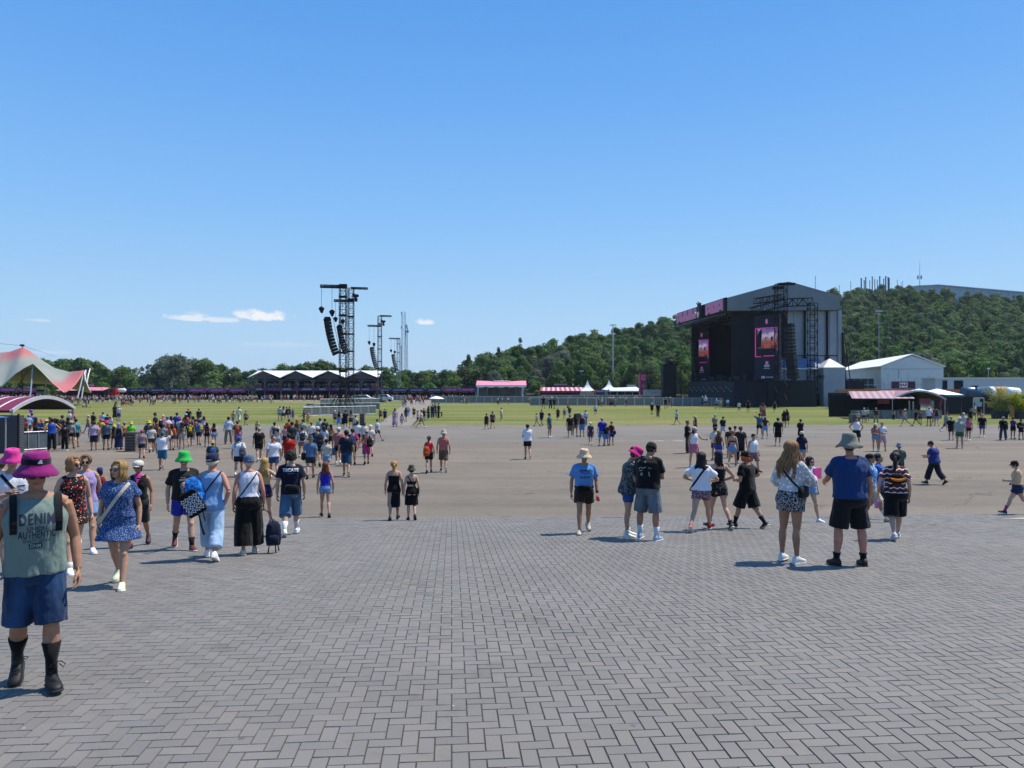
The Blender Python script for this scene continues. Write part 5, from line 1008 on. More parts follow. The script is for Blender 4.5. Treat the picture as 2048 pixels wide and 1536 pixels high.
def skel(sex, legs, arms, lean, twist, hp, hy, build):
    s = Sk(); s.sex = sex; f = sex == 'f'; s.sw = (.160 if f else .187)*(1+.25*(build-1)); s.build = build; s.lean = lean
    L = LEGS[legs] if isinstance(legs, str) else legs; hx = .088 if f else .092; s.leg = []
    for i, side in enumerate((1, -1)):
        a, k, ab, tp = L[i]; h = V((side*hx, 0, .90)); d1 = V((side*math.sin(ab), -math.sin(a)*math.cos(ab), -math.cos(a)*math.cos(ab))); kn = h+d1*.425; a2 = a-k; d2 = V((side*math.sin(ab)*.4, -math.sin(a2), -math.cos(a2))).normalized(); an = kn+d2*.40
        fd = V((side*.16, -math.cos(tp), -math.sin(tp))).normalized(); fu = (V((0, 0, 1))-fd*fd.z).normalized(); s.leg.append((h, kn, an, fd, fu))
    low = min(min((an-fu*.082+fd*t).z for t in (-.06, .16)) for _, _, an, fd, fu in s.leg); dz = V((0, 0, -low)); s.dz = -low
    s.leg = [(h+dz, k+dz, a+dz, fd, fu) for h, k, a, fd, fu in s.leg]
    def T(p):
        p = V(p); t = min(1, max(0, (p.z-.93)/.28)); t = t*t*(3-2*t); q = V((p.x, p.y, p.z-.93)); an = lean*t
        q = V((q.x, q.y*math.cos(an)-q.z*math.sin(an), q.y*math.sin(an)+q.z*math.cos(an)))
        if twist: tw = twist*t; q = V((q.x*math.cos(tw)-q.y*math.sin(tw), q.x*math.sin(tw)+q.y*math.cos(tw), q.z))
        return q+V((0, 0, .93))+dz
    s.T = T; nb = T((0, .012, 1.49)); R_ = MX.Rotation(hy+twist, 4, 'Z') @ MX.Rotation(hp+lean*.35, 4, 'X'); s.Mh = MX.Translation(nb) @ R_ @ MX.Translation((0, -.022, .137)); s.arm = []
    for i, side in enumerate((1, -1)):
        sh = T((side*s.sw, .008, 1.395)); g = arms[i]
        sw = 0
        if g is None or isinstance(g, (int, float)): sw = g or 0; tgt = V((side*(s.sw+.085+.05*(build-1)), -.02-.36*math.sin(sw), .865+.05*abs(sw)))+dz; tgt.y += (sh.y)*.6; pole = V((side*.35, 1, 0))
        else: tgt = T(g[:3]) if len(g) < 4 else T(g[:3]); pole = V(g[3]) if len(g) > 3 else V((side*.6, .7, -.6))
        v = tgt-sh; d = min(v.length, .555); a, b_ = .30, .26; v.normalize(); ca = (a*a+d*d-b_*b_)/(2*a*d); ca = max(-1, min(1, ca)); pl = (pole-v*pole.dot(v)).normalized(); el = sh+v*a*ca+pl*a*math.sqrt(1-ca*ca); wr = el+(sh+v*d-el).normalized()*b_; s.arm.append((sh, el, wr))
    return s
def trow(s, z): t = np.array(TOR[s.sex]); a, b, y = (float(np.interp(z, t[:, 0], t[:, k])) for k in (1, 2, 3)); bd = s.build if z < 1.3 else 1+(s.build-1)*max(0, (1.45-z)/.15)*.8; return a*bd, b*(1+(bd-1)*1.4), y-(bd-1)*.05*(1 if 1.0 < z < 1.25 else .3)
def tring(s, z, c=0, amax=None, mina=0, minb=0, n=20, dy=0):
    a, b, y = trow(s, z); a = max(a+c, mina); b = max(b+c, minb); a = min(a, amax) if amax else a; r = []
    for k in range(n):
        t = 2*math.pi*k/n; ct, st = math.cos(t), math.sin(t); e = .84; r.append(s.T((a*math.copysign(abs(ct)**e, ct), y+dy+b*math.copysign(abs(st)**e, st), z)))
    return r
def limb(b, p, q, r, n=10, t0=0, t1=1):
    k = len(r); b.tube([p.lerp(q, t0+(t1-t0)*i/(k-1)) for i in range(k)], r, n)
def head_geo(b, M, fine=True):
    E_ = lambda c, r: b.ell(M @ V(c), r, M.to_3x3(), 16, 11)
    E_((0, .014, .03), (.075, .093, .083)); E_((0, -.028, -.035), (.06, .064, .075)); E_((0, -.055, -.085), (.03, .03, .028)); E_((0, -.02, -.0), (.069, .068, .06))
    b.tube([M @ V(p) for p in ((0, -.084, .022), (0, -.098, -.005), (0, -.108, -.026), (0, -.088, -.036))], [.009, .012, .0165, .009], 8)
    if fine:
        E_((0, -.079, .032), (.048, .014, .009)); E_((0, -.086, -.057), (.022, .010, .0085)); E_((-.036, -.066, -.024), (.022, .018, .018)); E_((.036, -.066, -.024), (.022, .018, .018))
    for x in (-1, 1): E_((x*.078, .008, -.008), (.011, .021, .033))
_geo = {}
def body_mesh(s, key, vox, feet, fine):
    key = ('body',)+key
    if key in _geo: return _geo[key]
    f = s.sex == 'f'; b = MB(); k = .93 if f else 1; bd = 1+(s.build-1)*.5
    b.loft([tring(s, z) for z in (.80, .83, .86, .9, .93, .97, 1.0, 1.04, 1.08, 1.13, 1.18, 1.23, 1.28, 1.32, 1.36, 1.39, 1.41, 1.43, 1.45, 1.47, 1.49)])
    nk = s.Mh @ V((0, .015, -.06)); b.tube([s.T((0, .022, 1.43)), s.T((0, .018, 1.49)), nk], [.06*k*bd, .051*k, .049*k], 12)
    for x in (-1, 1):
        b.ell(s.T((x*.075, .062, .885)), (.085*bd, .075*bd, .085))
        if f: b.ell(s.T((x*.062, -.075, 1.265)), (.062*bd, .058*bd, .062))
        b.tube([s.T((x*.04, .02, 1.452)), s.T((x*s.sw*.75, .012, 1.420)), s.T((x*s.sw, .008, 1.39))], [.042*k, .047*k, .053*k], 10)
    for (h, kn, an, fd, fu) in s.leg:
        limb(b, h, kn, [.088*bd, .086*bd, .076*bd, .064*bd, .056*k]); b.ell(kn+V((0, -.012, .0)), (.05*k, .052*k, .06*k)); d = (an-kn).normalized(); bk = V((0, 1, 0))-d*d.y; c = [.054, .06, .058, .045, .037, .034]
        b.tube([kn.lerp(an, t)+bk*o for t, o in ((0, .004), (.22, .018), (.36, .018), (.62, .008), (.85, 0), (1, 0))], [x*k*(1+(bd-1)*.6) for x in c], 10)
        if feet: foot(b, an, fd, fu, .92, 0)
    for (sh, el, wr) in s.arm:
        limb(b, sh, el, [.05*k*bd, .052*k*bd, .045*k*bd, .038*k]); limb(b, el, wr, [.039*k, .041*k, .035*k, .027*k])
    head_geo(b, s.Mh, fine); me = remesh(b, vox, 3 if fine else 2)
    bm = bmesh.new(); bm.from_mesh(me)
    for i, (sh, el, wr) in enumerate(s.arm):
        side = 1 if i == 0 else -1; d = (wr-el).normalized(); inn = V((-side, 0, 0)); inn = (inn-d*inn.dot(d)).normalized(); z = -d; xa = -inn; ya = z.cross(xa)
        M_ = MX(((xa.x, ya.x, z.x, wr.x), (xa.y, ya.y, z.y, wr.y), (xa.z, ya.z, z.z, wr.z), (0, 0, 0, 1)))
        if (-ya).dot(V((0, -1, .5))) < 0: M_ = M_ @ MX.Scale(-1, 4, (0, 1, 0))
        hm = hand(s.curl).copy(); hm.transform(M_ @ MX.Scale(.95 if f else 1.06, 4)); bm.from_mesh(hm); bpy.data.meshes.remove(hm)
    bmesh.ops.recalc_face_normals(bm, faces=bm.faces); bm.to_mesh(me); bm.free(); me.polygons.foreach_set('use_smooth', [True]*len(me.polygons))
    iv = s.Mh.inverted(); mi = np.zeros(len(me.polygons), np.int32); hz_ = s.Mh.translation.z-.2
    for p in me.polygons:
        c = p.center
        if c.z < hz_: continue
        q = iv @ c
        if q.y > -.045 or abs(q.x) > .07: continue
        if abs(abs(q.x)-.032) < .015 and abs(q.z-.008) < .008: mi[p.index] = 1
        elif abs(q.x) < .026 and abs(q.z+.058) < .0095: mi[p.index] = 2
        elif .012 < abs(q.x) < .052 and abs(q.z-.033) < .006: mi[p.index] = 3
    me.polygons.foreach_set('material_index', mi); me.name = "body"; _geo[key] = me; return me
def foot(b, an, fd, fu, k=1.0, sole=None, hi=1.0):
    sd = fd.cross(fu); ax = lambda f_, u_: an+fd*f_+fu*u_
    def ring(f_, w_, h_, z0=-.08):
        r = []
        for j in range(12):
            t = 2*math.pi*j/12; cx, cz = math.cos(t), math.sin(t); r.append(ax(f_, z0)+sd*(math.copysign(abs(cx)**.7, cx)*w_*k)+fu*((math.copysign(abs(cz)**.8, cz)+1)/2*h_))
        return r
    b.loft([ring(f_, w_, h_*hi) for f_, w_, h_ in ((-.078, .02, .05), (-.066, .034, .085), (-.03, .039, .118), (.02, .041, .115), (.06, .044, .084), (.105, .048, .066), (.145, .045, .055), (.172, .032, .045), (.184, .014, .03))])
    if sole is not None:
        m0 = b.m; b.m = sole; b.loft([ring(f_, w_*1.08, .024, -.084) for f_, w_ in ((-.084, .02), (-.07, .036), (-.02, .04), (.04, .043), (.105, .05), (.15, .047), (.18, .032), (.192, .012))]); b.m = m0
def top_mesh(s, key, kind, vox, hem, loose, seed, fold):
    key = ('top', kind, hem, loose)+key
    if key in _geo: return _geo[key]
    b = MB(); f = s.sex == 'f'; c = .012+loose; ca, cb, _ = trow(s, 1.28); zt = {'bandeau': 1.33, 'bikini': 1.27, 'strap': 1.35, 'straponly': 1.35}.get(kind, 1.446); zs = [hem+(zt-hem)*i/16 for i in range(17)]; rings = []
    for z in zs:
        am = None
        if kind == 'tank' and z > 1.31: a1 = trow(s, 1.31)[0]+c; am = a1+((.142 if f else .168)-a1)*min(1, (z-1.31)/.1)
        hang = z < 1.25 and kind not in ('bandeau', 'bikini', 'strap')
        cc = c*(1 if z < 1.38 else max(.25, 1-(z-1.38)/.1))
        dress_flare = 0
        r = tring(s, z, cc, am, ca+c*.7-(.02 if f else .005) if hang and loose > .012 else 0, cb+c*.7-.015 if hang and loose > .012 else 0); rings.append(r)
    b.loft(rings)
    bd = s.build
    if f:
        for x in (-1, 1): b.ell(s.T((x*.062, -.077, 1.265)), (.07*bd, .064*bd, .066))
    if kind == 'tank':
        for x in (-1, 1): k = .9 if f else 1; b.tube([s.T((x*.06, .02, 1.432)), s.T((x*s.sw*.62, .014, 1.418)), s.T((x*s.sw*.86, .012, 1.404))], [.05*k, .058*k, .06*k], 10)
    if kind in ('strap',):
        for x in (-1, 1): b.tube([s.T((x*.085, -.088, 1.33)), s.T((x*.09, -.06, 1.42)), s.T((x*.088, .0, 1.462)), s.T((x*.085, .075, 1.42)), s.T((x*.08, .1, 1.33))], .011, 6)
    if kind in ('tee', 'long', 'cap'):
        t1 = {'tee': .66, 'cap': .5, 'long': 1}[kind]
        for i, (sh, el, wr) in enumerate(s.arm):
            x = 1 if i == 0 else -1; k = .9 if f else 1; b.tube([s.T((x*.045, .02, 1.448)), s.T((x*s.sw*.75, .012, 1.424)), sh+V((0, 0, .004))], [.05*k, .064*k, .07*k], 10); b.ell(sh, (.07*k, .07*k, .07*k)); w_ = .012*(kind == 'cap')+loose*.6
            limb(b, sh, el, [.07*k, .07*k, .066*k+w_, .068*k+w_], t1=t1)
            if kind == 'long': limb(b, el, wr, [.06*k+w_, .058*k+w_, .05*k+w_], t1=.72)
    me = remesh(b, vox, 3)
    if fold: wrinkle(me, fold, seed)
    me.name = "shirt"; _geo[key] = me; return me
def bottom_mesh(s, key, kind, L, wid, vox, waist, seed, fold, flare=.0):
    key = ('bot', kind, L, wid, waist, flare)+key
    if key in _geo: return _geo[key]
    b = MB(); c = .013+wid*.35
    if kind in ('shorts', 'trousers'):
        b.loft([tring(s, waist+(.80-waist)*i/8, c*(.7+.3*i/8)) for i in range(9)])
        for (h, kn, an, fd, fu) in s.leg:
            up = h+V((0, 0, .03)); bd = 1+(s.build-1)*.5; k = min(1, L)
            n_ = 5; b.tube([up.lerp(kn, k*i/n_) for i in range(n_+1)], [(.098*bd+wid*.3)*(1-i/n_*k*(.22-wid*1.6))+wid*i/n_*k*.6 for i in range(n_+1)], 12)
            if L > 1: r0 = (.098*bd+wid*.3)*(1-(.22-wid*1.6))+wid*.6; b.ell(kn, (r0*.93,)*3); b.tube([kn.lerp(an, (L-1)*i/4) for i in range(5)], [r0*(1-.1*i/4)+wid*.25*i/4 for i in range(5)], 12)
    else:
        def legx(z):
            r = []
            for h, kn, an, _, _ in s.leg:
                p, q = (h, kn) if z > kn.z else (kn, an); t = 0 if abs(p.z-q.z) < 1e-4 else max(0, min(1, (p.z-z)/(p.z-q.z))); r.append(p.lerp(q, t))
            return r
        rings = [tring(s, waist+(.88-waist)*i/5, c*.8) for i in range(6)]; z1 = .88+s.dz; hemz = L+s.dz*0; n_ = 7
        a0, b0, y0 = trow(s, .88)
        for i in range(1, n_+1):
            z = z1+(hemz-z1)*i/n_; P = legx(z); x0, x1 = min(p.x for p in P), max(p.x for p in P); ya, yb = min(p.y for p in P), max(p.y for p in P); g = .085-.025*i/n_+wid+flare*i/n_
            A = max((x1-x0)/2+g, a0*(.92 if i < 3 else .75)); B = (yb-ya)/2+g*.95; cx, cy = (x0+x1)/2, (ya+yb)/2+.0; r = []
            for k in range(20): t = 2*math.pi*k/20; w_ = 1+(.05*math.sin(5*t+seed)+.03*math.sin(9*t))*(flare+wid)*8*i/n_; r.append(V((cx+math.cos(t)*A*w_, cy+math.sin(t)*B*w_, z)))
            rings.append(r)
        b.loft(rings)
    me = remesh(b, vox, 3)
    if fold: wrinkle(me, fold, seed+5)
    me.name = kind; _geo[key] = me; return me
def hair_mesh(s, key, kind, seed, hat, locks, L=.3):
    key = ('hair', kind, bool(hat), L, locks)+key
    if key in _geo: return _geo[key]
    b = MB(); M = s.Mh; r = random.Random(seed); M3 = M.to_3x3()
    if not hat: b.ell(M @ V((0, .022, .036)), (.083, .098, .087), M3, 18, 12)
    b.ell(M @ V((0, .04, -.005)), (.074, .075, .075), M3, 16, 10)
    n_ = locks
    for k in range(n_):
        az = r.uniform(-math.pi, math.pi); A = abs(math.degrees(az)); f0 = R(80) if hat else r.uniform(0, R(55))
        if kind == 'bald' : break
        fe = R(42) if A < 48 else R(100+18*min(1, (A-48)/70)); 
        if A < 48 and hat: continue
        if kind == 'short': fe = R(44) if A < 55 else R(88 if A < 100 else 112)
        f0 = min(f0, fe-.15); pts = []
        for j in range(5):
            f_ = f0+(fe-f0)*j/4; kk = (.84 if hat else 1.0)+r.uniform(-.01, .03); pts.append(M @ V((math.sin(az)*math.sin(f_)*.087*kk, .018-math.cos(az)*math.sin(f_)*.104*kk, .03+math.cos(f_)*.094*kk)))
        rd = [.012, .015, .016, .015, .012]
        if kind in ('long', 'bob', 'curly', 'wavy') and A > 50:
            Lk = L*r.uniform(.8, 1.05); m_ = 6; o = (pts[-1]-M.translation); o.z = 0; o = o.normalized() if o.length > 0 else V((0, 1, 0)); ph = r.uniform(0, 6); p = pts[-1]; amp = {'wavy': .016, 'curly': .02}.get(kind, .005)
            for j in range(1, m_+1):
                t = j/m_; q = p+V((0, 0, -Lk*t))+o*(.012*math.sin(t*3)+.03*t*(Lk > .25))+V((math.sin(ph+t*9)*amp, math.cos(ph+t*8)*amp, 0))
                if kind == 'wavy': q += o*.035*math.sin(t*2.6)
                bk = s.T((0, .10 if A > 90 else .0, min(1.45, max(1.0, q.z-s.dz))))
                if q.z < 1.46+s.dz and A > 75: q.y = max(q.y, bk.y+.015+.02*r.random())
                pts.append(q)
            rd += [.012*(1-.72*t/m_) for t in range(1, m_+1)]
        elif kind in ('pony', 'bun') and A > 50:
            e = M @ V((0, .112, .03)); pts.append(pts[-1].lerp(e, .75)+(M3 @ V((0, .02, 0)))); rd.append(.01)
        b.tube(pts, rd, 6)
    if kind != 'bald':
        for k in range(n_ if kind in ('curly', 'short', 'bun') else n_//3):
            az = r.uniform(-math.pi, math.pi); A = abs(math.degrees(az)); hi_ = R(112 if A > 60 else 44); f_ = r.uniform(R(84) if hat else 0, hi_) if not (hat and A < 60) else None
            if f_ is None: continue
            rr_ = r.uniform(.016, .034) if kind == 'curly' else r.uniform(.008, .014); k2 = 1.04 if kind == 'curly' else .88 if hat else .99; b.ell(M @ V((math.sin(az)*math.sin(f_)*.088*k2, .018-math.cos(az)*math.sin(f_)*.104*k2, .03+math.cos(f_)*.096*k2)), (rr_, rr_, rr_*.8), None, 6, 5)
    if kind == 'bun': b.ell(M @ V((0, .118, .075)), (.048, .045, .046), M3); b.ell(M @ V((.015, .13, .06)), (.035, .035, .035), M3)
    if kind == 'pony':
        for k in range(max(6, locks//8)):
            p = M @ V((0, .115, .045)); ph = r.uniform(0, 6); b.tube([p, p+V((0, .035, -.005))+V((math.sin(ph), math.cos(ph), 0))*.012, p+V((0, .045, -L*.45))+V((math.sin(ph), math.cos(ph), 0))*.02, p+V((0, .03, -L))+V((math.sin(ph), math.cos(ph), 0))*.012], [.012, .018, .018, .004], 6)
    if kind == 'beard': pass
    me = b.mesh("hair", smooth=True); _geo[key] = me; return me
def hat_mesh(s, key, kind):
    key = ('hat', kind)+key
    if key in _geo: return _geo[key]
    b = MB(); M = s.Mh
    up = .02 if kind in ('bucket', 'wbucket', 'boonie') else 0
    def ringp(rx, ry, z, dy=.012, wob=0, ph=0, tilt=0): return [M @ V((math.cos(t)*rx, dy+math.sin(t)*ry, up+z+wob*math.sin(3*t+ph)+tilt*math.sin(t))) for t in (2*math.pi*k/28 for k in range(28))]
    if kind in ('bucket', 'wbucket', 'boonie'):
        w_ = {'bucket': .0, 'wbucket': .012, 'boonie': .022}[kind]; dz = {'boonie': -.03}.get(kind, -.014)
        b.loft([ringp(.15+w_, .165+w_, dz-.012, wob=.006+w_*.5), ringp(.153+w_, .168+w_, dz-.006, wob=.006+w_*.3), ringp(.125, .138, .022+dz*.35, wob=.003), ringp(.098, .112, .055), ringp(.094, .108, .1), ringp(.086, .1, .142), ringp(.06, .07, .152), ringp(.02, .02, .153), ringp(.02, .02, .12), ringp(.08, .094, .05), ringp(.12, .133, .014+dz*.35)], cap=True)
    elif kind == 'straw':
        b.loft([ringp(.175, .185, .018, wob=.006), ringp(.178, .188, .024, wob=.006), ringp(.1, .115, .042), ringp(.095, .11, .1), ringp(.082, .096, .13), ringp(.03, .03, .134), ringp(.03, .03, .1), ringp(.09, .104, .034)])
    elif kind in ('cap', 'backcap', 'flatcap'):
        k = 1.09 if kind == 'flatcap' else 1.0; b.loft([ringp(.093*k, .108*k, .012, tilt=-.022), ringp(.094*k, .109*k, .045, tilt=-.008), ringp(.089*k, .104*k, .085), ringp(.07*k, .083*k, .115), ringp(.035, .042, .128), ringp(.006, .006, .131)])
        sg = 1 if kind == 'backcap' else -1; vis = []; fl = .8 if kind == 'flatcap' else 1
        for t in range(9): a = R(-62+124*t/8); vis.append((math.sin(a)*.084, sg*math.cos(a)*.097+.012, math.sin(a)*.082, sg*(math.cos(a)*.097+.078*fl*math.cos(a*1.25))+.012))
        rr_ = []
        for x0, y0, x1, y1 in vis: rr_.append([M @ V((x0, y0, .036)), M @ V((x1, y1, .012+.014*(1-abs(x1)/.08))), M @ V((x1, y1, .007+.014*(1-abs(x1)/.08))), M @ V((x0, y0, .028))])
        b.loft(rr_)
        if kind == 'cap': b.ell(M @ V((0, .012, .132)), (.008, .008, .006))
    elif kind == 'visor': b.loft([ringp(.087, .101, .025), ringp(.088, .102, .055), ringp(.082, .096, .055), ringp(.081, .095, .025)], cap=False)
    me = b.mesh("hat", smooth=True); _geo[key] = me; return me
def glasses_mesh(s, key):
    key = ('glasses',)+key
    if key in _geo: return _geo[key]
    b = MB(); M = s.Mh
    for x in (-1, 1):
        b.loft([[M @ V((x*.033+math.cos(t)*.029, -.104+abs(x*.033+math.cos(t)*.029)*.17+dy,  -.004+math.sin(t)*.022)) for t in (2*math.pi*k/14 for k in range(14))] for dy in (0, .006)])
        b.tube([M @ V((x*.062, -.094, .004)), M @ V((x*.079, -.04, .008)), M @ V((x*.082, .008, .008))], .0035, 5)
    b.tube([M @ V((-.01, -.107, .002)), M @ V((.01, -.107, .002))], .004, 5); me = b.mesh("sunglasses"); _geo[key] = me; return me
def ribbon(pts, cen, w_, th=.006, closed=True):
    b = MB(); n_ = len(pts); rings = []
    for i in range(n_):
        p = V(pts[i]); t = V(pts[(i+1) % n_] if closed or i < n_-1 else pts[i])-V(pts[i-1] if closed or i > 0 else pts[i]); t.normalize(); n = p-V(cen); n = (n-t*n.dot(t)).normalized(); q = t.cross(n); rings.append([p-q*w_/2, p+q*w_/2, p+q*w_/2+n*th, p-q*w_/2+n*th])
    if closed: rings.append(rings[0])
    b.loft(rings, cap=not closed); return b
def strap_loop(s, cen, e1, e2, c, n=40, lo=0, hi=1):
    out = []; cen, e1, e2 = V(cen), V(e1).normalized(), V(e2).normalized()
    for k in range(n+(lo != 0 or hi != 1)):
        t = 2*math.pi*(lo+(hi-lo)*k/n); d = e1*math.cos(t)+e2*math.sin(t); r = .02
        while r < .7:
            p = cen+d*(r+.006)
            if p.z > 1.475 or p.z < .8: break
            a, b_, y = trow(s, p.z); ax = a+c
            if (abs(p.x)/ax)**2.3+(abs(p.y-y)/(b_+c))**2.3 > 1: break
            r += .006
        out.append(s.T(cen+d*r))
    sm = [(out[i-1]+out[i]*2+out[(i+1) % len(out)])/4 if (lo == 0 and hi == 1) or 0 < i < len(out)-1 else out[i] for i in range(len(out))]; return sm
def setm(o, *ms):
    for i, m in enumerate(ms):
        if i >= len(o.material_slots): break
        o.material_slots[i].link = 'OBJECT'; o.material_slots[i].material = m
PLACE = mat("undyed", (.5, .5, .5))
def childp(nm, me, root, *ms):
    while len(me.materials) < len(ms): me.materials.append(PLACE)
    o = bpy.data.objects.new(nm, me); C.objects.link(o); o.parent = root; setm(o, *ms); return o
def cdef(c): return cloth(c) if isinstance(c, str) else cloth(*c)
PEOPLE = []
def person(px, hy, fy, yaw, sex='m', legs='stand', arms=(None, None), top=('tee', 'ffffff'), bottom=('shorts', '222233'), hair=('short', '3a2a1e'), hat=None, skin=0, lean=.0, twist=0, head=(0, 0), build=1.0, shoes='222222', sole=1, sock=None, glasses=False, q=0, seed=0, label=None, group=None, curl=.6, H=None, at=None, barefoot=False):
    """q: 0 middle distance, 1 near, 2 nearest"""
    yaw = yaw+math.degrees(math.atan((1024-px)/F))       # yaw is given as seen from the camera
    loc = at or spot(px, fy); D = loc.y; H = H or (fy-hy)/F*D; vox = (.016, .0095, .0065)[q]; fold = (0, .010, .014)[q]
    s = skel(sex, legs, arms, lean, twist, head[0], head[1], build); s.curl = curl
    pk = (sex, str(legs), str(arms), lean, twist, head, build, q); s.key = pk
    root = empty("person", label, "person", loc, R(yaw), group); k_h = 1.81 if hat and hat[0] in ('bucket', 'wbucket', 'boonie') else 1.78 if hat else 1.765; root.scale = (H/k_h,)*3
    if not isinstance(legs, str) or legs != 'sit': pass
    sk = skin_mat(skin); hm_ = hair_mat(hair[1]) if hair else hair_mat('3a2a1e'); lip = mat("lips", (.27, .085, .075), .5)
    body = childp("body", body_mesh(s, pk, vox, barefoot, q > 0), root, sk, EYE, lip, hm_)
    seed = seed or (int(px) % 97)
    sd = seed if q else 1
    if top:
        kind, col = top[0], top[1]; hem = top[2] if len(top) > 2 else {'tee': .90, 'tank': .92, 'long': .92, 'cap': .92, 'bandeau': 1.12, 'bikini': 1.2, 'strap': 1.0}[kind]; loose = top[3] if len(top) > 3 else {'tee': .022, 'long': .022, 'tank': .014, 'cap': .014}.get(kind, .003)
        tm = top_mesh(s, pk+((sd,) if q else ()), kind, (.018, .011, .009)[q], hem, loose, sd, fold); s.top = tm
        childp("shirt" if bottom and bottom[0] != 'dress' else "bodice", tm, root, cdef(col)); s.topobj = root.children[-1]
    if bottom:
        kind, col = bottom[0], bottom[1]; L = bottom[2] if len(bottom) > 2 else {'shorts': .55, 'trousers': 1.93, 'skirt': .55, 'dress': .5}[kind]; wid = bottom[3] if len(bottom) > 3 else {'shorts': .03, 'trousers': .02}.get(kind, .02); waist = bottom[4] if len(bottom) > 4 else 1.03; flare = bottom[5] if len(bottom) > 5 else .05
        bm_ = bottom_mesh(s, pk+((sd,) if q else ()), 'skirt' if kind == 'dress' else kind, L, wid, (.018, .011, .009)[q], waist, sd, fold*.9, flare); childp("skirt" if kind == 'dress' else kind, bm_, root, cdef(col))
    if hair and hair[0] != 'bald':
        hk = hair_mesh(s, pk+((sd,) if q else ()), hair[0], sd, hat, (44, 150, 210)[q], hair[2] if len(hair) > 2 else .28); childp("hair", hk, root, hm_)
    if hat: childp("hat", hat_mesh(s, pk, hat[0]), root, cdef(hat[1]))
    if glasses: childp("sunglasses", glasses_mesh(s, pk), root, GLASS)
    if shoes and not barefoot:
        for i, (h, kn, an, fd, fu) in enumerate(s.leg):
            k_ = ('shoe', i, sole, sock and sock[1])+pk
            if k_ not in _geo: b = MB(); foot(b, an, fd, fu, 1, 1); _geo[k_] = b.mesh("shoe", smooth=True)
            childp("shoe", _geo[k_], root, mat("shoe "+shoes, lin(shoes), .6, .2, 9), SOLEW if sole else SOLEK)
            if sock:
                k2 = ('sock', i, sock[1])+pk
                if k2 not in _geo: b = MB(); d = (kn-an).normalized(); b.tube([an-d*.01, an+d*sock[1]*.5, an+d*sock[1]], [.041, .043, .047+sock[1]*.08], 12); _geo[k2] = b.mesh("sock", smooth=True)
                childp("sock", _geo[k2], root, cloth(sock[0]))
    s.root = root; s.M = MX.Translation(loc) @ MX.Rotation(R(yaw), 4, 'Z') @ MX.Scale(H/k_h, 4); PEOPLE.append((s, px, fy)); return s
def bagthing(nm, label, s, cat="bag", group=None):
    t = empty(nm, label, cat, s.root.location, s.root.rotation_euler.z, group); t.scale = s.root.scale; return t
def pack(s, col, label, y=.0, z=1.2, x=0, size=1.0, straps=True, col2=None, group=None, rot=0):
    t = bagthing("backpack", label, s, group=group); _, by, yo = trow(s, 1.25); y0 = yo+by+.03+y; m = cdef(col); T0 = s.T((x, y0, z)); b = MB(); R_ = MX.Rotation(rot, 3, 'Y')
    def rg(zz, w_, d, dy=0):
        r = []
        for k in range(16): t_ = 2*math.pi*k/16; c_, s_ = math.cos(t_), math.sin(t_); r.append(T0+R_ @ V((math.copysign(abs(c_)**.6, c_)*w_*size, (.5+.5*math.copysign(abs(s_)**.6, s_))*d*size+dy, zz*size)))
        return r
    b.loft([rg(z_, w_, d) for z_, w_, d in ((-.235, .08, .07), (-.22, .125, .13), (-.1, .145, .16), (.05, .14, .15), (.15, .125, .125), (.21, .09, .09), (.23, .04, .05))]); childp("pack", b.mesh("pack", smooth=True), t, m)
    b = MB(); b.loft([rg(z_, w_, d, .06*size) for z_, w_, d in ((-.2, .08, .1), (-.18, .1, .125), (-.05, .1, .125), (-.02, .07, .1))]); b.tube([T0+R_ @ V((-.03, .03, .22))*size, T0+R_ @ V((0, .03, .27))*size, T0+R_ @ V((.03, .03, .22))*size], .008, 6); childp("front_pocket", b.mesh("front_pocket", smooth=True), t, cdef(col2 or col))
    if straps:
        for sx_ in (-1, 1):
            p = strap_loop(s, (sx_*.145, .01, 1.24), (0, 1, .25), (0, -.25, 1), .04, 30, .0, .5); b = ribbon(p, s.T((sx_*.145, .01, 1.24)), .046, .012, False); childp("strap", b.mesh("strap"), t, m)
    return t
def sling(s, col, label, side=1, w_=.03, bag=None, low=.98, c=.036, nm="shoulder_bag", hw=.13, hh=.09, bagoff=(0, 0)):
    """crossbody strap: from the hip on `side` (+1 left) over the other shoulder"""
    t = bagthing(nm, label, s); cz = (low+1.46)/2; e1 = V((side*.17, 0, low-cz)).normalized()
    p = strap_loop(s, (side*.02, .01, cz), e1, (0, 1, 0), c); childp("strap", ribbon(p, s.T((0, .01, cz)), w_).mesh("strap"), t, cdef(col))
    if bag:
        a, b_, y = trow(s, low); q = s.T((side*(a+.05+bagoff[0]), y+bagoff[1], low-.03)); b = MB()
        b.loft([[q+V((math.copysign(abs(math.cos(u))**.5, math.cos(u))*.035*k, math.copysign(abs(math.sin(u))**.5, math.sin(u))*hw*k, z)) for u in (2*math.pi*j/16 for j in range(16))] for z, k in ((-hh, .8), (-hh*.9, 1), (hh*.7, .95), (hh, .7))]); childp("pouch", b.mesh("pouch", smooth=True), t, cdef(bag))
    return t
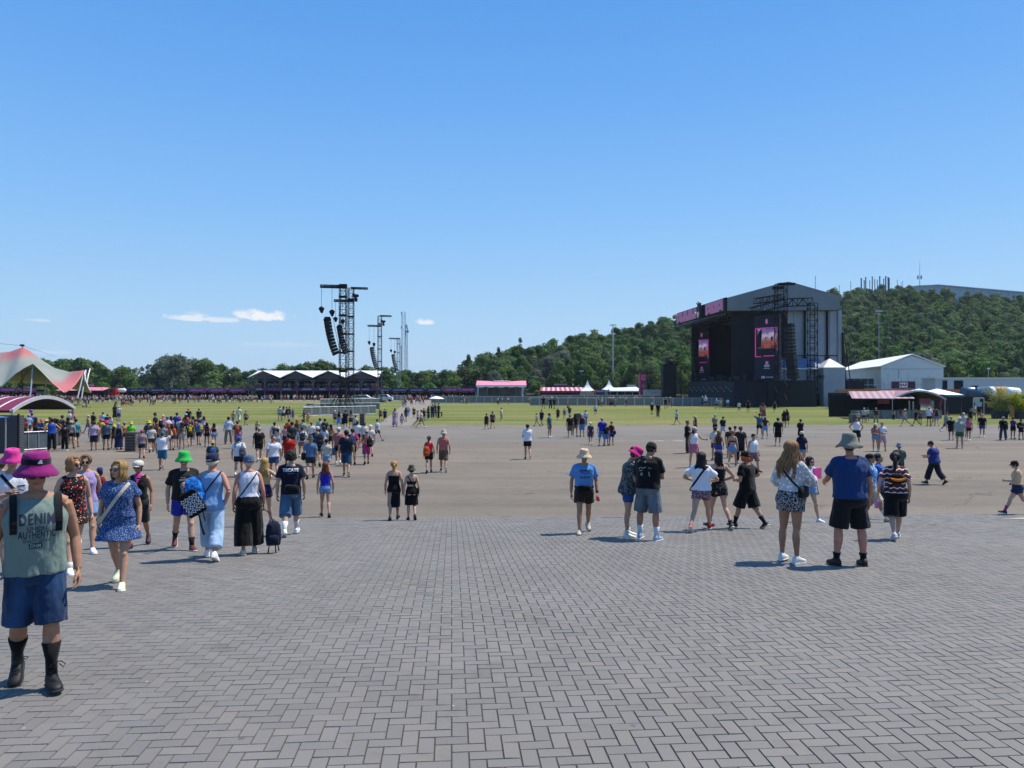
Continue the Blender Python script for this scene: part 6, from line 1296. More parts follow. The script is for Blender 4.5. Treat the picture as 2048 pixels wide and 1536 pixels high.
def print_text(s, txt, size, cx, cz, m, back=False, bold=0.0, sp=1.0, arc=0.0, xs=1.0):
    me = text_mesh(txt, size, 0, spacing=sp, bold=bold); bm = bmesh.new(); bm.from_mesh(me); bmesh.ops.triangulate(bm, faces=bm.faces)
    for _ in range(4):
        es = [e for e in bm.edges if e.calc_length() > .016]
        if not es: break
        bmesh.ops.subdivide_edges(bm, edges=es, cuts=1); bmesh.ops.triangulate(bm, faces=bm.faces)
    bv = BVHTree.FromPolygons([v.co for v in s.top.vertices], [p.vertices[:] for p in s.top.polygons])
    for v in bm.verts:
        x = v.co.x*xs; z = v.co.y+arc*(1-(v.co.x*xs/.16)**2); o = V((cx+(-x if back else x), 2 if back else -2, cz+z)); d = V((0, -1 if back else 1, 0)); h = bv.ray_cast(o, d); y = h[0].y if h[0] else 0; v.co = (o.x, y-(.0035 if not back else -.0035), o.z)
    bm.to_mesh(me); bm.free(); o = link("print", me, s.topobj, [m]); return o
def print_mark(s, polys, cx, cz, m, back=False):
    """flat ink shapes: strokes given as point lists with a width"""
    b = MB(); bv = BVHTree.FromPolygons([v.co for v in s.top.vertices], [p.vertices[:] for p in s.top.polygons])
    for pts, w_ in polys:
        dn = []
        for (x0, z0), (x1, z1) in zip(pts[:-1], pts[1:]): k = max(1, int(math.hypot(x1-x0, z1-z0)/.012)); dn += [(x0+(x1-x0)*i/k, z0+(z1-z0)*i/k) for i in range(k)]
        dn.append(pts[-1]); row = []
        for i, (x, z) in enumerate(dn):
            a = dn[max(0, i-1)]; c = dn[min(len(dn)-1, i+1)]; tx, tz = c[0]-a[0], c[1]-a[1]; l = math.hypot(tx, tz) or 1; nx, nz_ = -tz/l*w_/2, tx/l*w_/2; rr_ = []
            for sg in (-1, 0, 1):
                u, v_ = x+nx*sg, z+nz_*sg; o = V((cx+(-u if back else u), 2 if back else -2, cz+v_)); h = bv.ray_cast(o, V((0, -1 if back else 1, 0))); y = h[0].y if h[0] else 0; rr_.append((o.x, y+(.0035 if back else -.0035), o.z))
            row.append(rr_)
        base = len(b.v); b.v += [p for r_ in row for p in r_]
        for i in range(len(row)-1):
            for j in range(2): b.f.append((base+i*3+j, base+i*3+j+1, base+(i+1)*3+j+1, base+(i+1)*3+j)); b.mi.append(0)
    o = link("print", b.mesh("print"), s.topobj, [m]); return o

# ------------------------------------------------------------------ the people nearest to the camera
INK = mat("navy shirt ink", (.018, .024, .05), .8, .15, 30); WINK = mat("white shirt ink", (.62, .64, .68), .8, .1, 30); GINK = mat("grey shirt ink", (.2, .21, .23), .8, .25, 30)
FWD = ((.11, -.30, 1.10), (-.09, -.33, 1.13)); AKI = ((.24, .02, .98, (1, .6, 0)), (-.24, .02, .98, (-1, .6, 0)))
def held(nm, label, cat, s, p, geo, *ms):
    t = bagthing(nm, label, s, cat); q = s.T(p); b = MB(); geo(b, q); o = b.mesh(nm, ms); o = link("body", o, t); return t
# 1 the man walking past at the left
a = person(72, 903, 1377, 2, 'm', ((.16, .14, .02, -.05), (-.14, .36, .03, .5)), (.04, -.02), ('tank', '7c9088', .87, .02), ('shorts', ('1a3558', 'denim', '2c527e'), .98, .034), ('short', '2c241c'), ('bucket', '8e1a6e'), 1, .06, 0, (.04, .04), 1.06, '101012', 0, ('0e0e10', .26), True, 2, 11, "person in DENIM tank top, blue knee shorts, black boots and magenta bucket hat")
b = MB(); Mh = a.Mh
b.loft([[Mh @ V((math.cos(t)*rx, .012+math.sin(t)*ry, z)) for t in (2*math.pi*k/28 for k in range(28))] for rx, ry, z in ((.099, .113, .08), (.0995, .1135, .084), (.0965, .1105, .118), (.0955, .1095, .122))], cap=False); hb = childp("hat_band", b.mesh("hat_band", smooth=True), [c for c in a.root.children if c.name.startswith("hat")][0], cloth('120f1a')); hb.parent = [c for c in a.root.children if c.name.startswith("hat") and c != hb][0]
b = MB()
for x, z, w_ in ((.018, .094, .03), (.018, .104, .018), (.024, .112, .012)): p = Mh @ V((x, -.098+abs(x)*.1, z)); b.box(p, (w_, .012, .009))
childp("emblem", b.mesh("emblem"), hb, mat("white stitched emblem", (.55, .6, .66), .7, .1)); 
print_text(a, "DENIM", .118, .005, 1.31, INK, arc=.006, bold=.002, sp=1.12, xs=.60); print_text(a, "-UNION-", .044, .005, 1.247, INK, bold=.001, sp=1.1, xs=.78); print_text(a, "AUTHENTIC", .076, .005, 1.201, INK, bold=.0012, sp=1.1, xs=.53); print_text(a, "QUALITY GOODS", .034, .0, 1.158, INK, sp=1.05, xs=.62)
print_mark(a, [([(-.042, .0), (.042, .005)], .04)], -.005, 1.118, INK); m_ = print_text(a, "DNM", .036, -.005, 1.12, mat("shirt cloth ink", (.2, .27, .25), .8), bold=.001, xs=.85); m_.location.y = -.003
for i, (h, kn, an, fd, fu) in enumerate(a.leg):             # boot laces, zigzag in one piece
    b = MB(); sdv = fd.cross(fu); pts = []
    for k in range(7): c = an+fd*(.05+.012*(5-k))+fu*(.022*k-.02); pts.append(c+sdv*(.024 if k % 2 else -.024))
    pts += [pts[-1]-sdv*.03+fd*.01, pts[-1]-sdv*.06-fu*.03, pts[-1]-sdv*.045-fu*.05, pts[-1]-sdv*.02-fu*.02]; b.tube(pts, .004, 5); childp("lace", b.mesh("lace"), [c for c in a.root.children if c.name.startswith("shoe")][i], mat("black lace", (.01, .01, .01), .6))
pack(a, '16171c', "black backpack worn by the walker in the DENIM tank top")
# companions behind him
p2 = person(24, 890, 1150, 8, 'm', 'walk2', (-.1, (-.10, -.30, 1.2)), ('tee', 'dfe2ea'), ('shorts', '2a3040', .8), ('short', '33281f'), ('bucket', 'd83a92'), 0, .05, 0, (.15, -.1), 1.0, '333333', 1, None, False, 1, 12, "person in hot pink bucket hat and white tee holding a phone")
sling(p2, '15161a', "black crossbody strap with hanging pouch over a white tee at the left edge", 1, .04, '15161a')
held("phone", "dark phone held up by the person in the hot pink bucket hat", "phone", p2, (-.09, -.385, 1.24), lambda b, q: b.box(q, (.075, .15, .01)), BLK)
print_mark(p2, [([(-.02, .0), (.08, .004)], .02), ([(-.06, -.06), (.02, -.05), (.06, -.07)], .012)], .06, 1.25, INK)
person(4, 920, 1052, 170, 'm', 'stand', (0, 0), ('tee', 'd8c050'), ('shorts', '303844'), ('short', '4a3a2a'), None, 0, q=0, label="person in a yellow top half cut off by the left frame edge")
person(146, 907, 1142, 14, 'f', 'walk2', (.05, .0), ('tank', ('171318', 'floral', 'a01c1c', 'c8b8a0'), .98), ('dress', ('171318', 'floral', 'a01c1c', 'c8b8a0'), .72, .04, 1.05, .05), ('bob', '8a6440', .10), None, 2, .03, 0, (.0, .45), 1.05, 'e4e4e0', 1, ('e8e8e8', .1), True, 1, 13, "person with curled light brown hair and sunglasses in black floral sleeveless dress")
person(172, 905, 1104, 2, 'f', 'walk1', (.0, .1), ('tank', 'a896cc'), ('shorts', ('6f92c4', 'denim'), .55), ('bun', '6a4e34'), None, 0, .02, 0, (.0, -.15), 1.0, 'd8d8d8', 1, None, True, 1, 14, "person in lilac sleeveless top and light denim shorts behind the floral dress")
d = person(239, 915, 1172, -14, 'f', 'walk1', (-.06, .04), ('cap', ('20447c', 'dots', 'c3d3ea'), .98, .03), ('dress', ('20447c', 'dots', 'c3d3ea'), .66, .06, 1.06, .08), ('bob', '917447', .17), None, 0, .03, 0, (-.08, -.5), 1.06, 'e0d6b0', 1, None, True, 1, 15, "blonde person in short blue dotted dress and sunglasses striding across the pavers")
sling(d, 'c9bfae', "cream crossbody strap and small bag over the blue dotted dress", -1, .045, 'c9bfae', c=.055, hw=.08, hh=.05)
w7 = person(278, 915, 1093, -12, 'f', 'walk2', (.1, -.05), ('tank', '0b0b0f', 1.0), ('shorts', '2f3238', .95, .012), ('pony', '1a1412', .16), ('flatcap', 'd9d4c8'), 1, .03, 0, (.05, -.2), 1.0, '3a1428', 0, None, True, 1, 16, "person in white flat cap, pink neckerchief and black tank top behind the blue dress")
b = MB(); b.loft([[w7.T((0, .015, 1.46))+V((math.cos(t)*r_, math.sin(t)*r_*1.02, z)) for t in (2*math.pi*k/20 for k in range(20))] for r_, z in ((.11, -.05), (.085, -.015), (.07, .03), (.06, .03))], cap=False); b.loft([[w7.T((x, -.10-.02*k, 1.42-.05*k)) for x in (-.05+.02*k, 0, .05-.02*k)] for k in range(3)], cap=False); childp("neckerchief", b.mesh("neckerchief", smooth=True), w7.root, cloth('b83a96'))
person(200, 933, 1042, 175, 'f', 'stand', (0, 0), ('tank', '8e2430'), ('shorts', '2c3550'), ('long', '1d1714', .16), ('cap', '243a78'), 1, q=0, label="person in red top and blue cap half hidden beside the blue dotted dress")
g = person(368, 897, 1098, 7, 'm', 'walk1', ((.05, -.27, 1.2), .08), ('tee', '23211f', .93, .03), ('shorts', '2338b4', .62, .04), ('short', '2a2018'), ('bucket', '2fbf55'), 2, .04, 0, (.05, -.1), .98, '5a1c22', 1, ('1c1620', .16), True, 1, 17, "person in bright green bucket hat, black printed tee and royal blue shorts")
print_mark(g, [([(-.09, .06), (.0, .07), (.09, .06)], .035), ([(-.03, .02), (-.045, -.05), (-.02, -.12), (-.03, -.17)], .05), ([(.05, .01), (.05, -.06)], .03), ([(-.06, .11), (.02, .1)], .012)], -.01, 1.2, GINK)
n_ = person(424, 900, 1118, 172, 'f', 'walk1', (-.02, (-.2, .05, .92)), ('tank', '7ea6d6', .82, .022), ('trousers', ('9ab8d6', 'denim', 'b4cde4'), 1.72, .03), ('bob', 'd3c9b2', .05), ('cap', '1a2147'), 5, .02, 0, (.0, -.55), 1.1, 'e6e6e2', 1, None, False, 1, 18, "person from behind in navy cap, pale blue blouse and light jeans")
sling(n_, '15151b', "thin black crossbody strap over the pale blue blouse", 1, .02, None, c=.055)
pack(n_, ('1566b4', 'camo', '2a86d6', '1b5fa8'), "blue backpack hung on the shoulder of the pale blue blouse", x=.24, z=1.16, y=-.12, size=1.0, straps=False, rot=.3)
tb = bagthing("tote_bag", "black tote with white square outlines hanging below the blue backpack", n_); b = MB(); q0 = n_.T((.26, .2, .98)); Rm = MX.Rotation(.55, 3, 'Y')
b.loft([[q0+Rm @ V((x*k, y, z)) for x, y in ((-.15, -.05), (.15, -.05), (.15, .05), (-.15, .05))] for z, k in ((-.2, .9), (-.16, 1), (.16, 1), (.2, .7))]); childp("pouch", b.mesh("pouch"), tb, cloth('0e0e12')); b = MB()
for i in range(4):
    for j in range(4):
        for k in range(4): c = V((-.105+.07*i, .056, -.12+.07*j)); e = ((0, .022), (0, -.022), (.022, 0), (-.022, 0))[k]; b.box(q0+Rm @ (c+V((e[0], 0, e[1]))), ((.05, .006, .009) if k < 2 else (.009, .006, .05)), 0)
childp("square_print", b.mesh("square_print"), tb, WINK); b = MB(); b.tube([q0+V((-.1, .06, -.15)), q0+V((-.14, .06, -.35)), q0+V((-.19, .07, -.5))], [.012, .014, .022], 6); b.tube([q0+V((-.16, .05, -.12)), q0+V((-.2, .06, -.28))], [.01, .012], 6); childp("loose_strap", b.mesh("loose_strap"), tb, cloth('0e0e12'))
wt = person(498, 908, 1108, 182, 'f', ((-.1, .12, .01, .1), (.12, .04, .02, 0)), (-.12, .02), ('tank', 'dfe3ee', 1.0, .012), ('trousers', '07070b', 1.8, .075), ('short', 'b3a48a'), ('cap', '486a8e'), 5, .02, 0, (.05, .05), 1.12, 'b9b4a4', 1, None, False, 1, 19, "person seen from behind in white tank top, wide black trousers and dusty blue cap")
sling(wt, '2a2c3a', "thin dark crossbody strap over the white tank top", 1, .022, None, c=.03)
bp = pack(wt, '141d36', "navy backpack dangling near the ground beside the wide black trousers", x=-.42, z=.33, y=-.22, size=.95, straps=False)
b = MB(); q = wt.T((-.42, .0, .3))
for x, l in ((-.07, .16), (-.03, .2), (.07, .2)): b.tube([q+V((x, 0, -.15)), q+V((x*1.1, .0, -.2)), q+V((x*1.35, .01, -.15-l*.85))], [.008, .01, .014], 5)
b.tube([q+V((0, .06, .2)), q+V((.06, .0, .4)), V(wt.arm[1][2])+V((0, 0, -.1))], .009, 5); childp("hanging_strap", b.mesh("hanging_strap"), bp, cloth('14161e'))
person(529, 912, 1052, 166, 'f', 'walk2', (.0, (-.26, .02, 1.02, (-1, .3, 0))), ('strap', 'c7a27a', 1.06), ('shorts', '211c4a', .36, .03, 1.1), ('long', 'a8894f', .34), None, 2, .02, 0, (.05, .2), 1.0, '303030', 1, None, False, 1, 20, "person with long blonde hair, bare shoulders and navy hotpants")
tt = person(582, 898, 1070, 178, 'm', 'walk2', (-.03, .1), ('tee', '0e142e', .88, .026), ('shorts', ('3d5d7c', 'denim', '54789a'), 1.15, .05), ('curly', '1c1512', .05), None, 2, .02, 0, (.02, -.1), .98, 'e6e6e4', 1, ('e8e8e8', .2), False, 1, 21, "person from behind in navy shirt lettered TECATE and wide denim shorts")
print_text(tt, "TECATE", .088, 0, 1.345, WINK, back=True, bold=.003); print_text(tt, "CERVEZA", .034, 0, 1.278, GINK, back=True)
b = MB()
for (sh, el, wr) in tt.arm:
    o = (V((sh.x, 0, 0))).normalized()*.074
    b.loft([[sh.lerp(el, t)+o*(1 if t > 0 else .96)+V((0, dy, .0)) for dy in (-.016, .016)]+[sh.lerp(el, t)+o*.85+V((0, dy, 0)) for dy in (.016, -.016)] for t in (.1, .3, .5, .64)])
childp("sleeve_stripe", b.mesh("sleeve_stripe"), tt.topobj, WINK)
fb = bagthing("waist_bag", "black waist bag worn across the back of the navy football shirt", tt); b = MB(); q = tt.T((-.03, .165, 1.0)); Rm = MX.Rotation(-.15, 3, 'Y'); b.loft([[q+Rm @ V((math.copysign(abs(math.cos(u))**.6, math.cos(u))*.15*k, .05*math.sin(u)*k+.02, z)) for u in (2*math.pi*j/16 for j in range(16))] for z, k in ((-.075, .75), (-.06, .95), (.0, 1), (.05, .92), (.075, .7))]); childp("pouch", b.mesh("pouch", smooth=True), fb, cloth('0d0e12')); childp("strap", ribbon(strap_loop(tt, (0, .01, 1.02), (1, 0, .12), (0, 1, 0), .05), tt.T((0, .01, 1.02)), .03).mesh("strap"), fb, cloth('0d0e12'))
person(651, 921, 1034, 182, 'f', 'walk1', (-.05, .05), ('tank', '2226b2', 1.02), ('shorts', ('6788b2', 'denim'), .33, .025), ('long', '6a3420', .26), None, 0, .02, 0, (.0, .05), .98, '1c1c1c', 0, None, False, 1, 22, "person seen from behind with auburn hair, cobalt tank top and cut-off denim shorts")
person(788, 919, 1040, 178, 'f', 'walk2', (.08, -.1), ('bandeau', '07070b', 1.0, .004), ('dress', '07070b', .40, .015, 1.05, .01), ('pony', 'a9783a', .2), None, 0, .02, 0, (.0, .1), 1.08, '18181a', 0, None, False, 1, 23, "person from behind in strapless black midi dress with golden tied hair")
bk = person(823, 929, 1040, 183, 'f', 'step1', (-.1, .06), ('bikini', '0e0e14', 1.16), ('skirt', '08080d', .50, .03, 1.1, .04), ('bob', '231712', .05), ('bucket', '4b5038'), 2, .02, 0, (.0, -.1), 1.0, '2a2420', 0, None, False, 1, 24, "person from behind in olive bucket hat, bare back and black knee-length skirt")
sling(bk, '0e0e14', "black shoulder strap and bag on the bare back of the olive bucket hat wearer", -1, .025, '10121a', c=.02, hw=.1, hh=.1)
lb = person(1168, 893, 1066, 3, 'm', 'walk2', (.12, -.05), ('tee', '5a92cf', 1.0, .03), ('shorts', '33261f', .58, .06), ('short', '3a2c20'), ('wbucket', ('dcc4a2', 'floral', 'd88a6a', 'e8d8b8')), 1, .03, 0, (.1, .05), .96, 'b8aa9a', 0, None, True, 1, 25, "person in sky blue printed tee, brown shorts and cream floral bucket hat facing us")
print_mark(lb, [([(-.11, .03), (-.08, .07), (-.06, .03), (-.03, .07), (0, .035), (.03, .08), (.06, .04), (.11, .06)], .022), ([(-.09, .015), (.02, -.005), (.1, .02)], .012), ([(-.1, -.06), (-.1, -.11), (-.07, -.08), (-.045, -.11), (-.045, -.06)], .012), ([(-.02, -.085), (0, -.06), (.02, -.085), (0, -.11), (-.02, -.085)], .012), ([(.035, -.085), (.055, -.06), (.075, -.085), (.055, -.11), (.035, -.085)], .012), ([(.09, -.06), (.09, -.11)], .012)], .01, 1.27, INK)
fb = bagthing("waist_bag", "black waist bag under the sky blue tee", lb); b = MB(); q = lb.T((0, -.16, .99)); b.loft([[q+V((math.copysign(abs(math.cos(u))**.6, math.cos(u))*.14*k, .04*math.sin(u)*k, z)) for u in (2*math.pi*j/16 for j in range(16))] for z, k in ((-.06, .8), (-.04, 1), (.03, 1), (.05, .85))]); childp("pouch", b.mesh("pouch", smooth=True), fb, cloth('0b0b0f')); childp("strap", ribbon(strap_loop(lb, (0, .01, 1.0), (1, 0, 0), (0, 1, 0), .045), lb.T((0, .01, 1.0)), .035).mesh("strap"), fb, cloth('0b0b0f'))
b = MB(); (sh, el, wr) = lb.arm[0]; dv = (wr-el).normalized(); b.tube([wr-dv*.05, wr-dv*.02], [.034, .033], 12); childp("wrist_watch", b.mesh("wrist_watch"), lb.root, BLK)
cup = bagthing("cup", "crumpled red cup in the hand of the sky blue tee", lb, "cup"); q = wr+dv*.11; b = MB(); b.tube([q+V((.0, -.03, .04)), q+V((.02, -.03, -.05))], [.036, .03], 10); childp("body", b.mesh("cup"), cup, mat("red paper cup", (.55, .03, .06), .5))
person(1256, 888, 1074, 97, 'f', 'stand', FWD, ('tee', ('70706a', 'camo', '2c3a44', '15191d'), .86, .04), ('shorts', '1d4c92', .52, .02), ('bun', '5c2017'), ('bucket', 'dd2a88'), 0, .12, 0, (.55, 0), 1.05, 'd6d2c8', 1, ('e0e0dc', .08), False, 1, 26, "person with dark red bun and pink bucket hat in patterned shirt leaning over a phone")
bt = person(1296, 880, 1079, 158, 'm', 'wide', FWD, ('tee', '0c0c0f', .93, .03), ('shorts', ('5c6873', 'denim', '74828e'), .96, .05), ('short', '2b221b'), ('cap', '16150f'), 1, .08, 0, (.45, -.15), 1.1, '8fa6b8', 1, ('d8e2ee', .17), False, 1, 27, "person in black printed tee, grey shorts and black cap beside the pink hat")
print_mark(bt, [([(-.13, .0), (-.09, .03), (-.03, .02), (.02, .04)], .02), ([(-.12, -.03), (-.05, -.02)], .018), ([(-.09, -.09), (-.05, -.09)], .05), ([(.06, .03), (.12, .02)], .012), ([(.07, -.04), (.08, -.1), (.09, -.12)], .02), ([(-.02, .13), (.0, .13)], .03)], -.0, 1.27, GINK, back=True)
wg = person(1402, 897, 1062, 166, 'f', 'stride2', ((.2, -.18, 1.12, (1, .5, -.1)), (-.12, -.25, 1.12, (-1, .4, -.1))), ('tee', 'eef0f8', .95, .045), ('shorts', ('4a3a48', 'leopard', 'a890a0'), .42, .03), ('long', '1b1411', .34), None, 2, .05, 0, (.05, .1), 1.0, 'a81416', 1, None, False, 1, 28, "long dark haired person in loose white tee, patterned short shorts and red shoes")
sling(wg, '0c0c10', "broad black strap over the loose white tee", 1, .04, None, c=.06)
person(1437, 896, 1058, -152, 'f', 'walk1', ((.16, -.2, 1.1), (-.2, -.15, 1.08, (-1, .6, -.3))), ('strap', '0a0a0e', 1.0), ('shorts', ('0c0c10', 'floral', '4a4c52', '20222a'), .38, .035), ('long', '14100f', .2), ('cap', '1b2140'), 2, .03, 0, (-.1, -.2), .96, '2a2c34', 1, ('16161a', .1), False, 1, 29, "slim person in black camisole, black shorts and navy cap walking beside the loose white tee")
person(1494, 897, 1056, -122, 'm', 'walk1', ((.12, -.22, 1.1), (-.22, -.1, 1.12, (-1, .6, -.3))), ('tee', '0b0b0e', .88, .035), ('shorts', '0c0d11', .99, .07), ('bob', 'c2561f', .11), ('cap', '121214'), 0, .06, 0, (.05, 0), .96, '121214', 1, ('141416', .17), False, 1, 30, "person all in black with bright orange hair under black cap, striding left")
lh = person(1581, 880, 1124, 152, 'f', 'shift', ((.16, -.28, 1.12), (-.14, -.40, 1.2)), ('long', ('c9cbd0', 'floral', 'dfe1e6', '8f9a94'), 1.03, .025), ('shorts', ('18181e', 'leopard', 'a6a6ac'), .42, .045), ('wavy', '80603e', .40), None, 1, .02, 0, (.05, -.3), 1.05, 'd8d8d4', 1, None, True, 1, 31, "person with very long wavy brown hair, pale blouse and speckled shorts holding a pink card")
sling(lh, '0c0d14', "black shoulder bag hanging at the side of the pale blouse", -1, .025, '0c0d16', c=.045, hw=.13, hh=.08, low=1.06)
held("card", "pink rectangular card held out by the long haired person", "card", lh, (-.14, -.50, 1.26), lambda b, q: b.loft([[q+V((x, y, z)) for x, z in ((-.015, -.08), (.015, -.08), (.015, .08), (-.015, .08))] for y in (-.12, .1)]), mat("pink card", (.6, .06, .3), .6))
person(1618, 910, 1043, 38, 'f', 'walk1', (.0, (-.1, -.2, 1.05)), ('cap', ('b4c8e6', 'floral', 'e0e8f4', '6f98d8'), .98), ('shorts', ('6f93bd', 'denim'), .38, .03), ('bob', '251712', .13), None, 2, .02, 0, (.05, .2), 1.08, 'c4d0dc', 1, None, True, 1, 32, "dark haired person in sunglasses, pale blue blouse and denim shorts")
person(1699, 864, 1131, -152, 'm', 'wide', ((.14, -.42, 1.1), .02), ('tee', '173a70', .92, .03), ('shorts', '17191c', .92, .05), ('short', '3a3028'), ('boonie', '88887a'), 5, .03, 0, (.02, -.35), 1.1, '161616', 0, ('121214', .1), False, 1, 33, "person from behind in royal blue tee, black shorts and grey brimmed sun hat, chatting")
person(1740, 900, 1044, 78, 'm', 'stride1', (.1, -.2), ('tee', ('4d98d6', 'floral', 'bfdff2', '2f7fc4'), .92), ('shorts', 'c8bfa8', .9, .04), ('short', '1a1512'), ('backcap', '15151a'), 1, .03, 0, (-.15, 0), .97, '8a8272', 1, ('e8e8ee', .24), True, 1, 34, "person in sky blue patterned shirt, cream shorts and white socks striding right, half hidden")
person(1757, 904, 1038, 82, 'm', 'walk1', (.1, -.1), ('tee', '2357b4', .92), ('shorts', '2a3348', .85), ('short', '1f1814'), None, 1, .02, 0, (-.15, 0), .97, '444444', 1, None, False, 1, 35, "person in plain blue tee just beyond the sky blue patterned shirt")
z7 = person(1790, 900, 1078, -168, 'f', 'walk2', ((.30, -.04, .95), -.05), ('tee', ('7c1822', 'zigzag', 'ddd4cc'), .96, .035), ('shorts', '0a0b10', .99, .065), ('pony', '14100e', .3), None, 2, .02, 0, (.05, -.35), 1.12, 'a9adb2', 1, None, True, 1, 36, "person with black ponytail in zigzag striped shirt and long black shorts")
t = bagthing("backpack", "black sling pack with orange crescent on the zigzag shirt", z7); q = z7.T((0, .175, 1.24)); b = MB(); b.ell(q, (.15, .06, .11)); childp("pack", b.mesh("pack", smooth=True), t, cloth('101018')); b = MB(); b.tube([q+V((math.sin(u)*.15, .055, .055-.075*math.cos(u))) for u in (R(-75+150*k/12) for k in range(13))], [.004+.024*math.sin(math.pi*k/12) for k in range(13)], 8); childp("orange_lining", b.mesh("orange_lining", smooth=True), t, cloth('f08c1e')); childp("strap", ribbon(strap_loop(z7, (0, .01, 1.22), (.6, 0, -.7), (0, 1, 0), .05), z7.T((0, .01, 1.22)), .035).mesh("strap"), t, cloth('101018'))
held("bottle", "pink and purple drinks bottle dangling from the hand of the zigzag shirt", "bottle", z7, (.33, -.06, .72), lambda b, q: (b.lathe([(.01, -.1), (.036, -.1), (.038, .02), (.03, .06), (.014, .08), (.014, .11)], q, 14), b.tube([q+V((0, 0, .1)), q+V((-.01, 0, .2))], .006, 5)), mat("pink plastic", (.6, .2, .42), .3, .3, 14))
person(1798, 885, 970, 175, 'm', 'stand', FWD, ('tee', '4a5f54', .92), ('shorts', '3a4038', .9), ('short', '4a4034'), ('bucket', '8d9498'), 0, label="person in grey-green tee and grey bucket hat standing behind the zigzag shirt", q=0)
bm9 = person(1868, 878, 968, -118, 'm', 'walk1', FWD, ('tee', '27377c', .86, .03), ('trousers', '1f232a', 1.75, .03), ('short', '3a2c22'), ('cap', '3a2e28'), 5, .1, 0, (.5, 0), 1.22, '1c1c1e', 0, None, False, 1, 37, "stout person in blue tee and dark trousers looking down at a phone")
held("phone", "dark phone in the hands of the stout person in blue", "phone", bm9, (.02, -.42, 1.16), lambda b, q: b.box(q, (.14, .08, .012)), BLK)
person(2034, 915, 1028, -82, 'f', 'stride1', ((.1, -.3, 1.12), (-.15, -.12, 1.02)), ('tank', 'd8b888', 1.0), ('shorts', '1a2850', .5, .04), ('bob', '2a1d16', .05), ('cap', '101012'), 2, .05, 0, (.25, 0), 1.1, '2a2226', 1, ('c04a80', .18), False, 1, 38, "person in black cap, beige top and navy shorts stepping in at the right frame edge")

# ------------------------------------------------------------------ people in the middle distance: head y, foot y and column in the photo
NAMES = {'white': 'f0f0f4', 'black': '0c0c10', 'grey': '84868a', 'dark grey': '3c3e44', 'red': 'c02020', 'maroon': '642028', 'orange': 'e07830', 'yellow': 'e0c030', 'olive': '5a5c3c', 'green': '2e7a44', 'neon green': '5ae020', 'teal': '2a7480', 'sky blue': '7eaede', 'blue': '2c58b4', 'navy': '161e3c', 'purple': '5c3a7c', 'lilac': 'b0a0c8', 'pink': 'e08098', 'magenta': 'd02e88', 'tan': 'b8a078', 'brown': '5c4434', 'cream': 'dcd2bc', 'denim blue': '5c80a8', 'peach': 'e0a07c', 'pale blue': 'b0c8e4'}
def cname(h):
    h = h[0] if isinstance(h, tuple) else h; c = [int(h[i:i+2], 16) for i in (0, 2, 4)]
    return min(NAMES, key=lambda k: sum((int(NAMES[k][2*i:2*i+2], 16)-c[i])**2 for i in range(3)))
def zone(px, fy):
    if fy < 858: return ("on far left lawn" if px < 450 else "by the tower barriers" if px < 765 else "on the lawn path" if px < 862 else "right of the path" if px < 1250 else "on lawn before stage" if px < 1690 else "by the striped bar")
    if px < 122: return "behind the bar fence"
    if px < 260: return "in queue beside bin"
    if px < 345: return "in queue past bin"
    if px < 440: return "leaving the queue"
    if px < 560: return "left of the towers"
    if px < 770: return "below the speaker towers"
    if px < 1240: return "in mid tarmac"
    if px < 1560: return "below the stage"
    if px < 1800: return "below the striped bar"
    return "at far right tarmac"
LEGN = {'s': 'stand', 'w': 'wide', '1': 'walk1', '2': 'walk2', 'a': 'step1', 'b': 'step2', 'x': 'stride1', 'y': 'stride2', 'h': 'shift'}
TOPN = {'t': 'tee', 'k': 'tank', 'b': 'bandeau', 'i': 'bikini', 'c': 'cap', 'l': 'long', '-': None}
BOTN = {'s': ('shorts', .62, .032), 'S': ('shorts', .92, .04), 'm': ('shorts', .38, .03), 't': ('trousers', 1.9, .02), 'k': ('skirt', .62, .03, 1.05, .05), 'K': ('skirt', .3, .03, 1.05, .05), 'd': ('dress', .6, .04, 1.06, .06), 'D': ('dress', .16, .03, 1.06, .07)}
HAIRN = {'s': 'short', 'l': 'long', 'b': 'bob', 'u': 'bun', 'p': 'pony', '0': 'bald'}
HATN = {'c': 'cap', 'b': 'bucket', 'w': 'straw', 'v': 'flatcap'}
GARM = {'t': 'tee', 'k': 'tank', 'b': 'bandeau', 'i': 'bikini', 'c': 'top', 'l': 'sweater'}
GARB = {'s': 'shorts', 'S': 'bermudas', 'm': 'hotpants', 't': 'trousers', 'k': 'skirt', 'K': 'maxi', 'd': 'skirt', 'D': 'maxi'}
ARMN = {'.': None, 'f': FWD, 'a': AKI, 'u': ((.30, -.25, 1.75), None), 'U': (None, (-.30, -.25, 1.75)), 'o': ((.45, -.25, 1.2), None)}
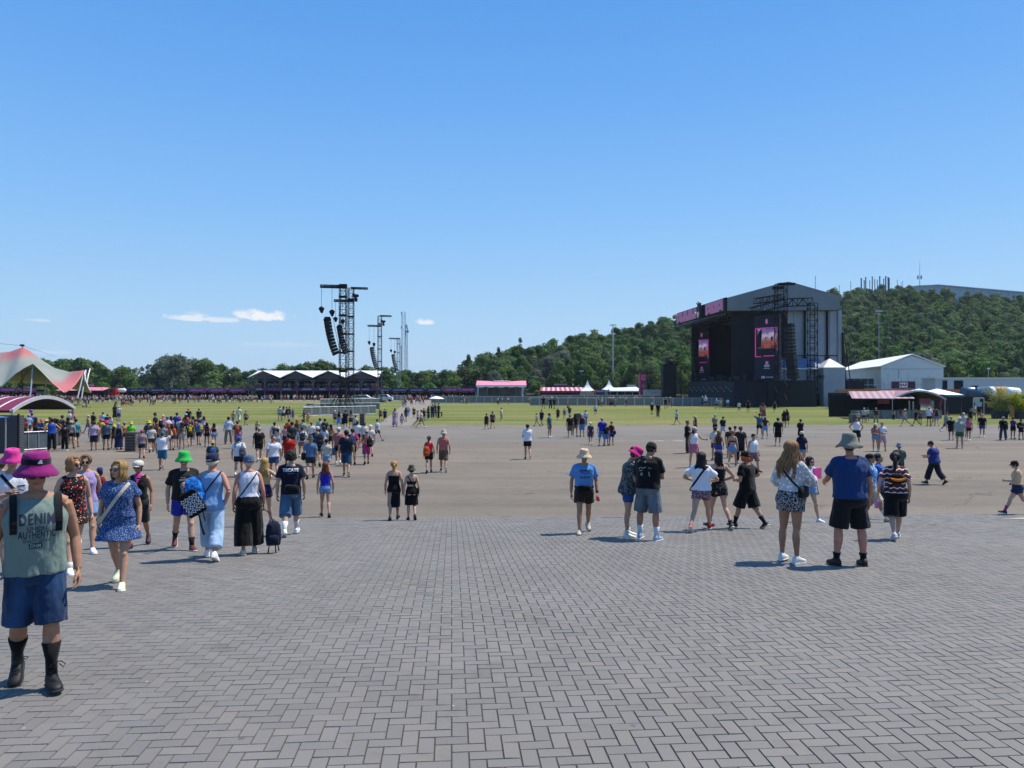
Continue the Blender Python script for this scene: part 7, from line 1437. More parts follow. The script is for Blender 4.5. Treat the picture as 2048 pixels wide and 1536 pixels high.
MID = """188 842 901 178 m s . tb4a2c2 S22243a s3a3028 - 0|202 836 883 178 m s . td8a828 s1c1c22 s4a3020 bd85060 0|213 840 899 176 m s . t4e6478 s15161c s4a3a2a bd43a80 0|228 848 897 182 f s . c2a342e m202428 b2a2018 be0d060 0|238 846 899 170 f s . k1c2440 D1e2a52 b8a8a90 - 1|249 843 896 -160 f s f ce09468 m101014 s2a1c14 c9a9a98 1|262 842 897 182 m s . t58d81c s3a3a30 s8a6a3a be0cc38 0|284 858 916 181 m 1 . t* s182040 s4a3a30 ca85058 0
176 828 866 -88 f x . c8e6c8a s2e4a8a s5a3a20 wd0c0a0 1|187 824 862 150 m s f k1a1a20 s101018 s201812 - 1|206 824 861 170 m s . t9cc0ea s1c2030 s3a2c20 - 0|215 828 862 -170 m s f t141824 s141824 s2a2018 - 0|222 832 864 160 f s . te4e0dc m3a4a6a lb09060 - 0|230 808 840 20 f s . t101014 K101014 b3a2a20 - 1|238 811 842 -30 m s . tc8c8cc S2c4a86 s2a2018 cd0d0d0 0|195 849 884 172 m s . tc8a070 s4a4a4a s3a2c20 wb89058 0
142 840 897 176 f w . c9a9690 m0e0e12 s5a4030 wc8b070 0|152 837 895 168 m s . t5aa0b0 s101014 s1a1612 - 0|130 848 901 160 m s f t16161c t101014 s1c1814 - 1|104 836 902 178 m s a k2250b8 t0c0c12 s201814 - 1|147 828 880 -120 f s . cd89880 s4a3a3a p5a2a18 bd85a60 0|125 830 885 120 m s f t5a564e s2a2a2e s241c16 - 1|136 834 888 -160 f s . k3a3c42 s222226 l2a2018 - 1|115 838 890 20 f s . k1c1c24 s1c1c24 b241a14 - 1|139 820 868 -80 m s . tdedee0 s3a3a44 s8a8078 - 0|146 822 866 60 m s . t2a241e s3a3028 s2a2018 - 1
43 832 876 10 m s . te0e0e2 s333a48 s3a2c20 - 0|50 836 880 -40 f s . cc04a30 s2a2a30 b2a2018 - 0|57 828 874 200 m s . t8aa6c8 s28344a s3a2c20 c9ab0c0 0|64 826 868 190 m s . t2a50a8 s1c2440 s2a2018 - 1|72 834 880 170 f s f k7a5028 s2a241e l3a2416 - 1|83 838 884 10 m s f t2464b8 s1a2038 s2a2018 bd84a80 0|92 838 884 -10 f s . kd8cc88 s3a3a3a b2a2018 we0d080 0|100 834 880 30 m s . t14203a s14161c s1c1612 - 1|111 836 884 15 f s f k101016 s101016 b1c1410 - 1|120 842 888 -160 m s . t201c22 s1c1c20 s1a1410 - 2|29 836 880 20 m s . tb8402c s222 s3a2c20 - 0
325 862 939 160 m a U te6eaf2 S1e6a8c s2a2018 c4a7078 0|298 840 899 178 m s . t4a463c s2a2c34 s6a5a3a be0cc48 0|296 841 884 182 f s . te0e0e4 s3a4058 b8a6a3a we4cc2c 0|303 849 904 178 m 2 . tc4c2ba s4a3e36 s3a2c22 c3a3a40 0|314 845 898 178 f s . k8a6a52 s3a2c28 l7a5230 - 1|328 848 899 176 m s . t8a868a s30343c s3a3028 c7a3a52 0|344 846 900 170 f 1 . cc8643c m1a2240 b3a2418 - 0|364 844 898 -170 f s f t0e0e12 ma4bcd8 l2a1a14 - 0|380 841 893 178 m 2 . t2c4a32 s2e3a2c s4a4a48 - 0|398 838 890 177 m 1 . t4a7cb4 s121a34 s1c1612 - 1|414 845 893 180 f s . k0e0d10 m12110f l140e0c - 1|428 845 893 180 f 2 . b121014 m5c8cc8 l0e0b0a - 2
311 825 880 90 m s . t101012 S7a5a3c s0c0a08 - 2|326 829 877 -10 m s . td84a6a s2c3040 s7a5a40 cd8c8a8 0|335 832 882 170 m s . te4e6ec s2a3450 s2a2018 c2a78c0 0|342 832 880 175 f s f kb8b8c0 s2a2a30 l1c1410 - 1|354 825 874 170 m s . t1c3cb8 s1c2a50 s100c0a - 1|359 836 876 185 m h . ta4b4cc t4a6a96 s8a3040 - 0|372 826 876 160 f s . cd0505c s2a2a32 b2a1e18 c9ec4ea 0|386 832 878 -100 f s . k3a1c28 s1c1c22 l140e0c - 1|392 838 878 170 f s . cd83068 s20202a u1a1410 - 0|400 829 872 178 m s . t8a8478 s3a3430 s2a2018 - 0|408 832 872 -160 f s . kcac0d8 s4a4a58 b2a2018 - 1|377 816 852 178 m s . t14161e s14161e s2a2018 ce07020 0|398 817 850 182 m s . t1a1e2a s3a3c42 s2a3040 - 0|321 838 880 150 f s . t1c1c22 s1c1c22 l2a2018 cc8d4d0 0|336 845 892 182 f s . k2a2024 s2a2024 ld06030 - 0|352 850 894 -175 f s . k8a2c30 s20202c b1a1210 - 1
425 879 952 181 m 1 . t2a4438 s303a3c s3a2c20 wc8a468 0|457 833 888 181 m w . tb8cce6 t8c8070 s120e0c - 0|475 840 896 178 m 1 . t4a4e46 s2a3040 s5a3a28 - 0|476 856 905 182 f s . cc06c98 s46508a b7a3a28 - 0|478 870 952 181 m 2 . te2e8f2 s101c3c s3a2c20 c2468c0 0|467 821 849 184 m 1 . -d t8a8888 s1a1410 - 1|478 813 843 176 m 1 . te0e2de td8dcd8 s100c0a - 0|492 820 850 186 m 1 . k8a7c70 s0e0e12 s5a5450 - 1|518 852 922 181 m 2 . t0d0d10 s0c0c10 s6a5e50 cb0a898 0|515 840 872 178 f s . cc0a888 s3a3c40 pa08050 - 0|548 870 956 181 m 1 . te6e8f2 s264a7c 0a06040 - 5|549 844 898 178 m s . tdcdce0 s3a3c48 s1c1612 - 1|556 852 902 182 f s . kc8c4bc ma8c4e0 b3a2c20 bd4ccb0 0|570 851 898 180 f s . cc8949c s2a3050 p5a2c1c - 0|578 865 944 181 m 1 . tb8150e s3a3c48 s1a1410 - 1|584 842 905 178 m 1 . t30343a S222a3c s140f0c - 1|578 838 886 170 m s . td84a20 s3a3a3a s1c1612 - 0|594 838 888 182 f s . k4a5040 s3a3c44 lb05828 - 0
604 852 914 182 m 1 . tc4d0dc s9a6a70 s2a2420 - 0|606 838 890 176 m s . ta8a698 s3a3a40 s2a221c - 0|621 869 956 181 m 2 . t54769e s24343a s8a7e60 b4a5048 0|623 843 894 178 m s . te2dcd8 s2c2c38 s3a2018 cc04a70 0|635 850 932 182 m 1 . t2c5068 s141c30 s4a3a30 cd8d8d4 0|648 851 908 184 f s . tcad6ec m2a3450 b4a2c1c - 0|640 836 884 180 m s . tacb4b8 s3a3c48 s1c1814 - 0|650 837 884 176 m s . t3c4044 s2a2c34 s100c0a - 1|662 848 902 -165 f s . ka08050 s1c1a22 l2a1c14 - 1|653 876 948 183 f 1 . cd4d2c0 s88a8cc u1c1410 - 0|677 852 928 -176 m 1 . tb4706c s121218 s8a7a6a vd8dcd8 0|693 858 952 181 m 1 . t141e34 S24486c s140e0c - 0|705 855 930 180 m 2 . tc8206c s101018 s2a1c18 - 0|715 842 894 178 m s . te0e0e0 s1c2028 s140f0c - 0|733 856 928 180 m 2 f -d Sb03c80 s3a2a20 wc0b090 5|729 845 894 190 m s f td8d4d0 s3a3a40 s2a2018 - 0|741 848 912 178 f 1 . te4dcd4 s4a4a50 sd8d0c0 - 0|755 836 882 72 m x . ta8bcdc s30363c s2a1c16 - 0
608 820 847 90 m s . t241c1c t14141a s1a1410 - 1|616 822 847 180 f s . kc8a058 Kc8a058 s7a4a28 - 0|670 820 849 178 m s . t8a7c78 s3a3434 sd8d4cc - 0|678 822 852 178 f s . k14100f K5c94d8 l14100e - 1|686 831 858 176 f s . k101014 k101014 sd0c8bc - 1|691 820 858 182 m s . t15161e S101016 s100c0a - 0|702 820 856 -170 f s o ca8988c k14161e b3a2c20 - 0|711 830 868 184 f s . cc8c4c4 s2a2430 s14100e - 0|560 812 841 176 m s . tb0b4b0 s8a8c90 s140f0c - 0|567 812 842 186 f s f cd8d4d0 k1c1a20 b1c1410 - 0|573 813 840 -170 m s . t14141c s1a1a24 s140f0c - 1|579 813 838 182 f s . k5a2c78 k5a2c78 s2a1c16 - 1|586 818 838 178 f s . k4a6490 K4a6a9c b6a4a38 - 0|563 818 836 170 m s . t3a3a40 s2a2a2a s201814 - 0
858 870 945 182 f 2 . kd8304e s0f1016 p3a2a1e - 0|887 857 943 180 m 1 . k* S6c5a48 s7a5c40 bc8bca8 0|761 816 842 185 f x . c6a6468 s3a3a3c lb0905c - 0|770 817 843 183 m 1 . t14264a S141c30 s140f0c - 0|790 815 853 3 f 1 . kb09cac D9c8c9c l6a4a34 - 0|804 826 853 178 f 1 . kd8c8cc d9a9aa4 b14100e - 1|812 814 844 150 f 1 . c1e222a s8a5c50 l120d0b - 1|817 810 832 178 f 1 . kb8c4d4 D6a84a8 sd8d0c4 - 0|828 812 836 180 m 1 . td0a81c S3c3030 sd0ccc8 - 0|836 818 852 100 f x . cc4a494 m30202c lb8945c - 0|843 818 855 100 f x . cd8d4d0 k5a5060 s14100e - 0|848 816 842 40 m s . t24221e s2a2622 s1a1410 - 1|857 812 838 120 f s . t141e38 t2a3c5c b1a1410 - 0|865 808 836 -20 m s . t18264a t2c4468 s120e0c - 0|870 806 834 30 m s . t1a2448 t1f2f50 s3a2c22 - 0|877 806 836 -60 m s a t141a38 t24201c s1a1612 - 0
973 826 858 190 m 1 . k121216 S2a2c34 s140f0c - 1|985 822 857 200 m 1 . t5a4c50 s0e0e12 s2a1c16 - 0|1003 815 843 60 m s . tc8c2b4 s9a9688 s14100e - 0|1055 848 918 181 m a f te2e8f4 s0c0c10 s2a1a14 - 0|1073 825 852 -60 f x . cd8ccc0 mb8a898 s8a3020 - 0|1083 818 852 -30 m 1 . t161c2c s141a28 s5a4c40 - 0|1099 826 875 60 m h . t2c6470 s2c4448 s16120f - 0|1116 814 839 182 m 1 . k6a4030 K2c1c1c s8a6a50 - 1|1140 828 875 182 m s . t1a2220 S6a604e s3a3428 c8a8a80 0|1150 827 873 160 f s . t1c1820 s7a6058 l0e0b0a - 1|1164 827 873 -170 m s . k3a2c26 S4a88c0 sc8c4c0 - 0|1171 820 850 190 f s . cb8c8dc t3a62a4 s14100e - 0|1129 816 838 -175 m 1 . t6484b4 s7a9cc8 s5a4a40 - 0|1139 812 834 178 m 1 . t1c2a48 s1c2840 s2a2018 - 1|1181 843 889 180 f 1 . c4a3850 d5a4258 sd8d2c4 - 1|1204 835 891 182 m s . t1428b0 S3c74b4 s8a8078 - 0|1212 845 891 178 m 2 . t18161c S4c80c0 s4a3a30 - 0|1223 842 890 180 f s . k5a2024 k1e2c68 s7a5c44 - 1|1191 808 831 10 m s . tc8ccd4 s1c3260 s3a2c22 - 0|1087 792 817 175 m s . t101016 s101016 s3a3028 - 0|1101 795 818 178 m s . t12141e t101018 s3a3028 - 0|1109 794 818 165 m 1 . t14181e s2a3030 s1c1612 - 0
1375 840 906 86 m h f t121212 t3c352c s6a5a48 - 1|1390 831 874 -120 f s . k4a1a1a S2a1818 b8a6a40 wd8b890 0|1388 852 934 32 f w o ke2e6f2 kc0708c b3a2a20 vc8c8c8 0|1430 828 870 -150 m s f t8a8078 s181a20 s2a2018 cd0ccb8 0|1446 832 873 -150 m 1 f t201c22 Scac6d4 s140f0c - 0|1430 853 920 -160 m s f tdcd6cc s1c2a58 s120e0c - 0|1437 860 928 178 f s . k4a3a30 m1c44b4 b6a4a30 c8a7a60 1|1465 857 933 178 f y . i181014 m5c90c8 u8a6038 - 0|1481 852 926 176 m s . t2c2a2c t14141a s4a4038 - 0|1470 851 908 -170 m s f tc49c8c s2a2a30 s2a2018 c3a2c28 0|1460 853 915 170 m s . t3a2a2a S1c1c22 s201814 c2a2622 0|1507 866 944 40 m 1 . ke0e4ec S8a6c6c s1a1410 - 0|1519 826 874 180 m s u t48687c s0e0e12 s100c0a - 0|1530 832 877 -165 f w a c5a2c30 s6aa0d0 b2a2420 c9a9aa0 0|1556 835 891 178 m s . t0f0f12 S0d0d10 s0e0b0a - 0|1568 820 854 178 f 1 . t101014 k0c0c10 b2a201a - 0|1574 817 854 184 f s . k16141a k121016 l3a2a20 wa89068 0|1601 838 884 -150 m s f t100f12 S101014 s1a1410 - 0|1603 860 936 -172 f 1 . t161e3c m5c94c8 l120e0c cd8d0c0 0|1353 818 849 -70 m x . tb0c8dc s1c1418 s4a3a30 - 0|1304 805 829 178 m 1 . t101014 s14100e sc8c4bc - 0|1316 805 834 182 m 1 . t141014 t5a5048 s1a1410 - 1|1331 796 817 176 m s . t0c0c10 s101014 s1a1410 - 0|1339 795 815 -60 f x . k121216 s8a7c70 b2a201a - 0|1405 792 813 178 f s . k1c4858 K1c4858 sd0d0d0 - 0|1411 791 814 182 m s . tc8d0e0 s1c2840 sd8d0c8 - 0|1433 797 818 178 m s . t5c94d0 s14223c se0e0e0 - 0|1441 796 819 190 f s o cc8b8a8 ka08c80 b8a6a40 - 0|1455 797 816 176 m s . tb8c8dc s1c2c48 s3a2c22 - 0|1478 803 825 172 m s . tc8ccd4 s3a4250 s2a221c - 0|1496 798 824 178 m s . t0e0e12 S0c0c10 s100c0a - 0|1523 805 832 176 f s . k8a6450 Sa83c2c b2a1e18 - 0|1549 802 826 184 m 1 . t14161e s101218 s2a2420 - 0|1527 806 838 170 f s . cc08c74 K9c5444 b4a3020 - 1
1713 833 896 6 f s a ke4e8f4 k141c24 s3a2c22 - 0|1750 846 902 10 f h f c8c2420 m6c98c4 b3a2418 vd8d4cc 0|1764 843 902 4 m w f tdcdff0 Sc8a4ac s4a3024 ca08058 0|1716 822 848 170 m s f tb8aca0 s4a4440 s2a2018 cc8c4bc 0|1728 815 846 176 m s . tc8c0b4 s3a3c40 s3a2c22 cd0ccc8 0|1735 815 845 180 f s . kd0ccc8 s5a6068 s3a2c22 - 0|1752 815 846 182 m w o t4a3a38 ta8987c s3a2c22 cc0b8b0 0|1787 820 840 178 f s . cb0a490 t14141a b3a2c22 - 0|1801 818 841 176 f s . t9c3038 k3a74c4 b2a1e18 - 0|1810 816 852 -70 f y . kc8b4a4 s7c9490 b3a2c22 cd0ccc8 0|1832 816 852 -76 m x . t16161a s14141a s1a1410 - 1|1858 813 852 178 m s . td8dcea s181c28 s4a4038 cc8c0b4 0|1873 816 852 184 f x . k3a2024 m5884b0 b2a1e18 c8a7a6a 0|1866 812 850 -30 f x . c6a2830 s3a2428 s2a221c - 0|1840 820 848 190 m s . t6a5a54 s3a302c s2a221c - 1
1893 822 863 60 m x . t8c9a90 S34588a s1a1410 c7a2028 0|1902 832 880 178 m 1 . t0e0e12 s1c1c1e s8a8070 - 0|1919 833 896 2 m s . t8ea09c s2e6450 s4a3a30 cd8d8d4 0|1927 825 874 178 m s . tc0bcc0 s2a2c34 sb0aca8 - 0|1937 834 881 2 f 1 . ccc6484 m100a0e b5a2c1c - 0|1964 826 874 -4 m 1 . t0d0d12 s28508a s3a2c24 cd87c84 0|1940 817 848 178 m s . t14141a s1a1c20 s3a2c24 - 1|1948 811 840 176 m s . tb0a8a0 s6a5c54 s3a2c24 cc8c4bc 0|1958 811 841 182 f s . c14161e s8a6c68 b2a201a cb0a8a0 0|2006 833 880 -168 m w . t0f0f14 t34465c s8a7a60 - 1|2026 833 878 150 f s f k5c2c6c s1a1a28 s2a2018 - 1|2042 838 879 40 m w f t0f1018 s161a34 s100c0a - 1|2017 811 836 178 m s . t2c7078 s2c4c50 sa09880 - 0|2024 813 838 6 f s . kd08038 Kd08038 la0703c - 0"""
used = {}
mr = random.Random(9)
for line in MID.split('\n'):
    for rec in line.split('|'):
        f = rec.split(); px, hy, fy, yw = map(int, f[:4]); sex, lg, ar, tp, bt_, hr, ht, sk_ = f[4:12]
        if len(bt_) == 4: bt_ = bt_[0]+bt_[1]*2+bt_[2]*2+bt_[3]*2
        tcol = tp[1:]; special = None
        if tcol == '*': tcol = ('1c2238', 'stripe', 'c0a8b0') if px == 284 else ('c86038', 'floral', '3c5a9c', 'd8d0c8')
        elif mr.random() < .12 and TOPN[tp[0]] and sex == 'f': tcol = (tcol, 'floral', mr.choice(('d8c8b8', '2a2a3a', 'b04a50')), '6a6a70')
        bcol = bt_[1:]; bcol = (bcol, 'denim') if cname(bcol) in ('denim blue', 'blue') and bt_[0] in 'sSmt' else bcol
        tk = TOPN[tp[0]]; bk_ = BOTN[bt_[0]]; bot = (bk_[0], bcol)+bk_[1:]
        if sex == 'f' and tk == 'cap' or tk == 'bandeau': top = (tk, tcol, 1.0 if tk == 'cap' else 1.1)
        else: top = (tk, tcol) if tk else None
        if sex == 'f' and tk == 'tank': top = (tk, tcol, 1.0)
        if bt_[0] in 'dD': top = (tk, tcol, 1.0)
        view = "from behind" if 120 < abs(yw) <= 200 else "facing us" if abs(yw) < 45 else "in profile"
        gt = f"{cname(tcol)} {GARM[tp[0]]}" if tk else "bare back"
        if tp[1:] == '*': gt = "navy striped tee" if px == 284 else "orange patterned tank"
        hatd = f" and {cname(ht[1:])} {dict(c='cap', b='hat', w='sunhat', v='cap')[ht[0]]}" if ht != '-' else ""
        lb_ = f"person in {gt}, {cname(bcol)} {GARB[bt_[0]]}{hatd} {zone(px, fy)}"
        grp = None
        if lb_ in used:
            lb2 = lb_.replace("person ", f"{cname(hr[1:]).split()[-1]}-haired person ", 1) if hr[0] != '0' else lb_
            if lb2 in used: used[lb2].append((px, fy)); 
            lb_ = lb2
        used.setdefault(lb_, []).append((px, fy))
        lg = mr.choice('ssshw') if lg == 's' else lg; hd = mr.choice(((0, 0), (0, 0), (.05, .45), (.05, -.45)))
        s = person(px, hy, fy, yw+mr.uniform(-8, 8), sex, LEGN[lg], ARMN[ar] if ARMN[ar] else (None, None) if mr.random() < .6 else (.12, -.12), top, bot, (HAIRN[hr[0]], hr[1:]), (HATN[ht[0]], ht[1:]) if ht != '-' else None, int(sk_), shoes=mr.choice(('1a1a1c', '1a1a1c', 'd8d8d6', 'c8c4bc', '5a4a40')), sole=mr.randrange(2), label=lb_, head=hd, build=mr.choice((1, 1, 1.06, 1.12) if sex == 'm' else (1, 1, 1.06)), sock=None)
        s.tag = (px, fy)
# bags carried in the middle distance
byp = {getattr(s, 'tag', None): s for s, _, _ in PEOPLE}
for key, col, lb_, kw in (((858, 945), 'c4501c', "orange backpack slung on the back of the red sleeveless top", dict(x=.12, z=1.05)), ((733, 928), '17171b', "black backpack on the bare back beside pink shorts", dict(x=-.14, z=1.12)), ((705, 930), '24406a', "blue backpack on the magenta tee", {}), ((635, 932), '241f2e', "dark backpack on the teal tee below the speaker towers", dict(x=-.12)), ((604, 914), '1d2530', "dark and white backpack on the pale tee", {}), ((549, 898), '2c3140', "grey backpack on a white tee left of the speaker towers", {}), ((475, 896), 'a04030', "rust red backpack on an olive tee", {}), ((425, 952), '2f4f86', "blue backpack below the straw sun hat", {}), ((380, 893), 'c8a818', "yellow backpack on the green tee", dict(size=.75)), ((398, 890), 'd4b41c', "yellow bag on the blue tee", dict(x=-.16, size=.7)), ((478, 952), '4c5562', "grey shoulder pack on the white tee with blue cap", dict(x=-.16, z=1.1, size=.9)), ((828, 836), '202020', "black backpack on the yellow tee on the path", dict(size=.8)), ((1212, 891), '14141a', "black backpack on the person with light denim shorts in mid tarmac", {}), ((2006, 880), '101014', "black rucksack on the person in black at the far right", dict(x=-.1, z=1.05)), ((2042, 879), '101014', "big black rucksack on the person cut by the right frame edge", dict(size=1.1)), ((621, 956), '14161a', "black bag hanging at the left side of the grey-blue tee", dict(x=.27, z=.95, y=-.12, size=.7, straps=False)), ((677, 928), '3c6e94', "blue cooler bag hanging beside the dusty pink tee", dict(x=.24, z=.62, y=-.12, size=.75, straps=False)), ((478, 952, 1), '0f0f12', None, None), ((1223, 890), '1c2a64', "blue bag swinging beside the maroon top", dict(x=-.26, z=.92, y=-.1, size=.6, straps=False))):
    if key in byp and lb_: pack(byp[key], col, lb_, **kw)
ph = byp.get((325, 939))
if ph: held("phone", "phone held high by the person in white tee and teal shorts", "phone", ph, (-.30, -.28, 1.9), lambda b, q: b.box(q, (.15, .01, .075)), BLK)
dupl = {k: v for k, v in used.items() if len(v) > 1}
for s, px, fy in PEOPLE:
    l = s.root['label']
    if l in dupl: s.root['group'] = l.replace("person", "people", 1)
# red scarves, sign card and similar small things held by people
for key, p, col, nm, lb_ in (((1446, 873), (.1, -.38, 1.12), (.6, .05, .04), "cup", "red cup held by the person in black tee and pale long shorts"), ((1764, 902), (.1, -.40, 1.12), (.7, .7, .72), "plate", "white plate held by the person in white tee and pink long shorts")):
    if key in byp: held(nm, lb_, nm, byp[key], p, (lambda b, q: b.tube([q+V((0, 0, -.06)), q+V((0, 0, .06))], [.03, .04], 10)) if nm == 'cup' else (lambda b, q: b.tube([q, q+V((0, 0, .015))], [.08, .1], 14)), mat(nm+" colour", col, .5))
t = empty("balloon", "purple balloon over the bar counter behind the maroon roof", "balloon", spot(62, 868)+V((0, 0, -.36))); b = MB(); b.ell((0, 0, 2.35), (.14, .14, .17)); b.tube([(0, 0, 2.18), (.0, 0, 1.5)], .006, 4); b.obj("body", mat("purple balloon", (.22, .02, .5), .35, .05), t, True)

# ------------------------------------------------------------------ distant visitors: one light mesh each, the mass behind as one crowd
def far_mesh(i):
    r = random.Random(100+i); sex = 'fm'[i % 2]; lg = ('walk1', 'stand', 'walk2', 'wide', 'stand', 'shift', 'walk1', 'stand')[i % 8]
    s = skel(sex, LEGS[lg], ((None, None), FWD, (.1, -.1), AKI)[(i//2) % 4], 0, 0, 0, r.uniform(-.5, .5), 1.0); bm = bmesh.new(); mats_ = []
    def put(mb, mi):
        me = mb.mesh("t"); n0 = len(bm.faces); bm.from_mesh(me); bm.faces.ensure_lookup_table()
        for f_ in bm.faces[n0:]: f_.material_index = mi; f_.smooth = True
        bpy.data.meshes.remove(me)
    b = MB(); n8 = 8
    for (h, kn, an, fd, fu) in s.leg: b.tube([h, kn, an, an-fu*.05], [.085, .057, .038, .035], 6)
    for sh, el, wr in s.arm: b.tube([sh, el, wr, wr+(wr-el).normalized()*.17], [.05, .04, .03, .03], 6)
    b.ell(s.Mh @ V((0, 0, 0)), (.078, .09, .115), None, 8, 6); b.tube([s.T((0, .02, 1.42)), s.Mh @ V((0, .01, -.07))], .055, 6); b.loft([tring(s, z, n=8) for z in (.82, .93, 1.08, 1.25, 1.38, 1.46)]); put(b, 0)
    b = MB(); b.loft([tring(s, z, .02, n=8, mina=.15) for z in ((.95, 1.1, 1.25, 1.38, 1.46) if i % 3 else (1.05, 1.15, 1.25, 1.38))])
    if i % 3 != 0:
        for sh, el, wr in s.arm: b.tube([sh, sh.lerp(el, .6)], [.066, .066], 6)
    put(b, 1); b = MB(); b.loft([tring(s, z, .015, n=8) for z in (.80, .9, 1.03)])
    for (h, kn, an, fd, fu) in s.leg: b.tube([h, h.lerp(kn, .7 if i % 4 else 1.0)]+([an] if i % 4 == 0 else []), [.1, .09]+([.06] if i % 4 == 0 else []), 6)
    put(b, 2); b = MB(); b.ell(s.Mh @ V((0, .02, .03)), (.088, .1, .095), None, 8, 6)
    if sex == 'f' and i % 4 < 2: b.tube([s.Mh @ V((0, .06, .02)), s.Mh @ V((0, .09, -.12)), s.Mh @ V((0, .1, -.26))], [.07, .075, .03], 6)
    put(b, 3); b = MB()
    for (h, kn, an, fd, fu) in s.leg: b.tube([an-fd*.06-fu*.04, an+fd*.15-fu*.055], [.042, .035], 6)
    put(b, 4); me = bpy.data.meshes.new("visitor"); bm.to_mesh(me); bm.free()
    for _ in range(5): me.materials.append(PLACE)
    return me
FARM = [far_mesh(i) for i in range(12)]
TC = ['e0e0e4', 'd0ccc8', '101014', '14161e', '8a8c90', 'b8b4b0', '1c2c5c', '2c58a4', '9c3038', 'c8949c', 'c4a080', '6a4a40', '2c5a50', 'd08058', '3a3c44', 'b0c4dc']; BC = ['101014', '1c2230', '3c5a86', '6c8cb4', '2c2c32', '8a7c68', 'b0a898', '3a3434']; HC = ['1a1410', '3a2a1e', '6a4c30', 'a8885a', '0e0c0a', 'c8c0b0', 'd8d4cc']
fr_ = random.Random(31)
def far_person(x, y, z=0, i=None, label=None, group=None, H=None, yaw=None):
    i = fr_.randrange(12) if i is None else i; o = bpy.data.objects.new("person", FARM[i]); C.objects.link(o); k = (H or fr_.uniform(1.58, 1.86))/1.765; o.location = (x, y, gz(y)+z); o.scale = (k, k, k); o.rotation_euler.z = fr_.uniform(0, 6.28) if yaw is None else yaw
    setm(o, skin_mat(fr_.choice((0, 0, 1, 2, 3))), cloth(fr_.choice(TC)), cloth(fr_.choice(BC)), hair_mat(fr_.choice(HC)), mat("shoe 1a1a1c", lin('1a1a1c'), .6, .2, 9)); tag(o, label, "person", group); return o
nf = 0
def scatter(n, px0, px1, y0, y1, label, group):
    global nf
    for _ in range(n):
        fy = fr_.uniform(y0, y1); p = spot(fr_.uniform(px0, px1), fy); far_person(p.x, p.y, label=label, group=group); nf += 1
scatter(14, 805, 850, 802, 815, "tiny visitor walking along the far half of the path", "visitors on the far half of the path")
scatter(10, 240, 330, 803, 812, "tiny visitor on the far lawn in front of the navy stalls", "visitors on the lawn before the navy stalls")
scatter(12, 380, 490, 802, 807, "tiny visitor on the far lawn in front of the purple stalls", "visitors on the lawn before the purple stalls")
scatter(12, 495, 560, 802, 808, "tiny visitor in the cluster at the lawn edge before the terrace", "visitors at the lawn edge before the terrace")
scatter(9, 890, 960, 803, 811, "tiny visitor on the lawn in front of the purple pavilion stalls", "visitors on the lawn left of the pavilion")
scatter(7, 985, 1075, 807, 809, "tiny visitor standing along the barriers before the pavilion", "visitors along the barriers before the pavilion")
scatter(6, 1180, 1300, 811, 814, "tiny visitor standing along the stage barriers", "visitors along the stage barriers")
scatter(8, 120, 215, 803, 812, "tiny visitor near the right foot of the stretch tent", "visitors near the foot of the stretch tent")
# people sitting on the grass
def sitter(px, fy, col, lb_):
    p = spot(px, fy); s = person(px, 0, fy, fr_.uniform(-80, 80), fr_.choice('mf'), 'sit', FWD, ('tee', col), ('shorts', '2a2c34', .62, .03), ('short', '3a2a1e'), ('bucket', col) if fr_.random() < .3 else None, fr_.choice((0, 1)), .25, H=1.7, label=lb_)
for px, fy, col, lb_ in ((231, 812, '17171c', "person in black sitting on the lawn left of the orange shirts"), (243, 811, 'e0642a', "person in orange sitting on the lawn in front of the red lorry"), (247, 812, '14141c', "person in dark clothes sitting beside the orange shirt"), (258, 811, 'd8b03c', "person in yellow lounging on the lawn right of the orange shirt"), (252, 810, 'd87438', "second person in paler orange sitting behind the yellow one"), (166, 816, '9cc0bc', "person in pale green sitting on a blanket under the tent edge"), (172, 815, '2c6c68', "person in teal sitting on a blanket under the tent edge"), (958, 806, '14141a', "person in black lying against the barrier left of the pavilion"), (966, 806, '3a3a40', "person in grey sitting by the barrier left of the pavilion"), (1122, 811, '8a4a3a', "person in rust top sitting against the barrier"), (1140, 811, '3a2a28', "person in brown sitting against the barrier"), (1149, 811, '1c1c22', "person in black sitting against the barrier"), (1135, 818, 'b82420', "person in red crouching on the lawn right of the path")): sitter(px, fy, col, lb_)
singles = 1
need = max(0, 292-len([o for o in C.objects if o.get('category') == 'person']))
k = 0
far_spots = []
for _ in range(800):
    r_ = fr_.random()
    if r_ < .5: px, fy = fr_.uniform(-20, 500), fr_.choice((fr_.uniform(798.5, 802.5), fr_.uniform(798.5, 802.5), fr_.uniform(800, 808)))
    elif r_ < .62: px, fy = fr_.uniform(500, 760), fr_.uniform(799, 802)
    elif r_ < .72: px, fy = fr_.uniform(780, 960), fr_.uniform(799, 803)
    else: px, fy = fr_.uniform(1080, 1480), fr_.uniform(801.5, 805)
    p = spot(px, fy); far_spots.append((p.x, p.y, 0, px))
for _ in range(90): far_spots.append((X_(fr_.uniform(500, 755), 243), 243+fr_.uniform(0, 3), 3.8, 600))
far_spots.sort(key=lambda t: t[1])
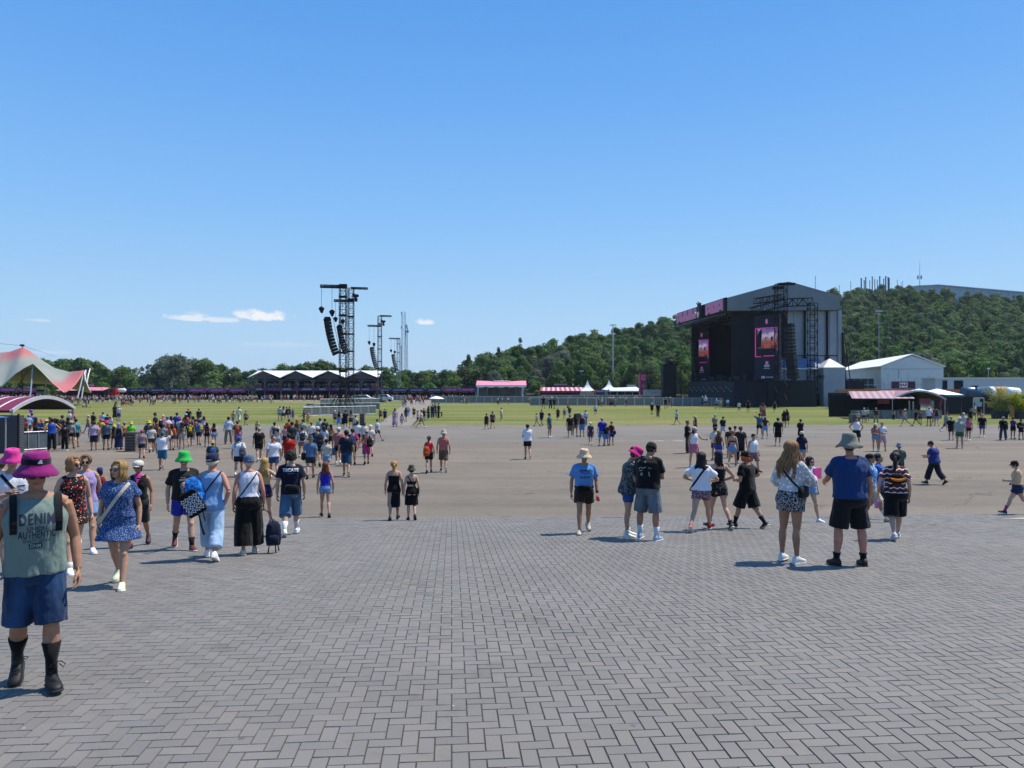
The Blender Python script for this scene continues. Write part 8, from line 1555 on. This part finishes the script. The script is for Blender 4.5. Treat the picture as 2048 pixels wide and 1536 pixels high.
def where_far(px): return "before the left row of stalls" if px < 495 else "under the gabled terrace" if px < 765 else "before the stalls behind the path" if px < 1000 else "behind the stage barriers"
for x, y, z, px in far_spots[:need]: w_ = where_far(px); far_person(x, y, z, label=f"tiny distant visitor standing {w_}", group=f"distant visitors {w_}")
bmc = bmesh.new(); cm_ = [skin_mat(0)]+[cloth(c) for c in TC]+[cloth(c) for c in BC]+[hair_mat(c) for c in HC]
for x, y, z, px in far_spots[need:]:
    me = FARM[fr_.randrange(12)]; n0 = len(bmc.faces); v0 = len(bmc.verts); bmc.from_mesh(me); bmc.verts.ensure_lookup_table(); bmc.faces.ensure_lookup_table(); kk = fr_.uniform(.9, 1.05); M_ = MX.Translation((x, y, z)) @ MX.Rotation(fr_.uniform(0, 6.28), 4, 'Z') @ MX.Scale(kk, 4); bmesh.ops.transform(bmc, matrix=M_, verts=bmc.verts[v0:])
    t_, b2_, h2_ = 1+fr_.randrange(len(TC)), 1+len(TC)+fr_.randrange(len(BC)), 1+len(TC)+len(BC)+fr_.randrange(len(HC)); mp_ = {0: 0, 1: t_, 2: b2_, 3: h2_, 4: h2_}
    for f_ in bmc.faces[n0:]: f_.material_index = mp_[f_.material_index]
if len(bmc.faces):
    me = bpy.data.meshes.new("crowd"); bmc.to_mesh(me); me2 = me
    for m in cm_: me.materials.append(m)
    o = link("crowd", me); o['kind'] = 'stuff'; o['label'] = "distant crowd of festival visitors in front of the stalls"
bmc.free()

# ------------------------------------------------------------------ thin summer haze in the air
hz_m = bpy.data.materials.new("haze"); hz_m.use_nodes = True; hn = hz_m.node_tree.nodes; hn.remove(hn["Principled BSDF"])
pv = hn.new("ShaderNodeVolumePrincipled"); pv.inputs["Color"].default_value = (.72, .84, 1, 1); pv.inputs["Density"].default_value = .00008; pv.inputs["Anisotropy"].default_value = .2
hz_m.node_tree.links.new(pv.outputs[0], hn["Material Output"].inputs["Volume"])
b = MB(); b.box((100, 900, 60), (9000, 12600, 130)); o = b.obj("haze", hz_m); o['kind'] = 'stuff'; o['label'] = "pale summer haze"
